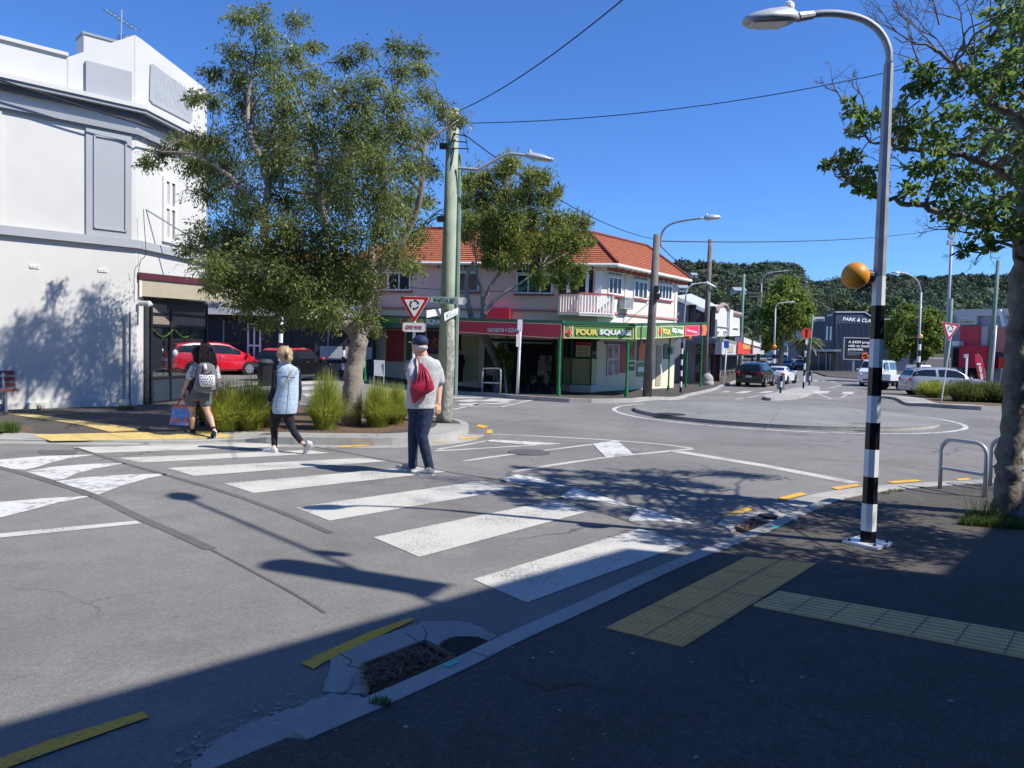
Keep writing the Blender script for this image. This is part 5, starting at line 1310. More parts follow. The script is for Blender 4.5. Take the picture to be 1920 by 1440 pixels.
# other poles
wp, wb, wt = px_pole('utility_pole', 'leaning grey timber power pole with curved lamp at the grocery corner', 'utility pole', (1213, 744), (1232, 440), .165, .12, 'grey_wood')
mb = MB(); q = wobble([P(u, v, wb.y) for u, v in ((1238, 462), (1239, 446), (1244, 432), (1256, 421), (1280, 414), (1322, 408))], 0, 3); mb.tube(q, .035, 8); mb.build('lamp_arm', 'galv_dark', wp, True)
a, b = P(1320, 409, wb.y), P(1351, 407, wb.y); lamp_head(wp, a, b - a, (b - a).length, .3, .2)
mb = MB(); mb.box(P(1232, 556, wb.y - .15), (.16, .16, .2)); mb.box(P(1231, 542, wb.y - .15), (.14, .12, .22)); mb.build('junction_box', 'black', wp)
wp2, wb2, wt2 = px_pole('utility_pole', 'grey timber power pole behind the grocery veranda end', 'utility pole', (1320, 722), (1332, 449), .19, .14, 'grey_wood', dY=0)
mb = MB(); q = [P(u, v, wb2.y - .2) for u, v in ((1296, 533), (1312, 531), (1328, 530), (1341, 538))]; mb.tube(q, .04, 8); mb.build('lamp_arm', 'sign_white', wp2)
wp3, wb3, wt3 = px_pole('utility_pole', 'green weathered power pole beside the black suv', 'utility pole', (1386, 703), (1395, 514), .17, .13, 'green_wood_dark')
wp4, wb4, wt4 = px_pole('utility_pole', 'dark power pole with crossarms before the street tree', 'utility pole', (1420, 684), (1428, 548), .19, .15, 'grey_wood', dY=0)
for v in (549, 556):
    mb = MB(); mb.box(P(1418, v, wb4.y), (2.4, .15, .15)); mb.build('crossarm', 'grey_wood', wp4)
wp5, wb5, wt5 = px_pole('utility_pole', 'slim green pole in front of the navy building', 'utility pole', (1514, 702), (1524, 590), .14, .11, 'green_wood_dark')
wp6, wb6, wt6 = px_pole('utility_pole', 'grey pole carrying white equipment boxes on the right', 'utility pole', (1770, 722), (1786, 424), .12, .10, 'galv')
for u, v in ((1784, 442), (1782, 455)):
    mb = MB(); mb.box(P(u, v, wb6.y), (.45, .3, .35)); mb.build('equipment_box', 'lamp_grey', wp6)
wp7, wb7, wt7 = px_pole('utility_pole', 'green timber pole right of the equipment pole', 'utility pole', (1773, 726), (1784, 560), .16, .13, 'green_wood_dark')
wp8, wb8, wt8 = px_pole('utility_pole', 'thick dark green pole in front of the red building', 'utility pole', (1853, 726), (1872, 488), .17, .13, 'green_wood_dark')
wp9, wb9, wt9 = px_pole('utility_pole', 'narrow pale pole right beside the thick dark green pole', 'utility pole', (1858, 730), (1868, 610), .07, .06, 'sign_white')
px_pole('sign_post', 'thin white signpost between grocery posts with small plate', 'sign post', (970, 740), (976, 603), .05, .045, 'sign_white')[0]
so_ = [o for o in bpy.data.objects if o.name.startswith('sign_post')][0]
mb = MB(); mb.box(P(972, 638, G(970, 740, LO).y - .06), (.14, .02, .42)); mb.box(P(975, 609, G(970, 740, LO).y - .06), (.16, .03, .34)); mb.build('plate', 'sign_white', so_)
ps, b, t = px_pole('sign_post', 'thin white parking signpost outside the grey cafe', 'sign post', (1357, 722), (1363, 642), .05, .045, 'sign_white')
mb = MB(); mb.box(P(1362, 646, b.y - .06), (.32, .03, .45)); mb.build('plate', 'blue_mark', ps)
def street_lamp(label, base, top, arm, r, off=LO, banded=None, m='galv', head=.6):
    o, b, t = px_pole('street_lamp', label, 'street lamp', base, top, r, r * .7, m, off=off, n=10)
    mb = MB(); q = wobble([t] + [P(u, v, b.y) for u, v in arm], 0, 3); mb.tube(q, r * .55, 8); mb.build('lamp_arm', m, o, True)
    a = P(arm[-1][0], arm[-1][1], b.y); d = a - P(arm[-2][0], arm[-2][1], b.y); lamp_head(o, a, d, head, .26, .14); return o, b, t
l1, lb1, _ = street_lamp('tall grey street lamp above the far street tree', (1424, 682), (1428, 532), [(1430, 522), (1438, 514), (1452, 510), (1462, 509)], .12, head=1.6)
l2, lb2, _ = street_lamp('grey street lamp with low amber globe in front of the far tree', (1450, 706), (1454, 578), [(1457, 571), (1465, 568), (1476, 567)], .10, head=.7)
l3, lb3, _ = street_lamp('banded zebra pole with curved lamp and amber globe by the silver suv', (1719, 736), (1727, 548), [(1722, 530), (1712, 519), (1698, 513), (1688, 512)], .085, head=.5)
def bandpole(o, b, t, v0, v1, n, r, first='black_gloss', u0=None, u1=None):
    for k in range(n):
        a = b.lerp(t, k / n); c = b.lerp(t, (k + 1) / n); mb = MB(); mb.tube([a, c], r, 10); mb.build('pole_band', 'black_gloss' if k % 2 == 0 else 'sign_white', o)
bandpole(l3, lb3, P(1724.5, 634, lb3.y), 0, 0, 9, .10)
mb = MB(); mb.ell(P(1725, 631, lb3.y + .22), .17, n=18, m=12); mb.build('beacon_globe', 'beacon_bright', l3, True)
mb = MB(); mb.ell(P(1452, 650, lb2.y - .3), .2, n=14, m=10); mb.build('beacon_globe', 'beacon_bright', l2, True)
bandpole(l2, lb2, P(1452.5, 648, lb2.y), 0, 0, 7, .125)
z2 = G(1276, 736, LO); zz = thing('zebra_beacon_pole', 'slim black and white zebra pole with bright amber globe beside the grocery', 'beacon pole', z2, 'zebra beacon poles')
zt2 = P(1281, 640, z2.y); bandpole(zz, z2, P(1279, 643, z2.y), 0, 0, 9, .062)
mb = MB(); mb.tube([P(1279, 643, z2.y), P(1286, 556, z2.y)], .045, 8); mb.build('upper_pole', 'galv', zz)
mb = MB(); mb.ell(P(1290.5, 632, z2.y - .15), .15, n=20, m=14); mb.build('beacon_globe', 'beacon_bright', zz, True)
mb = MB(); q = wobble([P(u, v, z2.y) for u, v in ((1286, 556), (1287, 545), (1293, 537), (1305, 532), (1325, 530))], 0, 3); mb.tube(q, .035, 8); mb.build('lamp_arm', 'lamp_grey', zz, True)
a, b = P(1322, 530, z2.y), P(1343, 539, z2.y); lamp_head(zz, a, b - a, (b - a).length, .24, .12)
zl = G(642, 706, LO); zz2 = thing('zebra_beacon_pole', 'black and white zebra pole standing between the trunk and the small black car', 'beacon pole', zl, 'zebra beacon poles'); bandpole(zz2, zl, P(645, 644, zl.y), 0, 0, 5, .07)
zl = G(524, 728, LO); zz3 = thing('zebra_beacon_pole', 'black and white zebra pole rising above the woman and the small black car', 'beacon pole', zl, 'zebra beacon poles'); bandpole(zz3, zl, P(528, 574, zl.y), 0, 0, 9, .07)
# red disc beacon and keep left blades on the traffic island
b = G(1506, 728, LO + .02); rd = thing('disc_beacon_pole', 'banded pole with round red disc on the traffic island', 'beacon pole', b)
bandpole(rd, b, P(1512, 634, b.y), 0, 0, 8, .06)
c = P(1512, 625, b.y - .1); mb = MB(); mb.lathe([(.32, 0), (.32, .03)], c, 28, (0.1, -1, 0)); mb.build('disc', 'disc_red', rd)
mb = MB(); mb.box(c + V((.01, -.05, -.02)), (.07, .02, .42)); mb.box(c + V((.01, -.05, .2)), (.2, .02, .07)); mb.build('disc_mark', 'black', rd)
def keep_left(label, base, top, r0):
    b = G(base[0], base[1], LO + .02); t = P(top[0], top[1], b.y); o = thing('traffic_bollard', label, 'bollard', b, 'banded bollards on the traffic island')
    n = 3
    bandpole(o, b, t, 0, 0, n, .055)
    h = (t - b).z; mb = MB(); c = b.lerp(t, .62) + V((0, .05, 0)); mb.box(c, (.42, .05, h * .78)); mb.build('back_plate', 'galv_dark', o, bevel=.02)
keep_left('grey backed traffic bollard at the near end of the traffic island', (1463, 737), (1466, 704), 0); keep_left('grey backed traffic bollard at the far end of the traffic island', (1517, 722), (1519, 696), 0)

# wires
def wire(label, pts, r=.012, sag=0.0):
    mb = MB(); a, b = pts[0], pts[-1]; q = [a.lerp(b, t) - V((0, 0, sag * 4 * t * (1 - t))) for t in np.linspace(0, 1, 24)]
    mb.tube(q, r, 5); o = mb.build('power_line', 'wire'); setp(o, label, 'power line', 'overhead lines'); return o
tp = P(850, 212, ub.y)
wire('black overhead line rising from the timber pole to the top edge', [tp, P(1200, -28, 9.0)], .009, .15)
wire('long black overhead line running from the timber pole behind the foreground lamp', [P(862, 231, ub.y), P(1800, 104, 14.0)], .009, .28)
wire('overhead line from the timber pole down to the grocery corner pole', [P(868, 250, ub.y), P(1230, 449, wb.y)], .012, .35)
wire('thin overhead line from the grocery corner pole across the far street', [P(1234, 452, wb.y), P(1790, 425, wb6.y)], .02, .4)
wire('short overhead line from the grocery corner pole to the hill side', [P(1236, 458, wb.y), P(1287, 500, wb.y + 16)], .018, .1)
wire('service line crossing the grocery wall below the windows', [P(705, 532, 37.2), P(1000, 545, 36.0)], .014, .15)
wire('service line from the grocery side wall to the pole', [P(1150, 560, 36.4), P(1225, 556, wb.y)], .012, .05)

# A-frame board, flowers, litter bin and small things by the grocery
b = G(712, 722, LO); sb = thing('sandwich_board', 'blank white standing board on thin legs outside the grocery', 'sign board', b)
mb = MB(); q = [P(701, 704, b.y), P(721, 706, b.y), P(721, 676, b.y + .1), P(701, 675, b.y + .1)]; mb.prism(q, (0, .04, 0)); mb.build('panel', 'shop_pale', sb)
for u in (702, 720):
    mb = MB(); mb.tube([P(u, 680, b.y + .05), P(u - 1, 722, b.y)], .02, 6); mb.build('leg', 'galv', sb)
b = G(1012, 738, LO); fs_ = thing('flower_stand', 'buckets of wrapped flowers outside the grocery entrance', 'flower stand', b)
for k in range(5):
    c = b + V((-.55 + k * .27, .1 * (k % 2), 0)); mb = MB(); mb.lathe([(.10, 0), (.13, .32), (.12, .32)], c, 12); bk = mb.build('bucket', 'charcoal', fs_)
    v, f = leafcloud([(c + V((0, 0, .62)), .20, .18, .22)], lambda *a: 110, .10, .07, k, -.1); fastmesh('bouquet', v, f, 'flower' if k % 2 else 'leaf_dark', fs_)
b = G(492, 705, LO); bn = thing('litter_bin', 'black litter bin beside the small black car behind the grass clumps', 'bin', (G(497, 724, 0).x, G(497, 724, 0).y, 0))
c = bn.location; mb = MB(); mb.prism([c + V((math.cos(a) * .26, math.sin(a) * .26, 0)) for a in np.arange(8) * math.pi / 4], (0, 0, .85)); mb.build('body', 'black', bn)
mb = MB(); mb.lathe([(.30, .85), (.30, .90), (.2, 1.0)], c, 12); mb.build('lid', 'charcoal', bn)
b = G(1318, 722, LO); st = thing('concrete_bollard', 'rounded pale concrete block at the foot of the pole by the veranda end', 'bollard', b)
mb = MB(); mb.ell(b + V((.25, -.1, .35)), .38, .30, .42, 14, 10); mb.ell(b + V((.25, -.1, .12)), .42, .34, .3, 14, 8); mb.build('block', 'kerb', st, True)

# ================================================================ vegetation
def tree(name, label, base, limbs, clumps, dens, L, Wd, m, bark, seed, group=None, twigs=True, droop=.3, extra=None, tr=.012, sprays=0, facing=None):
    o = thing(name, label, 'tree', base, group)
    mb = MB(); spine = []
    for k, (pts, r0, r1) in enumerate(limbs):
        q = wobble(pts, .012, 5, seed + k); spine += [(p, r0 + (r1 - r0) * i / (len(q) - 1)) for i, p in enumerate(q)]
        mb.tube(q, lerpr(r0, r1, len(q)), 12)
    tk = mb.build('trunk', bark, o, True)
    if twigs:
        mb = MB(); g = random.Random(seed)
        for c, rx, ry, rz in clumps:
            c = V(c); best = min(spine, key=lambda s: (s[0] - c).length + (1.2 * max(0, s[0].z - c.z)))
            n = max(2, int((best[0] - c).length / .35)); mid = best[0].lerp(c, .5) + V((g.gauss(0, .08), g.gauss(0, .08), .12))
            q = wobble([best[0], mid, c], .02, 4, g.random()); mb.tube(q, lerpr(min(best[1] * .6, tr * 3), tr * .5, len(q)), 5)
            for _ in range(4):
                e = c + V((g.gauss(0, rx * .6), g.gauss(0, ry * .6), g.gauss(0, rz * .6))); mb.tube(wobble([q[-3], e], .02, 3, g.random()), [tr * .5, tr * .4, tr * .3, tr * .2], 4)
        if extra: extra(mb)
        mb.build('branches', bark if bark != 'bark_pale' else 'twig', o)
    v, f = leafcloud(clumps, dens, L, Wd, seed, droop, .55, sprays, facing); fastmesh('crown', v, f, m, o)
    return o
# left tree
tb = G(657, 797, LO); TY = tb.y; g = random.Random(11)
raw = """450,80,55 530,60,48 690,90,48 560,150,55 430,230,65 560,260,85 680,230,65 340,310,46 760,200,36 450,340,80 620,350,90 760,320,55 330,430,55 250,420,36 480,450,100 640,450,100
900,260,52 970,220,46 1120,200,46 1200,220,46 890,380,65 1000,350,56 1130,300,66 1220,290,46 800,430,75 960,450,90 1100,430,80 1230,400,56 1300,470,56 1370,510,46
200,600,56 110,650,52 60,690,32 280,600,56 250,700,66 350,600,86 330,720,80 400,700,110 520,580,110 650,570,110 780,560,96 900,560,110 1020,560,110 1140,560,95 1240,560,64
320,820,76 450,820,96 600,720,118 740,700,118 880,700,128 1030,700,128 1160,700,98 1250,720,56 650,860,108 780,850,108 900,850,118 1040,830,118 1160,840,76 1240,850,34
300,1000,86 230,1050,44 420,980,108 370,1100,96 500,1080,96 650,1000,88 780,990,98 900,1000,108 1050,980,98 1180,980,84 400,1180,96 330,1210,44 520,1200,108 640,1140,98 760,1140,98 880,1130,108 1000,1110,88 1120,1090,72 1180,1130,42
480,1290,74 600,1280,86 720,1260,86 840,1250,96 960,1230,86 700,1340,54 800,1350,64 980,1340,52 1020,1400,32 560,1370,42 620,650,90 960,640,100 500,900,90 1100,900,90 840,780,100 430,1040,90 940,1180,90"""
cl = []
for t in raw.split():
    x, y, r = map(float, t.split(',')); u, v = x / 2.25 + 250, y / 2.25
    half = 1.9 * math.sqrt(max(.05, 1 - ((u - 560) / 330) ** 2)) * (1 if v > 180 else .6)
    dy = g.uniform(-half, half); k = (TY + dy) / F * r / 2.25
    cl.append((P(u, v, TY + dy), k * 1.0, k * 1.0, k * 1.08))
for x, y in ((600, 1150), (700, 1200), (760, 1270), (840, 1300), (700, 1050), (560, 1050), (820, 1080), (650, 1290), (540, 1240), (430, 1180), (950, 1220), (350, 1130), (640, 960), (780, 1160)):
    u, v = x / 2.25 + 250, y / 2.25; d_ = g.uniform(-1.7, -.9); k = (TY + d_) / F * 88 / 2.25; cl.append((P(u, v, TY + d_), k, k, k))
q = lambda l, dys: [P(u, v, TY + d) for (u, v), d in zip(l, dys)]
limbs = [([tb - V((0, 0, .1)), P(661, 740, TY), P(664, 690, TY), P(672, 640, TY), P(668, 605, TY)], .205, .155),
         (q([(672, 640), (690, 590), (690, 520), (700, 450), (715, 390), (720, 300), (735, 180)], (0, .1, .2, .4, .5, .6, .7)), .115, .022),
         (q([(664, 625), (610, 570), (548, 540), (520, 500), (500, 450), (496, 400), (500, 330), (470, 250), (466, 190), (480, 90)], (0, 0, -.3, -.5, -.6, -.6, -.5, -.2, 0, .1)), .13, .02),
         (q([(690, 560), (640, 500), (610, 430), (600, 330), (580, 230), (540, 120)], (.1, .5, .8, .9, .8, .5)), .10, .02),
         (q([(690, 530), (760, 440), (790, 360), (800, 270), (860, 225)], (.2, 0, -.2, -.2, 0)), .09, .015),
         (q([(548, 540), (470, 520), (400, 480), (350, 470)], (-.3, -.5, -.6, -.4)), .06, .015),
         (q([(500, 400), (430, 330), (370, 290), (300, 285)], (-.6, -.7, -.7, -.6)), .05, .012)]
tree('street_tree', 'tall olive leaved street tree with drooping sprays on the planted kerb', tb, limbs, cl, lambda a, b, c: 6600 * a * c + 60, .074, .026, 'leaf_olive', 'bark_pale', 21, droop=.42, sprays=16)
# second tree in front of the grocery
b2 = G(935, 736, LO); Y2 = b2.y; raw = """750,620,85 870,600,95 1000,540,90 1070,490,70 1200,600,92 1280,600,62 720,760,76 850,760,116 1000,720,116 1150,720,110 1300,740,84 1380,700,42 760,900,96 900,900,126 1050,880,116 1200,880,110 1350,900,90 1480,900,72 1570,920,56 740,1000,56 900,1050,116 1050,1050,126 1200,1050,116 1350,1050,116 1500,1050,96 1600,1050,42 900,1180,62 1000,1190,76 1250,1200,100 1400,1180,100 1530,1250,70 1250,1320,66 1400,1310,70 1500,1340,40 1120,1140,80 1000,960,110 1430,980,90"""
g = random.Random(12); cl = []
for t in raw.split():
    x, y, r = map(float, t.split(',')); u, v = x / 3.79 + 680, y / 3.79 + 180; dy = g.uniform(-1.6, 1.6); k = (Y2 + dy) / F * r / 3.79; cl.append((P(u, v, Y2 + dy), k, k, k))
z6 = lambda x, y, d=0: P(x / 4.8 + 680, y / 4.8 + 460, Y2 + d)
limbs = [([b2 - V((0, 0, .1)), z6(1240, 1180), z6(1200, 1010), z6(1120, 870), z6(1085, 780), z6(985, 640), z6(945, 500), z6(930, 400), z6(945, 260), z6(1000, 150)], .24, .07),
         ([z6(1090, 780), z6(1080, 650), z6(1075, 450), z6(1030, 280), z6(1020, 130)], .12, .04), ([z6(1085, 620), z6(1110, 470), z6(1170, 340), z6(1250, 220), z6(1280, 60)], .10, .04), ([z6(1090, 640), z6(1180, 500), z6(1320, 400), z6(1500, 290), z6(1600, 200)], .10, .04)]
tree('street_tree', 'rounded yellow green street tree with leaning grey trunk before the grocery', b2, limbs, cl, lambda a, b, c: 1750 * (a * b + b * c) + 70, .16, .062, 'leaf_bright', 'bark_grey', 31, droop=-.15, tr=.02, sprays=14, facing=.9)
bb = G(950, 738, LO); o = thing('climbing_shrub', 'dark leafy shrub beside the leaning trunk at the grocery entrance', 'shrub', bb)
cl = [(P(u, v, Y2 - .2), r, r, r * 1.1) for u, v, r in ((940, 668, .42), (946, 690, .34), (942, 706, .34), (948, 722, .30), (950, 733, .24), (950, 672, .30), (938, 656, .22), (956, 670, .22))]
v, f = leafcloud(cl, lambda *a: 300, .14, .07, 4, .1); fastmesh('foliage', v, f, 'leaf_bright', o)
mb = MB(); mb.tube([bb, P(944, 670, Y2 - .2)], [.05, .02], 6); mb.build('stem', 'bark_grey', o)
# right hand tree
rb_ = G(1884, 965, NO); Y3 = rb_.y
raw = """1300,60,85 1360,150,76 1240,180,56 1180,250,46 1330,280,85 880,360,44 950,400,62 850,440,54 1050,400,80 1180,400,92 1300,420,95 570,540,38 620,590,48 700,580,52 570,640,34 790,560,52 820,640,62 900,600,62 960,680,82 1060,560,92 1200,560,105 1330,560,95 800,700,42 1060,700,92 1200,700,105 1330,700,95 450,800,20 510,780,34 570,770,26 560,850,42 640,850,52 620,910,42 700,920,42 880,820,62 980,800,52 850,930,42 1000,900,80 1120,850,105 1250,850,105 1350,850,76 1000,1020,62 1100,1010,92 1230,1000,105 1340,1000,86 1060,1075,42 1200,1095,72 1320,1100,76 1100,1210,32 1220,1190,34 1280,330,80 1130,330,40
1450,100,110 1480,300,130 1480,500,140 1480,700,140 1480,900,140 1450,1060,100 1620,200,130 1640,420,150 1640,640,150 1640,860,150 1600,1030,110 1780,300,130 1800,560,150 1800,800,150 1500,-60,120 1380,-60,90 1250,-40,60 1640,0,120"""
g = random.Random(13); cl = []
for t in raw.split():
    x, y, r = map(float, t.split(',')); u, v = x / 2.572 + 1380, y / 2.572; hd = 1.5 if x > 1000 else .7; dy = g.uniform(-hd, hd); k = (Y3 + dy) / F * r / 2.572; cl.append((P(u, v, Y3 + dy), k, k, k * .8))
g = random.Random(91)
for k in range(25):
    y = g.uniform(4.4, 7.4); r = g.uniform(.28, .46); x = max(.74 * y + r + .15, g.uniform(4.5, 7.6)); h = g.uniform(2.5, 4.3)
    cl.append((V((x, y, h)), r, r, r * .7))
z3 = lambda x, y, d=0: P(x / 2.572 + 1380, y / 2.572, Y3 + d)
limbs = [([rb_ - V((0, 0, .08)), P(1886, 940, Y3), P(1893, 880, Y3), P(1899, 800, Y3), P(1906, 700, Y3), P(1912, 600, Y3), P(1918, 500, Y3), P(1925, 420, Y3)], .128, .11),
         ([z3(1370, 1180), z3(1320, 1130), z3(1200, 1080), z3(1000, 1030), z3(850, 985), z3(740, 960), z3(600, 920), z3(500, 820), z3(430, 800)], .05, .006),
         ([P(1925, 420, Y3), z3(1380, 900), z3(1280, 830), z3(1130, 760), z3(950, 730), z3(800, 720), z3(660, 680), z3(540, 640)], .055, .006),
         ([P(1925, 420, Y3), z3(1400, 700), z3(1340, 560), z3(1200, 480), z3(1080, 350), z3(1000, 270), z3(900, 215), z3(760, 180)], .055, .004),
         ([P(1925, 420, Y3), z3(1440, 600), z3(1420, 300), z3(1380, 100), z3(1370, -60)], .10, .03), ([P(1925, 420, Y3), z3(1550, 700), z3(1650, 500), z3(1700, 300)], .10, .03), ([P(1925, 430, Y3), z3(1560, 950), z3(1700, 850)], .08, .03)]
def bare(mb):
    g = random.Random(77)
    def grow(p, d, l, r, n):
        if n == 0 or r < .0012: return
        q = [p]; 
        for _ in range(3):
            d = (d + V((g.gauss(0, .16), g.gauss(0, .16), g.gauss(0, .16) + .04))).normalized(); q.append(q[-1] + d * l / 3)
        mb.tube(q, lerpr(r, r * .62, 4), 4, False)
        for _ in range(2 + (g.random() < .35)):
            e = (d + V((g.gauss(0, .55), g.gauss(0, .4), g.gauss(0, .5) + .1))).normalized(); grow(q[-1], e, l * g.uniform(.62, .85), r * .62, n - 1)
        grow(q[1], (d + V((g.gauss(0, .6), g.gauss(0, .5), g.gauss(0, .6)))).normalized(), l * .55, r * .5, n - 2 if n > 1 else 0)
    for (x, y), (dx, dz), l in (((1080, 350), (-.6, .8), .42), ((1000, 270), (-.7, .5), .36), ((1140, 300), (-.2, 1), .42), ((1050, 330), (-.9, .35), .34), ((900, 215), (-.9, .35), .3), ((1150, 250), (.15, 1), .40), ((900, 330), (-.6, .5), .26), ((540, 520), (-.8, .6), .18), ((620, 520), (-.2, 1), .15), ((800, 720), (-.7, .3), .22), ((950, 850), (-.9, .1), .25), ((1180, 1130), (-.9, -.3), .22), ((1250, 1180), (-.8, -.3), .2), ((1230, 150), (-.1, 1), .34), ((980, 120), (-.4, .9), .25)):
        grow(z3(x, y, g.uniform(-.3, .3)), V((dx, 0, dz)).normalized(), l, .011, 5)
tree('street_tree', 'broad leaved tree with mossy dark trunk and bare twigs at the right edge', rb_, limbs, cl, lambda a, b, c: 1750 * (a * b + b * c) + 26, .078, .044, 'leaf_broad', 'bark_dark', 41, droop=.1, extra=bare, tr=.009, sprays=3)

def blades(name, label, base, R, Ht, n, m, seed, arch=1.0, wd=.006, group=None, cat='grass clump', straw=.06):
    """a tussock of arching blades"""
    g = np.random.default_rng(seed); ns = 6; ts = np.linspace(0, 1, ns)
    an = g.random(n) * 2 * np.pi; lean = g.random(n) * arch; L = Ht * (1.18 - .35 * lean) * (.55 + .5 * g.random(n) ** .7); r0 = g.random(n) ** .5 * R * .42
    bx, by = np.cos(an) * r0, np.sin(an) * r0; an2 = an + g.normal(0, .35, n); V_ = []
    for s in (-1, 1):
        rows = []
        for t in ts:
            out = lean * (t ** 1.5) * (R - r0 * .3) * 1.1; z = L * (t - .55 * lean * t ** 2.4)
            w_ = wd * (1 - t * .8) * s; x = bx + np.cos(an2) * out - np.sin(an2) * w_; y = by + np.sin(an2) * out + np.cos(an2) * w_; rows.append(np.stack([x, y, z], 1))
        V_.append(np.stack(rows, 1))
    v = np.stack(V_, 2).reshape(-1, 3) + np.array(base)     # n, ns, 2
    idx = np.arange(n * ns * 2).reshape(n, ns, 2); f = np.stack([idx[:, :-1, 0], idx[:, :-1, 1], idx[:, 1:, 1], idx[:, 1:, 0]], -1)
    k = int(n * (1 - straw)); o = thing(name, label, cat, base, group)
    fastmesh('green_blades', v, f[:k].reshape(-1, 4), m, o, True)
    if straw: fastmesh('dry_blades', v, f[k:].reshape(-1, 4), 'straw', o, True)
    return o
GR = 'tussock grasses on the planted kerb'
for (u, v, R, Ht, lab, sd) in ((425, 806, .50, .80, 'bright green tussock grass directly behind the girl with the backpack', 1), (470, 804, .48, .84, 'bright green tussock grass between the girl and the woman in the denim vest', 2), (503, 800, .36, .66, 'small bright green tussock grass half behind the woman in the denim vest', 6),
                            (610, 804, .46, .92, 'tallest bright green tussock grass just left of the trunk', 3), (708, 800, .42, .78, 'bright green tussock grass just right of the trunk', 4), (742, 795, .34, .72, 'bright green tussock grass beside the give way post', 5)):
    blades('tussock_grass', lab, G(u, v, LO), R, Ht, 2600, 'tussock', sd, 1.0, .0055, GR)
GR2 = 'dark rounded grasses on the right island'
for (u, v, R, Ht, m, lab, sd) in ((1750, 745, 1.05, 1.05, 'tussock', 'yellowish straw tipped bush left of the leaning give way post', 21), (1806, 752, 1.15, 1.20, 'tussock_dark', 'rounded green bush right of the leaning give way post', 22), (1848, 753, 1.05, 1.15, 'tussock_dark', 'dark round bush below the thick green pole', 23), (1878, 755, .9, 1.05, 'tussock_dark', 'dark round bush just left of the mossy trunk', 24), (1925, 756, 1.0, 1.1, 'tussock_dark', 'dark round bush behind the mossy trunk', 25)):
    o = blades('island_bush', lab, G(u, v, LO), R * .9, Ht * .82, 1500, m, sd, 1.0, .012, GR2, 'bush'); c = G(u, v, LO)
    v_, f_ = leafcloud([(c + V((math.cos(a) * R * .45, math.sin(a) * R * .45, Ht * .36)), R * .5, R * .5, Ht * .42) for a in np.arange(5) * 1.257] + [(c + V((0, 0, Ht * .5)), R * .6, R * .6, Ht * .42)], lambda *a: 900, .17, .022, sd, -.5, .4)
    v_[:, 2] = np.maximum(v_[:, 2], c.z + .01); fastmesh('foliage', v_, f_, m, o)
# grass around the right trunk and the left verge, weeds at the kerb
def turf(name, label, cs, n, hgt, m, seed, wd=.004):
    g = np.random.default_rng(seed); pts = []
    for c, rx, ry, k in cs:
        a = g.random(int(n * k)) * 6.283; r = g.random(int(n * k)) ** .5; pts.append(np.stack([c.x + np.cos(a) * r * rx, c.y + np.sin(a) * r * ry, np.full(len(a), c.z)], 1))
    p = np.concatenate(pts); N = len(p); an = g.random(N) * 6.283; h = hgt * (.35 + .8 * g.random(N)); d = np.stack([np.cos(an) * h * .5, np.sin(an) * h * .5, h], 1); s = np.stack([-np.sin(an), np.cos(an), 0 * an], 1) * wd
    v = np.stack([p - s, p + s, p + d * .6 + s * .6 + np.array([0, 0, 0]), p + d], 1).reshape(-1, 3); f = np.arange(N * 4).reshape(-1, 4)
    o = fastmesh(name, v, f, m, None, False, origin=(float(p[:, 0].mean()), float(p[:, 1].mean()), float(p[:, 2].min()))); setp(o, label, None, None, 'stuff'); return o
turf('grass', 'tufts of grass round the mossy trunk', [(G(1850, 975, NO), .20, .16, .7), (G(1880, 985, NO), .3, .16, 1), (G(1840, 985, NO), .22, .07, .5), (G(1920, 985, NO), .3, .14, .5)], 1700, .085, 'grass', 3)
turf('tall_grass', 'long seeding grass stems by the trunk', [(G(1842, 972, NO), .14, .12, .6), (G(1858, 966, NO), .1, .1, .6)], 130, .30, 'grass', 4, .0025)
turf('grass', 'grass verge at the left edge', [(G(-10, 806, LO), .34, .3, 1), (G(8, 810, LO), .25, .1, .5)], 1500, .16, 'grass', 5)
turf('weed', 'small weeds at the kerb', [(G(712, 1320, NO), .05, .03, .5), (G(1680, 921, NO), .10, .03, .4), (G(1660, 926, NO), .06, .02, .2)], 260, .04, 'grass', 6, .003)
turf('weed', 'small weeds at the foot of the white wall', [(G(232, 768, LO), .12, .06, .5), (G(246, 768, LO), .08, .05, .3), (G(75, 768, LO), .08, .05, .3)], 200, .16, 'grass', 8)
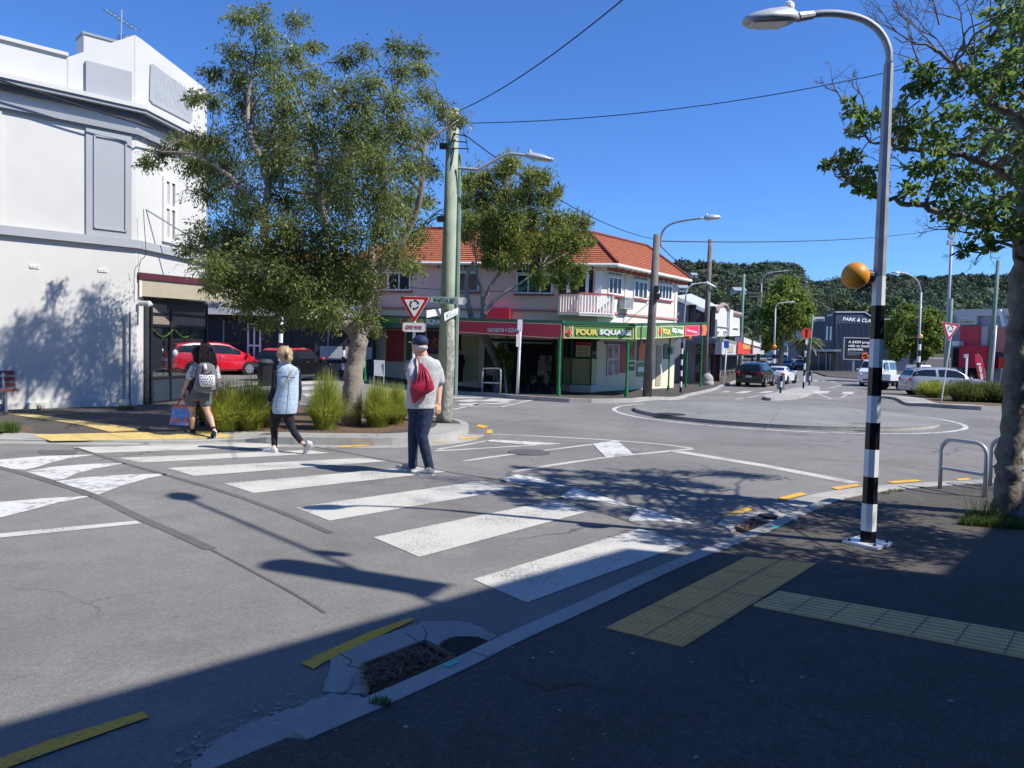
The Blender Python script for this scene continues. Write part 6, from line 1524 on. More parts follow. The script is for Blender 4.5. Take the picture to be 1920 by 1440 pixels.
# ================================================================ vehicles
STY = {   # x fractions run from nose (1) to tail (0); rows: t, z_low, z_belt, half width factor, z_top, top half width factor
 'mpv': dict(L=4.5, W=1.74, H=1.58, wb=(.19, .80), wr=.32, rows=[(1.0, .30, .55, .70, .60, .60), (.965, .22, .66, .90, .72, .78), (.90, .20, .80, .98, .86, .84), (.80, .20, .93, 1.0, 1.0, .84), (.60, .20, .98, 1.0, 1.50, .70), (.48, .20, .99, 1.0, 1.57, .70), (.22, .20, 1.02, 1.0, 1.55, .69), (.06, .22, 1.04, .97, 1.45, .66), (.01, .28, 1.02, .90, 1.10, .74), (0, .36, .70, .82, .78, .75)], cab=(3, 4, 7, 8)),
 'mini': dict(L=3.75, W=1.70, H=1.41, wb=(.20, .81), wr=.31, rows=[(1.0, .28, .55, .74, .62, .66), (.96, .20, .68, .92, .76, .80), (.88, .18, .80, .98, .86, .84), (.735, .18, .90, 1.0, .97, .84), (.62, .18, .92, 1.0, 1.34, .72), (.50, .18, .93, 1.0, 1.40, .72), (.14, .18, .95, 1.0, 1.37, .70), (.06, .20, .95, .97, 1.28, .68), (.015, .26, .94, .90, 1.0, .76), (0, .34, .66, .84, .74, .78)], cab=(3, 4, 7, 8)),
 'suv': dict(L=4.6, W=1.88, H=1.68, wb=(.19, .80), wr=.36, rows=[(1.0, .38, .66, .72, .74, .64), (.965, .26, .80, .92, .90, .80), (.88, .24, .96, .98, 1.02, .85), (.74, .24, 1.04, 1.0, 1.10, .85), (.58, .24, 1.07, 1.0, 1.60, .72), (.45, .24, 1.08, 1.0, 1.68, .72), (.18, .24, 1.12, 1.0, 1.64, .70), (.06, .28, 1.12, .97, 1.50, .66), (.012, .34, 1.08, .92, 1.14, .78), (0, .44, .80, .86, .88, .80)], cab=(3, 4, 7, 8)),
 'coupe': dict(L=4.3, W=1.84, H=1.34, wb=(.19, .81), wr=.33, rows=[(1.0, .28, .52, .66, .56, .58), (.965, .18, .62, .90, .68, .78), (.86, .16, .76, .98, .82, .85), (.68, .16, .84, 1.0, .90, .84), (.53, .16, .86, 1.0, 1.27, .66), (.44, .16, .87, 1.0, 1.33, .66), (.28, .16, .90, 1.02, 1.24, .64), (.10, .18, .93, 1.0, .99, .80), (.02, .28, .88, .92, .94, .82), (0, .36, .66, .86, .74, .80)], cab=(3, 4, 6, 7)),
 'sedan': dict(L=4.5, W=1.78, H=1.44, wb=(.19, .80), wr=.31, rows=[(1.0, .30, .54, .70, .60, .62), (.965, .20, .68, .92, .74, .80), (.87, .18, .82, .98, .88, .85), (.72, .18, .90, 1.0, .96, .84), (.58, .18, .92, 1.0, 1.38, .68), (.48, .18, .93, 1.0, 1.44, .68), (.28, .18, .95, 1.0, 1.40, .67), (.13, .20, .96, .99, 1.02, .80), (.02, .26, .94, .92, 1.0, .82), (0, .36, .68, .86, .76, .80)], cab=(3, 4, 6, 7)),
 'van': dict(L=4.8, W=1.74, H=1.98, wb=(.17, .76), wr=.32, rows=[(1.0, .34, .80, .78, .88, .70), (.985, .24, 1.02, .95, 1.10, .86), (.95, .22, 1.14, .99, 1.22, .88), (.915, .22, 1.18, 1.0, 1.32, .88), (.82, .22, 1.20, 1.0, 1.90, .80), (.74, .22, 1.20, 1.0, 1.98, .80), (.20, .22, 1.20, 1.0, 1.98, .80), (.03, .24, 1.20, .99, 1.94, .79), (.01, .30, 1.18, .96, 1.5, .84), (0, .40, .90, .93, 1.1, .88)], cab=(3, 4, 7, 8)),
}
CARG = 'cars and vans on the streets around the roundabout'
def car(name, label, sty, pos, head, col, cat='car', roof=None, wheel='rim', group=CARG, plate=True, scale=1.0):
    S_ = STY[sty]; L, Wd = S_['L'] * scale, S_['W'] * scale; k = scale
    o = thing(name, label, cat, pos, group, math.atan2(head[1], head[0]))
    R = []
    for t, zl, zb, hf, zt, tf in S_['rows']:
        x = (t - .5) * L; h = Wd / 2 * hf; ht = Wd / 2 * tf; zl, zb, zt = zl * k, zb * k, zt * k
        half = [(h * .84, zl), (h * .985, zl + .10 * k), (h, zl + (zb - zl) * .62), (h * .955, zb), (ht, zt - (.06 if zt - zb > .2 else .02) * k), (ht * .78, zt)]
        R.append([V((x, y, z)) for y, z in half] + [V((x, -y, z)) for y, z in half[::-1]])
    # denser stations between the given ones
    def st(i, f): return [R[i][j].lerp(R[i + 1][j], f) for j in range(12)]
    rings = []
    for i in range(len(R) - 1): rings += [st(i, 0), st(i, .5)]
    rings.append(R[-1])
    mb = MB(); mb.loft(rings); body = mb.build('body', col, o, True, True)
    md = body.modifiers.new('edge', 'EDGE_SPLIT'); md.split_angle = rad(32)
    c0, c1, c2, c3 = S_['cab']
    def pane(nm, i0, i1, f0, f1, pts_fn, mname='car_glass', n=5):
        mb = MB(); rows = []
        for q in range(n + 1):
            s = i0 + (i1 - i0) * (q / n) if False else None
        return mb
    def side_at(xi, sgn, lo, hi):
        i = min(int(xi), len(R) - 2); r = st(i, xi - i); D, E = (r[3], r[4]) if sgn > 0 else (r[8], r[7])
        up = V((0, sgn * .012 * k, .004 * k)); return D.lerp(E, lo) + up, D.lerp(E, hi) + up
    for sgn in (1, -1):
        a, b = c0 + .25, c3 - .35
        mid = (c1 + .0) + (c2 - c1) * .48
        spans = [(c0 + .45, mid - .06), (mid + .06, c2 + .15)] if sty not in ('coupe', 'mini') else [(c0 + .45, c2 - .1)]
        if sty in ('mini', 'coupe'): spans = [(c0 + .45, c1 + (c2 - c1) * .55), (c1 + (c2 - c1) * .60, c2 - .05)]
        if sty in ('mpv', 'suv', 'van'): spans.append((c2 + .22, c3 - .35))
        for s0, s1 in spans:
            mb = MB(); n = 7; P_ = [side_at(s0 + (s1 - s0) * q / n, sgn, .07, .86) for q in range(n + 1)]
            for q in range(n): mb.quad(P_[q][0], P_[q + 1][0], P_[q + 1][1], P_[q][1]) if sgn < 0 else mb.quad(P_[q][0], P_[q][1], P_[q + 1][1], P_[q + 1][0])
            mb.build('side_window', 'car_glass', o, False, True)
    for nm, i0, i1 in (('windscreen', c0, c1), ('rear_window', c3, c2)):
        mb = MB(); n = 5; rows = []
        A, B = R[i0], R[i1]; nrm = (B[5] - A[5]).cross(V((0, 1, 0))).normalized(); nrm = nrm if nrm.z > 0 else -nrm
        lo, hi = (.10, .90)
        for q in range(n + 1):
            f = lo + (hi - lo) * q / n; r = [A[j].lerp(B[j], f) + nrm * .012 * k for j in (4, 5, 6, 7)]
            r[0] = r[0].lerp(r[1], .25); r[3] = r[3].lerp(r[2], .25); rows.append(r)
        for q in range(n):
            for j in range(3): mb.quad(rows[q][j], rows[q][j + 1], rows[q + 1][j + 1], rows[q + 1][j]) if i0 < i1 else mb.quad(rows[q][j + 1], rows[q][j], rows[q + 1][j], rows[q + 1][j + 1])
        mb.build(nm, 'car_glass', o, False, True)
    if roof:
        mb = MB(); rr = [st(i, f) for i in range(c1, c2) for f in (0, .5)] + [R[c2]]
        rr = [R[c1 - 1 if False else c1]] + rr[1:]
        for a, b in zip(rr[:-1], rr[1:]):
            for j in range(4, 7): mb.quad(*[p + V((0, 0, .014)) for p in (a[j], b[j], b[j + 1], a[j + 1])][::-1])
        mb.build('roof', roof, o, True, True)
    wr = S_['wr'] * k; prof = [(wr * .62, -.10 * k), (wr * .95, -.10 * k), (wr, -.06 * k), (wr, .06 * k), (wr * .95, .10 * k), (wr * .62, .10 * k)]
    for fx in S_['wb']:
        for sgn in (1, -1):
            x = (fx - .5) * L; c = V((x, sgn * (Wd / 2 - .10 * k), wr))
            mb = MB(); mb.lathe([(wr * 1.16, -.1 * k), (wr * 1.16, .104 * k)], c, 24, (0, sgn, 0)); mb.build('wheel_arch', 'black', o, False, True)
            mb = MB(); mb.lathe([(wr * .97, -.1 * k), (wr, -.05 * k), (wr, .09 * k), (wr * .93, .125 * k), (wr * .66, .125 * k)], c, 24, (0, sgn, 0)); wh = mb.build('wheel', 'rubber', o, False, True)
            mb = MB(); mb.lathe([(wr * .64, .122 * k), (wr * .64, .130 * k), (wr * .58, .130 * k), (wr * .58, .128 * k), (wr * .16, .129 * k), (wr * .14, .14 * k)], c, 20, (0, sgn, 0)); rm = mb.build('rim', wheel, wh, False, True)
            mb = MB()
            for q in range(6):
                an = q * math.pi / 3 + .3; d = V((math.cos(an), 0, math.sin(an))); mb.box(c + d * wr * .38 + V((0, sgn * .131 * k, 0)), (.05 * k, .006, wr * .20), 0)
            mb.build('rim_slots', 'black', rm, False, True)
    # sills, lamps, plates, mirrors, handles
    xr, xf = -L / 2, L / 2; zb = S_['rows'][-2][2] * k; hw = Wd / 2
    mb = MB(); mb.box((xr + .03, 0, .40 * k), (.10, Wd * .86, .22 * k)); mb.build('rear_bumper', col if sty != 'mini' else 'black_gloss', o, False, True, bevel=.03)
    mb = MB(); mb.box((xf - .06, 0, .38 * k), (.10, Wd * .80, .24 * k)); mb.build('front_bumper', 'charcoal' if sty == 'van' else col, o, False, True, bevel=.03)
    mb = MB(); mb.box((xf - .03, 0, .50 * k), (.10, Wd * .5, .10 * k)); mb.build('grille', 'black', o, False, True)
    for sgn in (1, -1):
        mb = MB()
        if sty == 'van': mb.box((xf - .06, sgn * hw * .74, .86 * k), (.12, .22, .20))
        else: mb.ell((xf - .14 * k, sgn * hw * .70, .66 * k), .16 * k, .16 * k, .075 * k, 12, 8)
        mb.build('headlight', 'headlight', o, True, True)
        mb = MB()
        tz = zb - .14 * k
        if sty == 'mpv': mb.ell((xr + .09, sgn * hw * .84, 1.02 * k), .13, .10, .17, 12, 8); mb.build('tail_light', 'headlight', o, True, True)
        else: mb.ell((xr + .06, sgn * hw * .78, tz), .09 * k, .17 * k, .09 * k, 12, 8); mb.build('tail_light', 'tail_red', o, True, True)
        r = R[c0]; mb = MB(); mb.ell((r[3].x - .12 * k, sgn * (hw + .08), r[3].z + .06), .08, .12, .075, 10, 8); mb.build('wing_mirror', col if not roof else roof, o, True, True)
        for fx in ((.5, .33) if sty not in ('mini', 'coupe') else (.42,)):
            mb = MB(); mb.box(((fx - .5) * L, sgn * (hw * .99), zb - .12 * k), (.18, .03, .03)); mb.build('door_handle', 'galv' if sty != 'mini' else 'steel', o, False, True)
            mb = MB(); mb.box(((fx - .5) * L - .12, sgn * (hw * .995), .62 * k), (.012, .012, .62 * k)); mb.build('door_gap', 'black', o, False, True)
    if plate:
        for x, s_ in ((xr - .025, -1), (xf + .0, 1)):
            mb = MB(); mb.box((x, 0, (.70 if s_ < 0 else .46) * k), (.02, .36, .125)); mb.build('number_plate', 'plate', o, False, True)
    if sty == 'suv':
        for sgn in (1, -1):
            mb = MB(); a, b = R[c1][5], R[c2][5]; mb.tube([V((a.x, sgn * hw * .62, a.z + .05)), V((b.x, sgn * hw * .62, b.z + .05))], .02, 6); mb.build('roof_rail', 'galv_dark', o, False, True)
    return o
def on(u, v, Y=None):
    if Y is None: p = G(u, v); return p
    p = P(u, v, Y); return V((p.x, p.y, H(p.x, p.y)))
p = on(402, 699, 37.0); car('parked_car', 'bright red hatchback with clear tail lights parked outside the dark shops', 'mpv', p, (.70, .71), 'car_red')
p = on(552, 706, 33.5); car('parked_car', 'small black hatchback with red roof parked behind the grass clumps', 'mini', p, (.30, .95), 'car_black', roof='car_red_roof', wheel='rim_black')
p = on(1417, 718, 52.5); car('parked_car', 'black suv parked outside the cafe, seen from behind', 'suv', p, (.48, .87), 'car_black', wheel='rim')
p = on(1461, 716, 58.5); car('moving_car', 'low white coupe just ahead of the black suv', 'coupe', p, (.53, .85), 'car_white', wheel='rim_black')
for u, v, Y, sty, col, lab, hd in ((1447, 678, 122, 'sedan', 'car_silver', 'silver car facing the camera behind the white coupe', (-.25, -1)), (1441, 661, 158, 'mpv', 'car_white', 'white hatchback farthest up the rising street', (.3, 1)), (1457, 665, 150, 'sedan', 'car_blue', 'small blue car far up the street beside the lamp globe', (.3, 1)),
                                   (1468, 675, 136, 'sedan', 'car_maroon', 'dark maroon car in the middle of the distant traffic', (-.3, -1)), (1474, 684, 112, 'sedan', 'car_navy', 'dark navy sedan leading the distant traffic', (-.35, -1)), (1496, 680, 128, 'suv', 'car_silver', 'pale silver wagon parked on the right of the distant street', (-.3, -1)), (1501, 685, 114, 'mpv', 'car_black', 'dark hatchback parked by the foot of the red disc pole', (-.3, -1))):
    car('distant_car', lab, sty, on(u, v, Y), hd, col, plate=False)
p = on(1645, 718, 58.0); car('white_van', 'white van approaching behind the foreground banded pole', 'van', p, (-.62, -.78), 'car_white', 'van', wheel='rim')
p = on(1770, 726, 45.5); car('parked_car', 'silver suv behind the bushes on the right', 'suv', p, (.99, -.08), 'car_silver')
# white utility truck half hidden by the silver suv
p = on(1702, 722, 52); ut_ = thing('utility_truck', 'white flat deck truck partly hidden behind the silver suv', 'truck', p, CARG, math.atan2(.3, .95))
mb = MB(); mb.loft([[V((x, y, z)) for y, z in ((-.8, .5), (.8, .5), (.82, 1.0), (tw, zt), (-tw, zt), (-.82, 1.0))] for x, zt, tw in ((.4, 1.72, .62), (1.2, 1.74, .64), (1.7, 1.1, .74), (2.4, 1.0, .76), (2.5, .8, .7))]); mb.build('cab', 'car_white', ut_, False, True, bevel=.03)
for s in (1, -1):
    mb = MB(); mb.prism([V((.5, s * .80, 1.05)), V((1.5, s * .80, 1.05)), V((1.2, s * .67, 1.62)), V((.5, s * .66, 1.62))], (0, s * .01, 0)); mb.build('side_window', 'car_glass', ut_, False, True)
mb = MB(); mb.box((-1.0, 0, .85), (2.6, 1.7, .42)); mb.build('tray', 'car_white', ut_, False, True, bevel=.02)
mb = MB(); mb.box((-1.0, 0, .58), (2.6, 1.5, .14)); mb.build('chassis', 'black', ut_, False, True)
for x in (-1.3, 1.7):
    for s in (1, -1):
        mb = MB(); mb.lathe([(.34, 0), (.36, .05), (.36, .18), (.33, .22)], (x, s * .62, .36), 18, (0, s, 0)); wh = mb.build('wheel', 'rubber', ut_, False, True)
        mb = MB(); mb.lathe([(.2, .215), (.2, .23), (.08, .225)], (x, s * .62, .36), 14, (0, s, 0)); mb.build('rim', 'rim', wh, False, True)
mb = MB(); mb.box((-2.31, .7, .85), (.03, .14, .2)); mb.build('tail_light', 'tail_red', ut_, False, True)

# ================================================================ farther buildings
SD = V((.34, .94, 0)).normalized(); SN = V((SD.y, -SD.x, 0))
def wpoly(W, nm, uvs, m, par, d0=-.2, d1=0.0):
    mb = MB(); W.poly(mb, uvs, d0, d1); return mb.build(nm, m, par)
def wrect(W, nm, u0, v0, u1, v1, m, par, d0=.004, d1=.04):
    mb = MB(); W.pbox(mb, u0, v0, u1, v1, d0, d1); return mb.build(nm, m, par)
# grey shed wall and roofs behind the grocery
a = P(1255, 640, 53); b = P(1345, 640, 53); sw = Wall((a.x, a.y), (b.x, b.y))
o = thing('shop_building', 'grey rendered shop with corrugated roof and black pillars beyond the grocery', 'building', (a.x, a.y, -.5))
mb = MB(); sw.poly(mb, [(1255, 558), (1266, 563), (1298, 578), (1345, 600), (1345, 722), (1255, 724)], -6, 0); mb.build('wall', 'corr_dark', o)
wpoly(sw, 'roof', [(1255, 553), (1268, 557), (1330, 585), (1330, 590), (1268, 563), (1255, 558)], 'corrugated', o, -6.3, .15)
mb = MB(); mb.prism([sw.px(1268, 557, -2), sw.px(1296, 553, -9), sw.px(1345, 575, -9), sw.px(1330, 585, -2)], (0, 0, .1)); mb.build('rear_roof', 'corrugated', o)
wrect(sw, 'dark_sign', 1306, 582, 1333, 606, 'charcoal', o, .004, .1)
for u0, u1, v0, v1 in ((1295, 1305, 572, 603), (1333, 1341, 575, 631)):
    p_ = wrect(sw, 'black_pillar', u0, v0, u1, v1, 'black', o, .01, .5); wrect(sw, 'capital', u0 - 1, v0 - 1, u1 + 1, v0 + 2, 'black', p_, .01, .6)
wrect(sw, 'render_band', 1264, 674, 1296, 675, 'shop_grey', o, .004, .04)
# white mission gable building
a = P(1338, 640, 58); b = P(1392, 640, 64); mw = Wall((a.x, a.y), (b.x, b.y))
o = thing('gabled_building', 'white building with curved mission style gable behind the cafe', 'building', (a.x, a.y, -.5))
cur = [(1340, 631), (1340, 590), (1344, 585), (1347, 578), (1352, 573), (1357, 571), (1361, 573), (1364, 579), (1366, 586), (1371, 589), (1387, 591), (1387, 630)]
wpoly(mw, 'wall', cur, 'white_wall', o, -5, 0)
mb = MB(); q = [mw.px(u, v - .5, .02) for u, v in cur[2:10]]; mb.tube(q, .16, 6); mb.tube([mw.px(1370, 586, .02), mw.px(1388, 590, .02)], .2, 6); mb.build('coping', 'brown_wall', o)
wrect(mw, 'pilaster', 1369, 581, 1374, 630, 'white_trim', o, .004, .25)
for u in (1343, 1357): window(mw, u, 620, u + 4.5, 627, o, 1, (1.0,), 'white_trim', .03, .05)
wrect(mw, 'moulding', 1340, 613, 1387, 614, 'shop_pale', o, .004, .12)
# cafe with veranda
a = G(1290, 719, LO); ew = Wall((a.x, a.y), (a.x + SN.x * 5, a.y + SN.y * 5)); 
s1 = ew.sz(1351, 660)[0]; c_ = ew.pt(s1, 0)
fw_ = Wall((c_.x, c_.y), (c_.x + SD.x * 10, c_.y + SD.y * 10), True); fw_.n = SN
o = thing('cafe_building', 'single storey grey cafe with sign boards and dark open front', 'building', (a.x, a.y, -.4))
mb = MB(); zt_ = ew.sz(1320, 640)[1]; zt2_ = zt_ + .0
L_ = fw_.sz(1436, 660)[0] if fw_.sz(1436, 660)[0] > 0 else 26
L_ = min(max(L_, 12), 34)
mb.prism([V((p.x, p.y, -.7)) for p in (ew.pt(0, 0), ew.pt(s1 - 1.2, 0), fw_.pt(L_, 0, -1.2), fw_.pt(L_, 0, -9), ew.pt(0, 0) + SD * 9)], (0, 0, zt_ + .7)); mb.build('wall', 'shop_grey', o)
mb = MB(); ew.box(mb, .3, s1, zt_ - .05, zt_ + .22, -.5, .15); fw_.box(mb, 0.1, L_, zt_ - .05, zt_ + .22, -1.3, .12); mb.build('parapet', 'shop_grey', o)
zs0, zs1 = ew.sz(1330, 664)[1], ew.sz(1330, 641)[1]
mb = MB(); ew.box(mb, ew.sz(1302, 650)[0], s1 + .02, zs0, zs1, -.3, .16); fb = mb.build('veranda_fascia', 'shop_grey', o)
wrect(ew, 'signboard', 1305, 645, 1347, 662, 'charcoal', fb, .16, .2); 
wtext(ew, 'C', 1306, 650, 1312, 660, .21, 'rust_pink', fb); wtext(ew, 'Tulli', 1330, 649, 1346, 661, .21, 'rust_pink', fb)
def frect(nm, u0, u1, z0, z1, m, par, d0=.004, d1=.04):
    s0, s1_ = fw_.sz(u0, 660, d1)[0], fw_.sz(u1, 660, d1)[0]; mb = MB(); fw_.box(mb, s0, s1_, z0, z1, d0, d1); return mb.build(nm, m, par)
f2 = frect('veranda_fascia', 1353, 1380, zs0, zs1, 'shop_pale', o, -.3, .12); frect('signboard', 1362, 1375, zs0 + .15, zs1 - .1, 'fascia_cream', f2, .12, .16)
f3 = frect('red_sign', 1383, 1411, zs0 + .05, zs1 + .25, 'letter_red', o, -.2, .2); 
s0, s1_ = fw_.sz(1393, 650, .2)[0], fw_.sz(1409, 650, .2)[0]
lettering('KEBAB HOUSE', fw_.pt(s0, zs0 + .55, .21), SD, (0, 0, 1), .5, 'letter_yellow', f3, (s1_ - s0), .01, .02)
f4 = frect('grey_fascia', 1412, 1434, zs0 + .1, zs1 + .25, 'shop_pale', o, -.2, .1); frect('white_parapet', 1394, 1436, zs1 + .25, zs1 + .75, 'white_wall', o, -.5, .3)
s0 = fw_.sz(1420, 650, .1)[0]; lettering('Cut', fw_.pt(s0, zs0 + .35, .11), SD, (0, 0, 1), .7, 'letter_white', f4, 2.5, .01)
mb = MB(); fw_.box(mb, .1, L_, zs0 - .1, zs0, -1.2, .1); mb.build('veranda_soffit', 'charcoal', o)
for u0, u1, m, nm in ((1354, 1381, 'opening_shade', 'open_front'), (1394, 1417, 'glass_blue', 'shop_window'), (1426, 1433, 'opening_shade', 'doorway')):  # dark panels paint the shade of the open front and doorway
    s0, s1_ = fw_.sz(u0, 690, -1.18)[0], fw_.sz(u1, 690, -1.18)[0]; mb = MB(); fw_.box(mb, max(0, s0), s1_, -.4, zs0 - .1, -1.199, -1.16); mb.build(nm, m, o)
wrect(ew, 'window', 1304, 664, 1316, 698, 'glass', o, .004, .05); wrect(ew, 'window_base', 1304, 698, 1315, 716, 'maroon', o, .004, .06); wrect(ew, 'dark_opening', 1332, 664, 1350, 715, 'opening_shade', o, .004, .03); wrect(ew, 'maroon_post', 1336, 664, 1341, 715, 'maroon', o, .03, .1)  # the dark opening is a flat panel with its shade painted in
for k in range(4):
    q = G(1349 + k * 7.5, 711 - k * .6, LO); t = thing('cafe_stool', 'small wooden cafe stool outside the dark cafe front', 'stool', q, 'wooden cafe stools')
    mb = MB(); mb.lathe([(.2, .62), (.2, .67)], q, 12); mb.build('seat', 'fascia_cream', t)
    for sx in (-1, 1):
        for sy in (-1, 1):
            mb = MB(); mb.tube([q + V((sx * .16, sy * .16, 0)), q + V((sx * .12, sy * .12, .62))], .025, 5); mb.build('leg', 'brown_wall', t)
# navy building
a = P(1546, 640, 112); b = P(1567, 640, 106); nL = Wall((a.x, a.y), (b.x, b.y)); c = P(1720, 640, 118); nM = Wall((b.x, b.y), (c.x, c.y))
o = thing('office_building', 'navy corrugated building with white lettering and a billboard in front', 'building', (b.x, b.y, -.5))
wpoly(nM, 'wall', [(1567, 585), (1622, 585), (1641, 598), (1720, 600), (1720, 702), (1567, 702)], 'navy_wall', o, -.3, 0)
mb = MB(); zz_ = nM.sz(1600, 600)[1]; mb.prism([V((p.x, p.y, -1)) for p in (nM.pt(.3, 0, -.31), nM.pt(nM.L, 0, -.31), nM.pt(nM.L, 0, -.31) + V((1, 14, 0)), V((a.x + .5, a.y + 6, 0)), V((a.x + .4, a.y, 0)))], (0, 0, zz_ + 1)); mb.build('rear_block', 'navy_wall', o)
wpoly(nL, 'end_wall', [(1546, 586), (1567, 585), (1567, 702), (1546, 702)], 'navy_dark', o, -.25, 0)
mb = MB()
for k in range(46):
    u = 1569 + k * 2.3; nM.pbox(mb, u, 606, u + .8, 698, .004, .07)
mb.build('cladding_ribs', 'navy_wall', o)
mb = MB(); nM.poly(mb, [(1567, 584), (1622, 584), (1641, 597), (1700, 598.5), (1700, 600), (1641, 599), (1622, 586), (1567, 586)], -.3, .25); mb.build('parapet_cap', 'corr_dark', o)
wtext(nM, 'PARK & CLARKE', 1580, 597, 1650, 603.5, .12, 'letter_white', o, .0, shear=.25); wtext(nL, 'PARK', 1551, 589, 1562, 593, .1, 'letter_white', o)
for u in (1549, 1556): wrect(nL, 'slot_window', u, 612, u + 3, 638, 'letter_white', o, .02, .08)
mb = MB(); nL.pbox(mb, 1524, 655, 1564, 659, .0, .9); mb.build('entrance_canopy', 'corrugated', o)
wrect(nL, 'entrance', 1528, 662, 1562, 698, 'charcoal', o, 0, .4); 
for u in (1534, 1548, 1556): wrect(nL, 'door_frame', u, 664, u + 1.4, 697, 'shop_pale', o, .42, .5)
bb_ = P(1617, 654, 100); bw = Wall((bb_.x - 3, bb_.y - .25), (bb_.x + 3, bb_.y + .25)); bo = thing('billboard', 'black billboard with white slogan and a pink key in front of the navy building', 'billboard', (bb_.x, bb_.y, H(bb_.x, bb_.y)))
wpoly(bw, 'panel', [(1583, 635), (1660, 634), (1660, 674), (1583, 675)], 'black', bo, -.2, 0)
mb = MB()
for q in ((1582, 633, 1661, 635), (1582, 674, 1661, 675.5), (1582, 635, 1583.5, 674)): bw.pbox(mb, *q, -.2, .06)
mb.build('frame', 'galv', bo); mb = MB(); bw.pbox(mb, 1598, 675, 1602, 702, -.2, 0); mb.build('post', 'galv_dark', bo)
wtext(bw, 'A $45M proper', 1590.5, 639, 1637, 645.5, .03, 'letter_white', bo, .03); wtext(bw, 'with so much', 1590, 646, 1631, 651, .03, 'letter_white', bo, .03); wtext(bw, 'potential.', 1590, 652, 1619, 658.5, .03, 'letter_white', bo, .03)
mb = MB()
for k, (u1) in enumerate((1628, 1626, 1612, 1608)): bw.pbox(mb, 1589, 660 + k * 1.7, u1, 660.5 + k * 1.7, .0, .02)
mb.build('small_print', 'galv', bo)
mb = MB(); cc, zz_ = bw.sz(1621, 669)
ringp = [bw.pt(cc + math.cos(t) * .40, zz_ + math.sin(t) * .40, .04) for t in np.linspace(0, 6.283, 24)]; mb.tube(ringp, .09, 6, False); mb.tube([bw.pt(cc - .3, zz_ - .25, .04), bw.pt(cc + .3, zz_ + .25, .04)], .05, 6); mb.tube([bw.px(1627, 668, .04), bw.px(1652, 666, .04)], .12, 6); mb.build('key_emblem', 'orange_sign', bo)
# cream house behind, white gabled cottage, blue fascia shop in the far street
a = P(1520, 620, 130); o = thing('house', 'pale brick house behind the slim green pole', 'house', (a.x, a.y, 1), 'houses in the far street'); w_ = Wall((a.x, a.y), (a.x + 8, a.y + 1)); wpoly(w_, 'wall', [(1525, 598), (1548, 597), (1548, 690), (1525, 690)], 'shop_pale', o, -6, 0); wpoly(w_, 'roof', [(1523, 594), (1549, 594), (1549, 598), (1523, 598)], 'corrugated', o, -6.4, .4); wrect(w_, 'window', 1533, 604, 1541, 611, 'glass', o)
a = P(1470, 640, 150); o = thing('house', 'small white gabled cottage beyond the far traffic', 'house', (a.x, a.y, 1), 'houses in the far street'); w_ = Wall((a.x, a.y), (a.x + 8, a.y + 1))
wpoly(w_, 'wall', [(1462, 645), (1472, 631), (1482, 645), (1482, 682), (1462, 682)], 'white_wall', o, -6, 0); wpoly(w_, 'roof', [(1461, 646), (1472, 629), (1483, 646), (1481, 646), (1472, 632), (1463, 646)], 'corrugated', o, -6.5, .4); wrect(w_, 'window', 1468, 650, 1476, 660, 'glass', o)
a = P(1500, 640, 128); o = thing('shop_building', 'dark low shop with blue fascia left of the navy building', 'building', (a.x, a.y, 0)); w_ = Wall((a.x, a.y), (a.x + 9, a.y - 1)); wpoly(w_, 'wall', [(1494, 640), (1546, 636), (1546, 700), (1494, 692)], 'shop_grey', o, -6, 0); wrect(w_, 'fascia', 1518, 638, 1545, 652, 'car_blue', o, .01, .4); wrect(w_, 'roof', 1492, 634, 1512, 652, 'maroon', o, .01, .6)
wrect(w_, 'window', 1502, 660, 1512, 680, 'glass', o); wrect(w_, 'door', 1526, 660, 1536, 696, 'glass_blue', o)
# red and grey shops on the right
a = P(1775, 660, 64); b = P(1905, 660, 58); rw = Wall((a.x, a.y), (b.x, b.y)); o = thing('red_shop', 'grey and red workshop with white roof and faded signboard on the right', 'building', (a.x, a.y, -.3))
wpoly(rw, 'wall', [(1783, 588), (1915, 584), (1915, 745), (1783, 735)], 'corr_dark', o, -10, 0)
wpoly(rw, 'roof', [(1784, 583), (1800, 580), (1922, 578), (1922, 592), (1800, 592), (1795, 598)], 'white_wall', o, -10.5, .3)
mb = MB(); rw.poly(mb, [(1871, 580), (1876, 580), (1884, 612), (1879, 612)], .0, .5); mb.build('barge_board', 'white_trim', o)
sg = wrect(rw, 'signboard', 1794, 592, 1832, 609, 'corrugated', o, .004, .3); wrect(rw, 'sign_band', 1798, 600, 1828, 607, 'sign_cream', sg, .3, .32); wtext(rw, 'PANELCRAFT', 1797, 593, 1829, 598, .31, 'sign_white', sg); wtext(rw, 'PLUMBERS', 1800, 601, 1826, 606, .33, 'corr_dark', sg)
wrect(rw, 'red_panel', 1800, 612, 1837, 648, 'sign_red', o, .01, .5); wrect(rw, 'red_awning', 1798, 648, 1850, 690, 'flag_red', o, .01, 1.2); wrect(rw, 'roller_door', 1838, 612, 1852, 648, 'shop_pale', o, .01, .4)
wrect(rw, 'dark_opening', 1786, 652, 1810, 690, 'opening_shade', o, .01, .3); wrect(rw, 'cream_fascia', 1785, 640, 1798, 648, 'sign_white', o, .3, 1.0); wrect(rw, 'shop_window', 1805, 690, 1840, 715, 'glass', o, .01, .1)  # dark opening: shade painted as a near-black panel
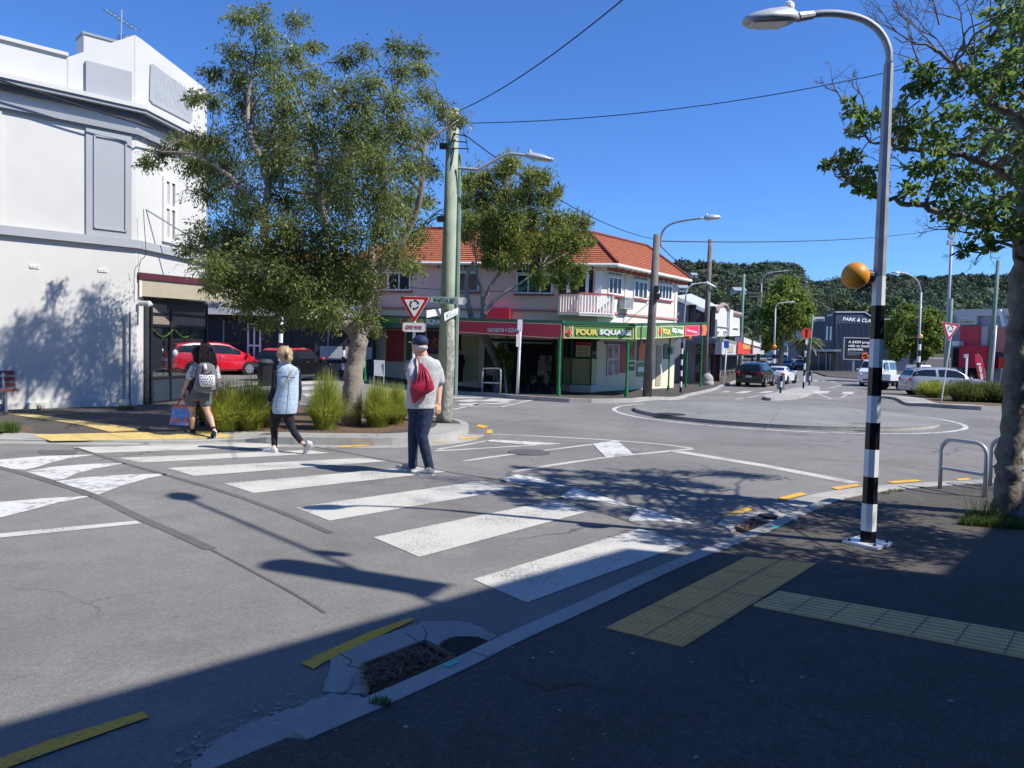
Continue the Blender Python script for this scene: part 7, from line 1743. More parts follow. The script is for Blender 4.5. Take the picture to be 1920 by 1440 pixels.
wrect(rw, 'pink_wall', 1868, 614, 1905, 660, 'rust_pink', o, .01, .7); wrect(rw, 'blue_sign', 1869, 662, 1884, 668, 'navy_wall', o, .7, .8); wrect(rw, 'red_base', 1872, 670, 1888, 690, 'letter_red', o, .01, .75); wrect(rw, 'white_door', 1876, 690, 1884, 712, 'sign_white', o, .01, .2); wrect(rw, 'orange_post', 1888, 676, 1892, 712, 'orange_sign', o, .01, .8)
q = G(1843, 730, 0); q = P(1843, 726, 50); q.z = H(q.x, q.y); fl = thing('feather_flag', 'red curved feather flag with white script beside the thick green pole', 'flag', q)
w_ = Wall((q.x - 2, q.y), (q.x + 2, q.y)); wpoly(w_, 'banner', [(1828, 665), (1834, 664), (1840, 670), (1845, 686), (1847, 705), (1847, 722), (1838, 722), (1833, 700), (1829, 680)], 'flag_red', fl, -.02, 0)
mb = MB(); mb.tube([w_.px(u, v, -.03) for u, v in ((1848, 735), (1847, 700), (1841, 672), (1833, 663))], .025, 6); mb.build('pole', 'galv', fl)
lettering('feel', w_.px(1845.5, 720, .01), (w_.px(1836, 676) - w_.px(1843, 716)), w_.px(1835, 717) - w_.px(1843, 716), .26, 'letter_white', fl, 1.4, .01)
q = G(1838, 724, 0); q = P(1812, 726, 54); pm = thing('parking_meter', 'slim white pay machine behind the silver suv', 'parking meter', (q.x, q.y, H(q.x, q.y))); w_ = Wall((q.x - 2, q.y), (q.x + 2, q.y)); wrect(w_, 'post', 1811, 664, 1814, 728, 'sign_white', pm, -.1, 0); wrect(w_, 'head', 1809, 664, 1815, 671, 'lamp_grey', pm, -.12, .03)

# ================================================================ far trees, hill, houses
def fartree(name, label, base, top_pts, Y, m, n, L, seed, trunk=.25, group=None, bark='bark_dark'):
    g = random.Random(seed); cl = []
    for u, v, r in top_pts:
        dy = g.uniform(-1, 1) * r * Y / F * 1.4; k = r * Y / F; cl.append((P(u, v, Y + dy), k, k, k * .9))
    o = thing(name, label, 'tree', base, group); v_, f_ = leafcloud(cl, lambda *a: n, L, L * .55, seed, -.1, .45, 0, .7); fastmesh('crown', v_, f_, m, o)
    mb = MB(); c = cl[0][0]; mb.tube(wobble([base, base.lerp(V((c.x, base.y, c.z)), .5), V((c.x, base.y, c.z))], .05, 3, seed), [trunk, trunk * .9, trunk * .85, trunk * .7, trunk * .6, trunk * .5, trunk * .3], 8)
    for q in cl[1:7]: mb.tube([base.lerp(c, .55), base.lerp(c, .6).lerp(q[0], .5), q[0]], [trunk * .4, trunk * .25, .03], 5)
    mb.build('trunk', bark, o); return o
Yb = 84; bs = P(1462, 690, Yb); bs.z = H(bs.x, bs.y)
fartree('street_tree', 'large bright green tree in the middle of the far street', bs, [(1475, 575, 30), (1462, 545, 20), (1480, 535, 18), (1448, 570, 22), (1500, 560, 22), (1510, 585, 18), (1440, 600, 20), (1462, 605, 24), (1490, 605, 22), (1508, 605, 14), (1435, 620, 14), (1450, 625, 15), (1470, 628, 15), (1445, 640, 10), (1434, 585, 10), (1470, 520+8, 10), (1518, 580, 8), (1484, 580, 24), (1455, 590, 20), (1452, 645, 9), (1438, 650, 8)], Yb, 'leaf_lime', 620, .40, 61, .35)
Yb = 66; bs = P(1703, 700, Yb); bs.z = H(bs.x, bs.y)
fartree('street_tree', 'spreading bright green tree behind the banded pole on the right', bs, [(1702, 620, 26), (1690, 595, 18), (1712, 590, 18), (1738, 605, 18), (1672, 615, 18), (1668, 640, 16), (1690, 645, 20), (1715, 645, 20), (1740, 635, 18), (1755, 620, 12), (1756, 645, 10), (1680, 665, 12), (1725, 665, 12), (1700, 580, 10), (1748, 590, 12), (1738, 660, 10), (1655, 630, 8), (1760, 600, 10)], Yb, 'leaf_lime', 560, .34, 62, .22)
# palm
Yb = 100; bs = P(1511, 690, Yb); bs.z = H(bs.x, bs.y); o = thing('palm_tree', 'palm with drooping fronds left of the navy building', 'palm tree', bs)
mb = MB(); tp_ = P(1514, 636, Yb); mb.tube([bs, tp_], [.3, .25], 8); mb.build('trunk', 'bark_dark', o)
V_ = []; g = random.Random(9)
for k in range(34):
    an = k * 2.399; el = g.uniform(-.1, 1.2); Lf = 2.7 * g.uniform(.8, 1.1); d = V((math.cos(an), math.sin(an), 0)); prev = None
    for i in range(9):
        t = i / 8; c = tp_ + d * Lf * t * math.cos(el * .6) + V((0, 0, Lf * (math.sin(el) * t * .7 - .75 * t * t))); s = V((-d.y, d.x, 0)) * (.30 * (1 - t * .8)) ; dn = V((0, 0, -.25 * (1 - t)))
        if prev: V_ += [prev[0], c, c + s + dn, prev[0] + prev[1]]; V_ += [prev[0], c, c - s + dn, prev[0] - prev[2]]
        prev = (c, s + dn, s - dn)
v_ = np.array([tuple(p) for p in V_]); fastmesh('fronds', v_, np.arange(len(v_)).reshape(-1, 4), 'palm', o)
# wooded hill
rid = [(900, 520), (1000, 505), (1200, 497), (1262, 497), (1276, 491), (1300, 496), (1322, 491), (1350, 497), (1400, 501), (1440, 495), (1472, 497), (1492, 502), (1502, 512), (1506, 524), (1530, 533), (1556, 526), (1580, 522), (1600, 526), (1625, 548), (1634, 528), (1655, 520), (1700, 520), (1740, 526), (1800, 518), (1860, 520), (1920, 515), (2100, 510), (2400, 530)]
def ridge(u):
    for (a, x), (b, y) in zip(rid[:-1], rid[1:]):
        if a <= u <= b: return x + (y - x) * (u - a) / (b - a)
    return 530
def hillY(u, f): return 235 + 240 * f - (60 * f if u > 1610 else 0) + (40 * f if 1500 < u < 1610 else 0)
us = list(range(900, 2401, 25)); fr_ = [0, .12, .25, .4, .55, .7, .85, 1.0]
vs = []; nu = len(us)
for f in fr_:
    for u in us:
        v = 676 + (ridge(u) + 9 - 676) * f; p = P(u, v, hillY(u, f)); vs.append(V((p.x, p.y, max(p.z, -2) if f > 0 else -2)))
for u in us:
    p = P(u, ridge(u) + 9, hillY(u, 1)); vs.append(V((p.x * 1.25, p.y + 120, p.z * .45)))
for u in us:
    p = P(u, ridge(u) + 9, hillY(u, 1)); vs.append(V((p.x * 1.5, p.y + 260, -2)))
fs = [[j * nu + i, j * nu + i + 1, (j + 1) * nu + i + 1, (j + 1) * nu + i] for j in range(len(fr_) + 1) for i in range(nu - 1)]
mk('hill_ground', (.045, .055, .025), .9, .4, .03)
struct(meshobj('hill', vs, fs, 'hill_ground', None, True, origin=(0, 0, 0)))
g = random.Random(17); dark, light = [], []
def addc(lst, u, v, f, r, flat=.8):
    Y = hillY(u, f); k = r * Y / F; lst.append((P(u, v, Y), k, k, k * flat))
for k in range(1300):
    u = g.uniform(1225, 2050); f = g.random() ** .75; v = 676 + (ridge(u) + 9 - 676) * f
    r = g.uniform(7, 15); addc(light if (f < .42 and g.random() < .6) else dark, u, v - r * .2, f, r)
for u0 in np.arange(1225, 2060, 6.5):
    u = u0 + g.uniform(-3, 3); r = g.uniform(4, 13); addc(dark, u, ridge(u) + r * .8 - g.uniform(0, 3), 1.0, r, g.uniform(.6, 1.0))
for k in range(60):
    u = g.uniform(1240, 2050); r = g.uniform(3.5, 7.5); v = ridge(u) - g.uniform(-3, 2); addc(dark, u, v + r * .4, .99, r, g.uniform(.8, 1.5))
for u, v, r in ((1276, 497, 8), (1452, 499, 9), (1470, 500, 10), (1485, 503, 10), (1497, 508, 8), (1628, 540, 9), (1632, 530, 8), (1630, 552, 11)): addc(dark, u, v, .99, r)
for u, v, r in ((1650, 575, 14), (1668, 582, 12), (1640, 590, 12), (1625, 580, 10), (1680, 565, 12), (1600, 575, 10), (1575, 570, 12), (1825, 575, 12), (1890, 580, 10), (1380, 560, 10), (1400, 570, 10), (1350, 555, 12), (1420, 590, 12)): addc(light, u, v, .18, r)
v_, f_ = leafcloud(dark, lambda a, b, c: 260, 1.5, 1.05, 5, -.2, .3, 0, .42); ho = fastmesh('forest', v_, f_, 'forest', None, origin=(150, 400, 0)); setp(ho, 'dark pine wood covering the hill beyond the rooftops', None, None, 'stuff')
v_, f_ = leafcloud(light, lambda a, b, c: 260, 1.2, .85, 6, -.2, .3, 0, .42); ho = fastmesh('scrub', v_, f_, 'forest_light', None, origin=(150, 300, 0)); setp(ho, 'lighter scrub and garden trees on the lower slopes', None, None, 'stuff')
for (u, v, w_, h_, f, lab) in ((1279, 548, 16, 7, .55, 'small white house among hillside trees beside the grocery roof'), (1300, 522, 9, 5, .8, 'tiny white house high on the hill left of the grey pole'), (1384, 553, 20, 7, .42, 'low white house on the slope behind the green pole'), (1505, 534, 8, 4, .9, 'tiny white house on the hill saddle')):
    Y = hillY(u, f) - 14; p = P(u, v, Y); k = Y / F; o = thing('house', lab, 'house', p, 'houses on the hillside'); mb = MB(); mb.box(p + V((0, 0, h_ * k / 2)), (w_ * k, 7, h_ * k)); mb.build('wall', 'white_wall', o)
    mb = MB(); z = h_ * k; mb.prism([p + V((-w_ * k / 2 - .4, -3.9, z)), p + V((-w_ * k / 2 - .4, 3.9, z)), p + V((-w_ * k / 2 - .4, 0, z + 1.6))], (w_ * k + .8, 0, 0)); mb.build('roof', 'corr_dark', o)
    mb = MB(); mb.box(p + V((-w_ * k * .2, -3.52, h_ * k * .55)), (w_ * k * .3, .06, h_ * k * .4)); mb.build('window', 'glass', o)
for k, (u, v) in enumerate(((1700, 592), (1566, 568))):
    pass

# ================================================================ the building that shades the near footpath
hb = 7.6; ofs = V((SUN.x, SUN.y, 0)) / SUN.z * hb
p1, p2, p3 = G(0, 1357, 0), G(1172, 1024, .02), G(1742, 1081, NO); p4 = G(1862, 968, NO)
q1, q2, q3 = p1 + ofs, p2 + ofs, p3 + ofs; q4 = q3 + (p4 - p3).normalized() * 6.0
qa = q1 + (q1 - q2).normalized() * 16
nb_ = thing('neighbour_building', 'plain building beside the photographer that casts the large foreground shadow', 'building', (q3.x, q3.y, 0))
mb = MB(); pl = [qa, q1, q2, q3, q4, V((45, 4, 0)), V((45, -25, 0)), V((0, -30, 0))]; mb.prism([V((p.x, p.y, -.05)) for p in pl], (0, 0, hb + .05)); mb.build('wall', 'charcoal', nb_)
fr0 = (q2 - q1).normalized(); fn = V((-fr0.y, fr0.x, 0))
for k in range(3):
    c = q1 + fr0 * (.4 + k * 1.5); mb = MB(); mb.prism([c + fn * .01 + V((0, 0, .7)), c + fr0 * 1.1 + fn * .01 + V((0, 0, .7)), c + fr0 * 1.1 + fn * .01 + V((0, 0, 2.3)), c + fn * .01 + V((0, 0, 2.3))], fn * .03); mb.build('window', 'glass', nb_)
# unseen bracket lamp read from its shadow; rounded board added to cast the second
def lift(u, v, h): return G(u, v, 0) + V((SUN.x, SUN.y, SUN.z)) / SUN.z * h
hl = 6.4; a, b = lift(338, 930, hl), lift(690, 1078, hl); bl = thing('bracket_lamp', 'floodlight on a long bracket from the shading building', 'lamp', b)
mb = MB(); mb.tube([a, a.lerp(b, .5) + V((0, 0, .0)), b, b + (b - a).normalized() * 1.2], .028, 8); mb.build('bracket', 'galv_dark', bl)
lamp_head(bl, a.lerp(b, .08), a - b, .50, .26, .12); mb = MB(); c = lift(640, 1040, hl); mb.box(c + V((0, 0, .1)), (.10, .10, .25)); mb.build('junction_box', 'galv_dark', bl)
hl = 6.6; a, b = lift(535, 1060, hl), lift(830, 1108, hl); s_ = lift(535, 1068, hl) - lift(535, 1046, hl); bl = thing('shadow_board', 'unseen rounded board added to cast a shadow on the road', 'shadow caster', b)
mb = MB(); d = (a - b).normalized(); n_ = V((-d.y, d.x, 0)) * .16; pts = [b + n_, b - n_] + [a + n_ * math.cos(t) * -1 + d * .16 * math.sin(t) for t in np.linspace(0, math.pi, 9)]; mb.prism(pts, (0, 0, .05)); mb.build('board', 'shop_grey', bl)
# ================================================================ people
def blob(name, mb, m, parent, vox=.012, smooth=2):
    """fuse overlapping closed shapes into one continuous skin"""
    off = wloc(parent); me = bpy.data.meshes.new('tmp'); me.from_pydata([tuple(p - off) for p in mb.v], [], mb.f); me.update()
    t = bpy.data.objects.new('tmp', me); COL.objects.link(t)
    r = t.modifiers.new('r', 'REMESH'); r.mode = 'VOXEL'; r.voxel_size = vox
    if smooth: s = t.modifiers.new('s', 'SMOOTH'); s.factor = .5; s.iterations = smooth
    dg = bpy.context.evaluated_depsgraph_get(); out = bpy.data.meshes.new_from_object(t.evaluated_get(dg))
    bpy.data.objects.remove(t); bpy.data.meshes.remove(me)
    out.polygons.foreach_set('use_smooth', [True] * len(out.polygons)); out.materials.clear(); out.materials.append(M[m]); out.name = name; out.update()
    o = bpy.data.objects.new(name, out); COL.objects.link(o); o.parent = parent; return o
def chain(mb, pts, rr):
    for (a, b), (ra, rb) in zip(zip(pts[:-1], pts[1:]), zip(rr[:-1], rr[1:])): mb.cap(a, b, ra, rb, 12)
def ellsecs(mb, secs, n=20):
    """stacked ellipse sections: (centre, rx, ry) with rx across the image and ry in depth; a yaw may follow"""
    L = []
    for s in secs:
        c, rx, ry = s[0], s[1], s[2]; yaw = s[3] if len(s) > 3 else 0
        L.append([c + V((math.cos(a) * rx * math.cos(yaw) - math.sin(a) * ry * math.sin(yaw), math.cos(a) * rx * math.sin(yaw) + math.sin(a) * ry * math.cos(yaw), 0)) for a in np.linspace(0, 2 * math.pi, n, False)])
    if L[0][0].z > L[-1][0].z: L = L[::-1]
    mb.loft(L)
def hand(mb, w, d, side, s=1.0, curl=.5):
    """palm, four unequal bent fingers and a thumb; d = pointing direction, side = across the palm (towards the thumb)"""
    d = V(d).normalized(); side = (V(side) - d * V(side).dot(d)).normalized(); nrm = d.cross(side)
    pe = w + d * .085 * s
    for k in (-1, 0, 1): mb.cap(w + side * k * .018 * s, pe + side * k * .026 * s, .017 * s, .015 * s, 8)
    for k, (off, L) in enumerate(((.033, .070), (.011, .080), (-.011, .074), (-.033, .058))):
        a = pe + side * off * s; b = a + (d * math.cos(curl * .6) + nrm * math.sin(curl * .6)) * L * .45 * s; c = b + (d * math.cos(curl * 1.5) + nrm * math.sin(curl * 1.5)) * L * .35 * s; e = c + (d * math.cos(curl * 2.2) + nrm * math.sin(curl * 2.2)) * L * .28 * s
        mb.cap(a, b, .0095 * s, .009 * s, 7); mb.cap(b, c, .009 * s, .0085 * s, 7); mb.cap(c, e, .0085 * s, .007 * s, 7)
    a = w + d * .02 * s + side * .03 * s; b = a + (d * .6 + side * .6).normalized() * .045 * s; c = b + (d * .9 + nrm * .3).normalized() * .035 * s
    mb.cap(a, b, .014 * s, .011 * s, 8); mb.cap(b, c, .011 * s, .008 * s, 8)
def head(mb, c, fd, s=1.0):
    """skull, jaw, nose, ears facing fd"""
    fd = V(fd); fd.z = 0; fd.normalize(); sd = V((-fd.y, fd.x, 0)); R = Matrix((fd, sd, V((0, 0, 1)))).transposed()
    mb.ell(c + V((0, 0, .02)) * s - fd * .01 * s, .096 * s, .076 * s, .108 * s, 18, 12, R)
    mb.ell(c + fd * .028 * s - V((0, 0, .055)) * s, .062 * s, .056 * s, .065 * s, 14, 10, R)
    mb.ell(c + fd * .062 * s - V((0, 0, .092)) * s, .026 * s, .028 * s, .022 * s, 10, 8, R)
    mb.cap(c + fd * .085 * s + V((0, 0, .012)) * s, c + fd * .108 * s - V((0, 0, .028)) * s, .009 * s, .015 * s, 8)
    for k in (-1, 1):
        mb.ell(c + sd * k * .078 * s - fd * .008 * s - V((0, 0, .015)) * s, .024 * s, .012 * s, .034 * s, 10, 8, R)
    mb.cap(c + fd * .078 * s + sd * .03 * s + V((0, 0, .028)) * s, c + fd * .078 * s - sd * .03 * s + V((0, 0, .028)) * s, .012 * s, None, 8)
    return fd, sd
def face(c, fd, sd, par, s=1.0):
    mb = MB()
    for k in (-1, 1): mb.ell(c + fd * .082 * s + sd * k * .032 * s + V((0, 0, .006)) * s, .012 * s, .015 * s, .009 * s, 10, 8)
    mb.build('eyes', 'eye_white', par, True)
    mb = MB()
    for k in (-1, 1): mb.ell(c + fd * .092 * s + sd * k * .032 * s + V((0, 0, .006)) * s, .004 * s, .007 * s, .007 * s, 8, 6)
    mb.build('irises', 'hair_brown', par, True)
    mb = MB(); mb.cap(c + fd * .083 * s + sd * .024 * s - V((0, 0, .062)) * s, c + fd * .083 * s - sd * .024 * s - V((0, 0, .062)) * s, .009 * s, None, 8); mb.build('mouth', 'lips', par, True)
def shoe(heel, toe, par, m, s=1.0, up=V((0, 0, 1)), lace='shoe_sole'):
    """trainer between heel and toe points on the ground"""
    d = (toe - heel); L = d.length; d.normalize(); sd = up.cross(d).normalized(); u = d.cross(sd)
    if u.dot(up) < 0: u = -u
    mb = MB(); secs = []
    for t, w, h in ((-.02, .022, .05), (.03, .034, .078), (.18, .037, .098), (.34, .037, .100), (.5, .040, .074), (.7, .046, .054), (.88, .043, .044), (.98, .028, .034), (1.02, .012, .026)):
        c = heel + d * (t * L); secs.append([c + sd * (w * math.cos(a)) * s + u * (.018 + max(0, math.sin(a)) * (h - .018) if math.sin(a) >= 0 else .016) * s for a in np.linspace(0, 2 * math.pi, 14, False)])
    mb.loft(secs); o = mb.build('shoe', m, par, True)
    mb = MB(); rim = []
    for t, w in ((-.03, .018), (.03, .036), (.2, .041), (.5, .043), (.72, .049), (.9, .045), (1.0, .028), (1.04, .010)): rim.append((t, w))
    pl = [heel + d * (t * L) + sd * w * s for t, w in rim] + [heel + d * (t * L) - sd * w * s for t, w in rim[::-1]]
    mb.prism(pl, u * .022 * s); mb.build('sole', 'shoe_sole', o)
    mb = MB()
    for k in range(3):
        for q in (-1, 1): mb.box(heel + d * (L * (.40 + .085 * k)) + sd * q * .0405 * s + u * .055 * s, (.009, .006, .03), math.atan2(d.y, d.x))
    mb.build('stripes', lace, o)
    return o

# ---- man in cap
gm = G(788, 888); YM = gm.y; J = lambda u, v, d=0.0: P(u, v, YM + d)
man = thing('person', 'man in navy cap, grey t-shirt and dark jeans walking over the zebra crossing', 'person', gm)
hd = V((-.86, .50, 0)); hc = J(786.5, 648, -.02)
hL0, tL0 = G(768, 884), G(750, 878.5); hR0, tR0 = G(813, 892), G(779, 890)
aL, aR = J(774, 866, .12), J(805, 876, -.04)
mb = MB(); fd, sd = head(mb, hc, hd, 1.04)
mb.cap(J(791, 659, 0), J(795, 676, 0), .062, .070); 
ellsecs(mb, [(J(797, 672), .08, .07), (J(797, 680), .16, .09), (J(795, 700), .175, .115), (J(791, 735), .165, .13), (J(789, 765), .165, .13), (J(789, 778), .155, .12)])
lsh, lel, lwr = J(774, 684, -.10), J(773, 722, -.20), J(761.5, 693, -.02)
chain(mb, [lsh, lel], [.052, .045]); chain(mb, [lel, lwr], [.043, .030]); hand(mb, lwr, J(766, 677, .02) - lwr, V((1, -.4, 0)), .95, .9)
rsh, rel, rwr = J(819, 688, .08), J(824, 726, .10), J(822.5, 757, .02)
chain(mb, [rsh, rel], [.052, .042]); chain(mb, [rel, rwr], [.041, .029]); hand(mb, rwr, J(822, 775, -.02) - rwr, V((-.8, -.6, 0)), .98, .5)
kL, kR = J(775, 812, .04), J(791, 818, -.06); hL, hR = J(781, 772, 0), J(797, 772, 0)
chain(mb, [hL, kL, aL], [.09, .055, .040]); chain(mb, [hR, kR, aR], [.09, .055, .040]); mb.cap(aL, hL0.lerp(tL0, .3) + V((0, 0, .05)), .035); mb.cap(aR, hR0.lerp(tR0, .3) + V((0, 0, .05)), .035)
body = blob('body', mb, 'skin', man, .0085); face(hc, fd, sd, man, 1.04)
mb = MB(); ellsecs(mb, [(J(795, 667.5), .070, .065), (J(796, 671), .105, .085), (J(797, 677), .175, .105), (J(797, 685), .205, .12), (J(795.5, 700), .205, .135), (J(793, 720), .20, .15), (J(790, 742), .192, .158), (J(788, 758), .19, .155), (J(787.5, 765.5), .192, .155)])
chain(mb, [J(777, 681, -.07), J(772, 694, -.13), J(773.5, 706, -.16)], [.068, .074, .072]); chain(mb, [J(816, 683, .05), J(822, 698, .08), J(824.5, 714, .09)], [.068, .070, .068])
blob('tshirt', mb, 'tshirt_grey', man, .010, 3)
mb = MB(); ellsecs(mb, [(J(788, 758), .165, .135), (J(788.5, 768), .172, .138), (J(789, 778), .165, .13)]); 
chain(mb, [hL, kL, aL, aL - V((0, 0, .035))], [.105, .074, .060, .064]); chain(mb, [hR, J(795, 795, -.03), kR, aR, aR - V((0, 0, .035))], [.115, .095, .076, .060, .065])
blob('jeans', mb, 'jeans', man, .010, 2)
shoe(hL0, tL0 + (tL0 - hL0).normalized() * .08, man, 'shoe_grey', 1.05); shoe(hR0, tR0, man, 'shoe_grey', 1.05)
R = Matrix((fd, sd, V((0, 0, 1)))).transposed()
mb = MB(); mb.ell(hc + V((0, 0, .052)) - fd * .012, .112, .093, .086, 20, 12, R); 
cp = blob('cap', mb, 'cap_navy', man, .009, 1)
mb = MB(); L_ = []
for t in np.linspace(-1, 1, 11):
    a = t * 1.15; p = hc + V((0, 0, .058)) + fd * (.088 * math.cos(a) + .0) + sd * .082 * math.sin(a); q = hc + V((0, 0, .046 - .012 * t * t)) + fd * (.088 * math.cos(a) + .085 * math.cos(a * 1.2)) + sd * .078 * math.sin(a); L_.append([p, q, q - V((0, 0, .007)), p - V((0, 0, .007))])
mb.loft(L_); mb.build('cap_brim', 'strap_tan', cp, True)
mb = MB(); mb.ell(hc - fd * .028 + V((0, 0, -.022)), .086, .084, .050, 18, 10, R); mb.ell(hc - fd * .075 + V((0, 0, -.004)), .03, .05, .03, 12, 8, R); blob('hair', mb, 'hair_grey', man, .008, 1)
mb = MB(); mb.tube([lwr.lerp(lel, .12) , lwr.lerp(lel, .20)], .036, 12); mb.build('watch', 'black', man, True)
# red drawstring bag on his back
bg_ = thing('drawstring_bag', 'dark red drawstring bag slung over the back of the man in the cap', 'bag', J(782, 757, -.2))
z48 = lambda x, y: (x / 4.8 + 740, y / 4.8 + 610)
secs = []
for y, x0, x1, ry, d in ((330, 214, 234, .016, -.165), (360, 216, 254, .030, -.19), (400, 219, 285, .045, -.215), (450, 214, 320, .062, -.235), (500, 196, 345, .072, -.245), (540, 150, 358, .080, -.25), (570, 133, 362, .080, -.25), (595, 136, 335, .075, -.25), (630, 142, 275, .062, -.245), (670, 152, 222, .045, -.235), (700, 160, 185, .022, -.225)):
    u0, v = z48(x0, y); u1, _ = z48(x1, y); a, b = J(u0, v, d), J(u1, v, d); secs.append(((a + b) / 2, (b - a).length / 2, ry, rad(20)))
mb = MB(); ellsecs(mb, secs); bo_ = blob('pouch', mb, 'bag_red', bg_, .010, 1)
mb = MB()
for k in range(5):
    x = 232 + k * 4; q = [J(*z48(218 + k * 5, 345), -.20), J(*z48(216 + k * 22, 430), -.292), J(*z48(190 + k * 34, 520), -.318), J(*z48(170 + k * 36, 575), -.32)]; mb.tube(wobble(q, 0, 3), [.007, .008, .009, .009, .009, .008, .008, .007, .006, .004], 5)
mb.build('gathers', 'bag_red', bo_, True)
mb = MB(); q = [J(*z48(232, 372), -.20), J(*z48(222, 325), -.175), J(*z48(210, 290), -.14), J(*z48(196, 285), -.09)]; mb.tube(wobble(q, 0, 3), .017, 8); mb.build('strap', 'strap_pattern', bg_, True)

# ---- woman in denim vest
gw = G(532, 848); YW = gw.y; J = lambda u, v, d=0.0: P(u, v, YW + d)
wom = thing('person', 'woman with blond bun, pale denim vest and black leggings on the zebra crossing', 'person', gw)
hd = V((-.55, .83, 0)); hc = J(533, 666, 0)
hL0, tL0 = G(519, 849.5), G(494, 846.5)
kL, kR = J(513.5, 801, .02), J(545.5, 798, 0); hL, hR = J(518, 773, 0), J(539, 773, 0); aL = J(514.5, 836, .03); aR = J(564, 827, -.10)
mb = MB(); fd, sd = head(mb, hc, hd, 1.0)
mb.cap(J(534, 676), J(535, 690), .052, .06)
ellsecs(mb, [(J(535, 686), .07, .06), (J(535, 693), .14, .08), (J(536, 710), .155, .10), (J(536, 735), .14, .11), (J(533, 760), .15, .12), (J(530, 776), .15, .12)])
lsh, lel, lwr = J(517, 698, -.05), J(514.5, 728, -.06), J(504.5, 751, .05)
chain(mb, [lsh, lel, lwr], [.047, .038, .026]); hand(mb, lwr, J(500, 762, .06) - lwr, V((.3, -1, 0)), .9, 1.0)
rsh, rel, rwr = J(556, 698, .06), J(560.5, 726, .08), J(560, 748, .14)
chain(mb, [rsh, rel, rwr], [.047, .037, .026]); hand(mb, rwr, J(558, 762, .2) - rwr, V((-1, .3, 0)), .88, .7)
chain(mb, [hL, J(515.5, 790, .01), kL, J(514.5, 815, .05), aL], [.075, .06, .042, .038, .030]); chain(mb, [hR, J(542, 787, 0), kR, J(553, 813, -.03), aR], [.075, .06, .042, .038, .030]); mb.cap(aL, hL0.lerp(tL0, .25) + V((0, 0, .05)), .032); mb.cap(aR, J(571, 835, -.14), .032, .030)
blob('body', mb, 'skin', wom, .0085); face(hc, fd, sd, wom)
mb = MB(); chain(mb, [J(521, 693, -.03), lsh, lel, lwr.lerp(lel, .1)], [.055, .058, .047, .042]); chain(mb, [J(552, 693, .03), rsh, rel, rwr], [.055, .056, .046, .038]); ellsecs(mb, [(J(535, 692), .13, .08), (J(536, 720), .15, .11), (J(534, 750), .14, .11)])
blob('top', mb, 'black_cloth', wom, .010, 2)
mb = MB(); ellsecs(mb, [(J(534.5, 679.5), .062, .062), (J(534.5, 682.5), .078, .07), (J(535.5, 686), .125, .088), (J(536.5, 690), .172, .105), (J(537.5, 696), .184, .12), (J(538, 706), .176, .128), (J(538.5, 720), .168, .135), (J(538, 738), .172, .145), (J(535.5, 755), .184, .155), (J(533.5, 768), .185, .158), (J(533, 775), .178, .152)], 26)
vt = blob('denim_vest', mb, 'denim_pale', wom, .010, 2)
def backline(pts, r, m, nm, par, off=.006, J=None, prof=None):
    """a raised line lying on the back of the torso (towards the camera)"""
    q = [J(u, v, -(d + off)) for u, v, d in pts]; mb = MB(); mb.tube(wobble(q, 0, 3), r, 6); return mb.build(nm, m, par, True)
backline([(519, 703, .098), (530, 704, .125), (540, 704, .127), (551, 703, .115), (558, 702, .085)], .005, 'denim_seam', 'yoke_seam', vt, .004, J)
backline([(543, 704, .126), (544, 725, .136), (543, 750, .150), (542, 774, .152)], .004, 'denim_seam', 'back_seam', vt, .004, J)
mb = MB(); mb.tube([J(534.5 + 9.5 * math.cos(a), 680.5 + 2 * math.sin(a) * -1, -.063 * math.sin(a)) for a in np.linspace(0, 6.283, 16)], .014, 8, False); mb.build('collar', 'denim_pale', vt, True)
sb_ = thing('crossbody_strap', 'pale tan crossbody bag strap across the back of the denim vest', 'bag strap', J(524, 727, -.15))
q = [J(551, 690, -.07), J(549, 694, -.112), J(545, 703, -.138), (J(538, 715, -.150)), J(530, 724, -.146), J(523, 731, -.118), J(518.5, 736, -.06)]
mb = MB(); qq = wobble(q, 0, 4)
for a, b in zip(qq[:-1], qq[1:]):
    d = (b - a).normalized(); n = d.cross(V((0, -1, 0))).normalized() * .014; mb.prism([a - n, b - n, b + n, a + n], (0, -.006, 0))
mb.build('strap', 'strap_tan', sb_)
mb = MB(); c = J(512, 742, .16); mb.ell(c, .05, .10, .07, 12, 8); mb.build('pouch', 'strap_tan', sb_, True)
mb = MB(); ellsecs(mb, [(J(533, 765), .150, .125), (J(531, 775), .152, .128), (J(529, 783), .14, .115)]); chain(mb, [hL, J(515.5, 790, .01), kL, J(514.5, 815, .05), aL], [.096, .078, .058, .052, .043]); chain(mb, [hR, J(542, 787, 0), kR, J(553, 813, -.03), aR], [.096, .08, .060, .054, .044])
blob('leggings', mb, 'black_cloth', wom, .010, 2)
shoe(hL0, tL0, wom, 'shoe_white', .95, lace='shoe_white')
ft = J(569, 851, -.12); hh = J(576.5, 828, -.20)
shoe(hh, ft, wom, 'shoe_white', .95, (V((.75, .1, .5))).normalized(), 'shoe_white')
R = Matrix((fd, sd, V((0, 0, 1)))).transposed()
mb = MB(); mb.ell(hc - fd * .018 + V((0, 0, .032)), .118, .108, .110, 18, 12, R); mb.ell(hc - fd * .05 + V((.02, 0, -.035)), .085, .095, .08, 14, 10, R); mb.ell(hc - fd * .105 + V((0, 0, .005)), .035, .045, .055, 12, 8, R)
g = random.Random(2)
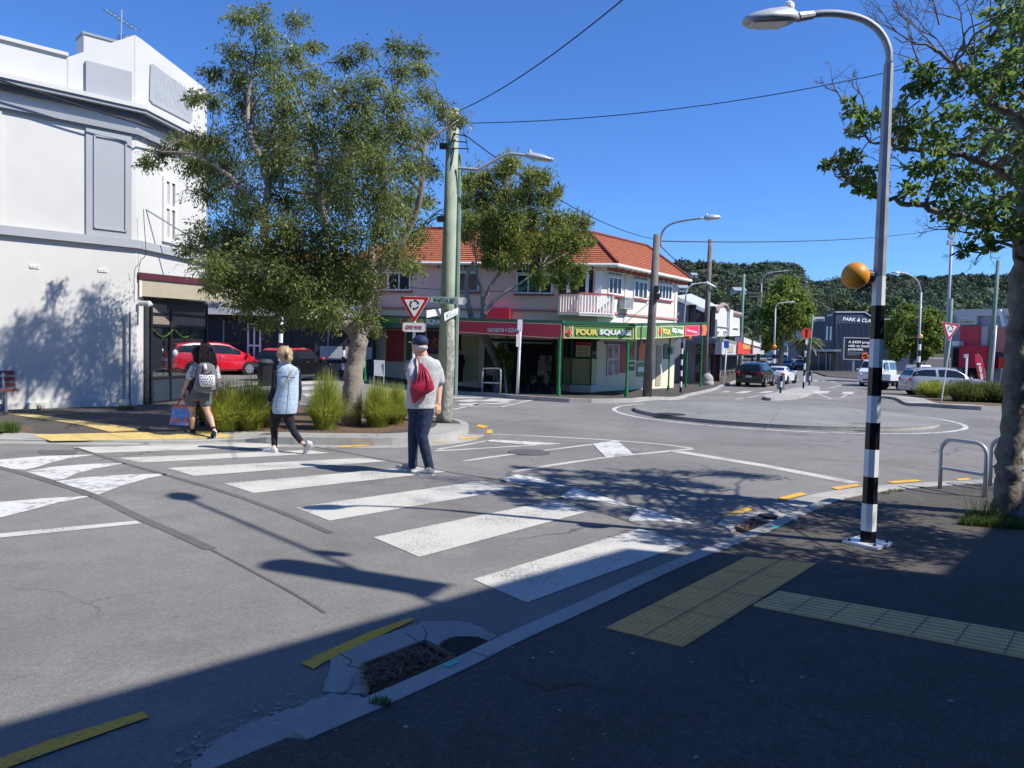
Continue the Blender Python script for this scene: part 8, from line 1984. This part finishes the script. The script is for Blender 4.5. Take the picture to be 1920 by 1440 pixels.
for k in range(150):
    a = V((g.gauss(0, 1), g.gauss(0, 1), g.gauss(0, 1))).normalized(); 
    if a.dot(fd) > .5 or a.z < -.75: continue
    p = hc - fd * .02 + V((0, 0, .02)) + V((a.x * .108, a.y * .104, a.z * .108)); p = p * 1.0; tdir = (V((0, 0, .5)) - a * .5 * a.z + V((g.gauss(0, .35), g.gauss(0, .35), g.gauss(0, .35)))); tdir = (tdir - a * tdir.dot(a) * .85).normalized(); e = p + tdir * .05; mb.cap(p, e, .010, .007, 6)
hr = blob('hair', mb, 'hair_blond', wom, .0085, 0)
mb = MB(); c = J(537, 668, -.13); mb.ell(c, .03, .018, .055, 12, 8); mb.build('hair_clip', 'hair_brown', hr, True)

# ---- girl with backpack and gift bag
gg = G(380, 817, LO); YG = gg.y; J = lambda u, v, d=0.0: P(u, v, YG + d)
girl = thing('person', 'girl with long black hair, grey shorts and bare legs stepping onto the far kerb', 'person', gg)
hd = V((-.35, .94, 0)); hc = J(388, 658, .02)
mb = MB(); fd, sd = head(mb, hc, hd, .96); mb.cap(J(387, 668), J(386, 684), .048, .055)
ellsecs(mb, [(J(386, 678), .065, .06), (J(386, 686), .14, .08), (J(385, 705), .14, .10), (J(381, 728), .12, .09), (J(376, 742), .12, .09), (J(374, 750), .12, .09)])
lsh, lel, lwr = J(363, 690, -.02), J(352, 714, -.04), J(343.5, 737, .02)
chain(mb, [lsh, lel, lwr], [.044, .037, .026]); hand(mb, lwr, V((-.06, .05, -1)), V((.3, .9, 0)), .88, 1.2)
rsh, rel, rwr = J(404, 692, .06), J(408, 716, .12), J(404, 736, .22); chain(mb, [rsh, rel, rwr], [.044, .036, .026]); hand(mb, rwr, V((-.2, .5, -.6)), V((-1, .1, 0)), .85, .8)
hL, kL, aL = J(361, 746, 0), J(360.5, 772, .02), J(361, 805, .05); hR, kR, aR = J(385, 746, 0), J(389, 772, -.02), J(400.5, 803, -.16)
chain(mb, [hL, J(359.5, 760, .01), kL, J(361, 784, .0), aL], [.075, .076, .052, .052, .032]); chain(mb, [hR, J(386, 760, 0), kR, J(394.5, 784, -.09), aR], [.075, .076, .052, .053, .032])
hLs, tLs = G(366, 814, LO), G(346, 812, LO); mb.cap(aL, hLs.lerp(tLs, .25) + V((0, 0, .05)), .030); mb.cap(aR, J(403, 811, -.2), .030)
blob('body', mb, 'skin_tan', girl, .0085); face(hc, fd, sd, girl, .96)
mb = MB(); ellsecs(mb, [(J(386, 681), .09, .08), (J(386, 687), .165, .10), (J(385.5, 700), .16, .12), (J(382, 725), .155, .125), (J(378, 737), .16, .125)]); chain(mb, [J(367, 688, 0), lsh, lsh.lerp(lel, .65)], [.058, .064, .066]); chain(mb, [J(401, 689, .03), rsh, rsh.lerp(rel, .65)], [.058, .062, .064])
blob('striped_shirt', mb, 'stripe_shirt', girl, .010, 2)
mb = MB(); ellsecs(mb, [(J(378, 728), .155, .125), (J(376, 741), .172, .135), (J(374, 749), .178, .138)]); chain(mb, [hL, J(359.5, 755, .005)], [.100, .098]); chain(mb, [hR, J(386, 755.5, 0)], [.100, .098]); blob('shorts', mb, 'shorts_grey', girl, .010, 1)
shoe(hLs, tLs, girl, 'black_cloth', .92); shoe(J(404, 807, -.24), J(400.5, 826, -.10), girl, 'black_cloth', .92, V((.15, -.8, .45)).normalized())
mb = MB(); 
for c, r in ((aL, .038), (aR, .038)): mb.cap(c, c - V((0, 0, .03)), r)
mb.build('socks', 'black_cloth', girl, True)
mb = MB(); R = Matrix((fd, sd, V((0, 0, 1)))).transposed(); mb.ell(hc - fd * .012 + V((0, 0, .03)), .108, .098, .105, 18, 12, R)
ellsecs(mb, [(J(388.5, 646, -.02), .085, .07), (J(388.5, 658, -.04), .125, .09), (J(388.5, 670, -.06), .140, .085), (J(389, 680, -.075), .135, .07), (J(391, 688, -.10), .10, .05), (J(393, 696, -.11), .05, .03)])
g = random.Random(4)
for k in range(46):
    u = 372 + g.random() * 34; mb.tube(wobble([J(388 + (u - 388) * .6, 650, -.085), J(u, 672, -.155), J(u + g.gauss(0, 2), 688 + g.random() * 8, -.165)], .003, 3, k), [.014, .014, .012, .012, .010, .008, .004], 6)
blob('hair', mb, 'hair_black', girl, .009, 0)
# backpack
bp_ = thing('backpack', 'large grey backpack with spotted pocket on the girl with black hair', 'backpack', J(385, 734, -.22))
mb = MB(); yaw = rad(8)
ellsecs(mb, [(J(388, 680, -.13), .10, .06, yaw), (J(388, 686, -.16), .140, .09, yaw), (J(387, 700, -.17), .160, .105, yaw), (J(386, 718, -.18), .168, .115, yaw), (J(385, 730, -.17), .165, .11, yaw), (J(384, 735, -.16), .14, .09, yaw)], 24); pk_ = blob('pack', mb, 'pack_grey', bp_, .010, 1)
mb = MB(); ellsecs(mb, [(J(388, 703, -.27), .12, .03, yaw), (J(388, 708, -.285), .125, .04, yaw), (J(388.5, 721, -.285), .115, .04, yaw), (J(389, 725, -.27), .10, .02, yaw)], 20); pc = mb.build('front_pocket', 'pack_dots', pk_, True)
mb = MB(); g = random.Random(5)
for r_ in range(4):
    for k in range(5):
        u = 378.5 + k * 4.6 + (r_ % 2) * 2.3 + g.gauss(0, .5); v = 706 + r_ * 4.8 + g.gauss(0, .7); mb.ell(J(u, v, -.282 - .041 * math.sqrt(max(0, 1 - ((u - 388.4) / 15.0) ** 2)) + .0012 * (u - 388.4)), .010, .006, .010, 8, 6)
mb.build('spots', 'charcoal', pc, True)
mb = MB(); q = [J(388 + 9 * math.cos(a), 694 + 8 * math.sin(a), -.272) for a in np.linspace(.2, 2.95, 10)]; mb.tube(q, .010, 6); mb.build('zip_flap', 'pack_dark', pk_, True)
mb = MB(); mb.tube([J(384, 683, -.235), J(385.5, 693, -.275)], .026, 10); mb.build('bottle', 'plastic_bottle', pk_, True)
for k in (0, 1):
    mb = MB(); q = [J((371, 402)[k], 686, -.06), J((368, 405)[k], 700, -.06), J((367, 406)[k], 722, -.08), J((370, 404)[k], 733, -.12)]; mb.tube(wobble(q, 0, 3), .016, 6); mb.build('shoulder_strap', 'pack_dark', bp_, True)
mb = MB(); mb.tube([J(404, 726, -.16), J(411, 716, -.14), J(419, 719, -.14)], .008, 6); mb.build('loose_strap', 'pack_dark', bp_, True)
# gift bag
tb_ = [(324, 761), (357, 763), (352, 798), (317, 796)]
sbg = thing('gift_bag', 'blue paper gift bag with red handles and orange print in the girl\'s hand', 'bag', J(335, 797, 0))
q = [J(u, v, -.03) for u, v in tb_]; mb = MB(); mb.prism(q, (.03, .11, 0)); bx_ = mb.build('bag', 'bag_blue', sbg)
mb = MB()
for u, v0, v1 in ((323, 783, 793), (333.5, 784, 793), (348, 783, 796)): mb.prism([J(u - 2, v1, -.034), J(u + 2, v1, -.034), J(u + 2.5, v0, -.034), J(u - 1.2, v0 - 1, -.034)], (0, .002, 0))
mb.prism([J(326, 761, -.034), J(356.5, 763, -.034), J(356, 766.5, -.034), J(340, 765, -.034), (J(325.5, 765.5, -.034))], (0, .002, 0)); mb.build('orange_print', 'bag_orange', bx_)
mb = MB()
for s in (-.02, .07): mb.tube(wobble([J(330, 762, s), J(338, 750, s * .3 + .01), J(342.5, 745, .02), J(346, 751, s * .3 + .01), J(350, 763, s)], 0, 3), .012, 6)
mb.build('handles', 'sign_red', sbg, True)

# ---- dark clothed person partly hidden ahead of the girl, and a figure at the grocery door
def bystander(label, base, topv, Y, m_top, m_leg, hair, fdv, dx=0):
    b = P(base[0], base[1], Y); J = lambda u, v, d=0.0: P(u, v, Y + d); s = (base[1] - topv) / 175.0 * Y / F / .0085 * .0085 * F / Y
    k = (base[1] - topv) / 178.0; u0 = base[0]; X = lambda du, v, d=0: J(u0 + du * k, topv + v * k, d)
    m_ = k * Y / F / .0085
    o = thing('person', label, 'person', b); hc = X(0, 14); mb = MB(); fd, sd = head(mb, hc, fdv, .96 * m_); mb.cap(X(0, 24), X(0, 40), .05 * m_, .055 * m_)
    ellsecs(mb, [(X(0, 36), .07 * m_, .06 * m_), (X(0, 43), .15 * m_, .09 * m_), (X(0, 65), .14 * m_, .10 * m_), (X(0, 92), .145 * m_, .11 * m_)])
    for sx in (-1, 1):
        w_ = X(sx * 20, 94, .05); chain(mb, [X(sx * 17, 45), X(sx * 21, 71), w_], [.046 * m_, .038 * m_, .026 * m_]); hand(mb, w_, V((0, .1, -1)), V((0, 1, 0)), .88 * m_, .6)
        chain(mb, [X(sx * 8, 90), X(sx * 8, 130), X(sx * 9, 170, sx * .1)], [.085 * m_, .05 * m_, .035 * m_])
    blob('body', mb, 'skin', o, .012); face(hc, fd, sd, o, .96 * m_)
    mb = MB(); ellsecs(mb, [(X(0, 36), .08 * m_, .07 * m_), (X(0, 42), .165 * m_, .10 * m_), (X(0, 65), .16 * m_, .12 * m_), (X(0, 98), .165 * m_, .13 * m_)])
    for sx in (-1, 1): chain(mb, [X(sx * 16, 44), X(sx * 21, 71), X(sx * 20, 90, .04)], [.058 * m_, .05 * m_, .04 * m_])
    blob('top', mb, m_top, o, .013)
    mb = MB()
    for sx in (-1, 1): chain(mb, [X(sx * 8, 90), X(sx * 8, 130), X(sx * 9, 168, sx * .1)], [.10 * m_, .065 * m_, .052 * m_])
    blob('trousers', mb, m_leg, o, .013)
    for sx in (-1, 1):
        h_ = X(sx * 9, 176, sx * .1); h_.z = b.z; shoe(h_ - V(fdv).normalized() * .06, h_ + V(fdv).normalized() * .18, o, 'black_cloth', .95 * m_)
    mb = MB(); mb.ell(hc + V((0, 0, .02 * m_)) - fd * .02 * m_, .112 * m_, .102 * m_, .112 * m_, 16, 10); mb.ell(hc - fd * .06 * m_ - V((0, 0, .08 * m_)), .085 * m_, .085 * m_, .10 * m_, n=12, m=8); blob('hair', mb, hair, o, .012, 1)
    return o
yb = G(360, 806, LO).y
bystander('person in black mostly hidden ahead of the girl with the backpack', (371, 806), 650, yb + .5, 'black_cloth', 'black_cloth', 'hair_black', (-.3, .95, 0))
bystander('person in black standing in the shaded grocery doorway', (862, 717), 651, 38.2, 'black_cloth', 'black_cloth', 'hair_black', (.6, -.8, 0))
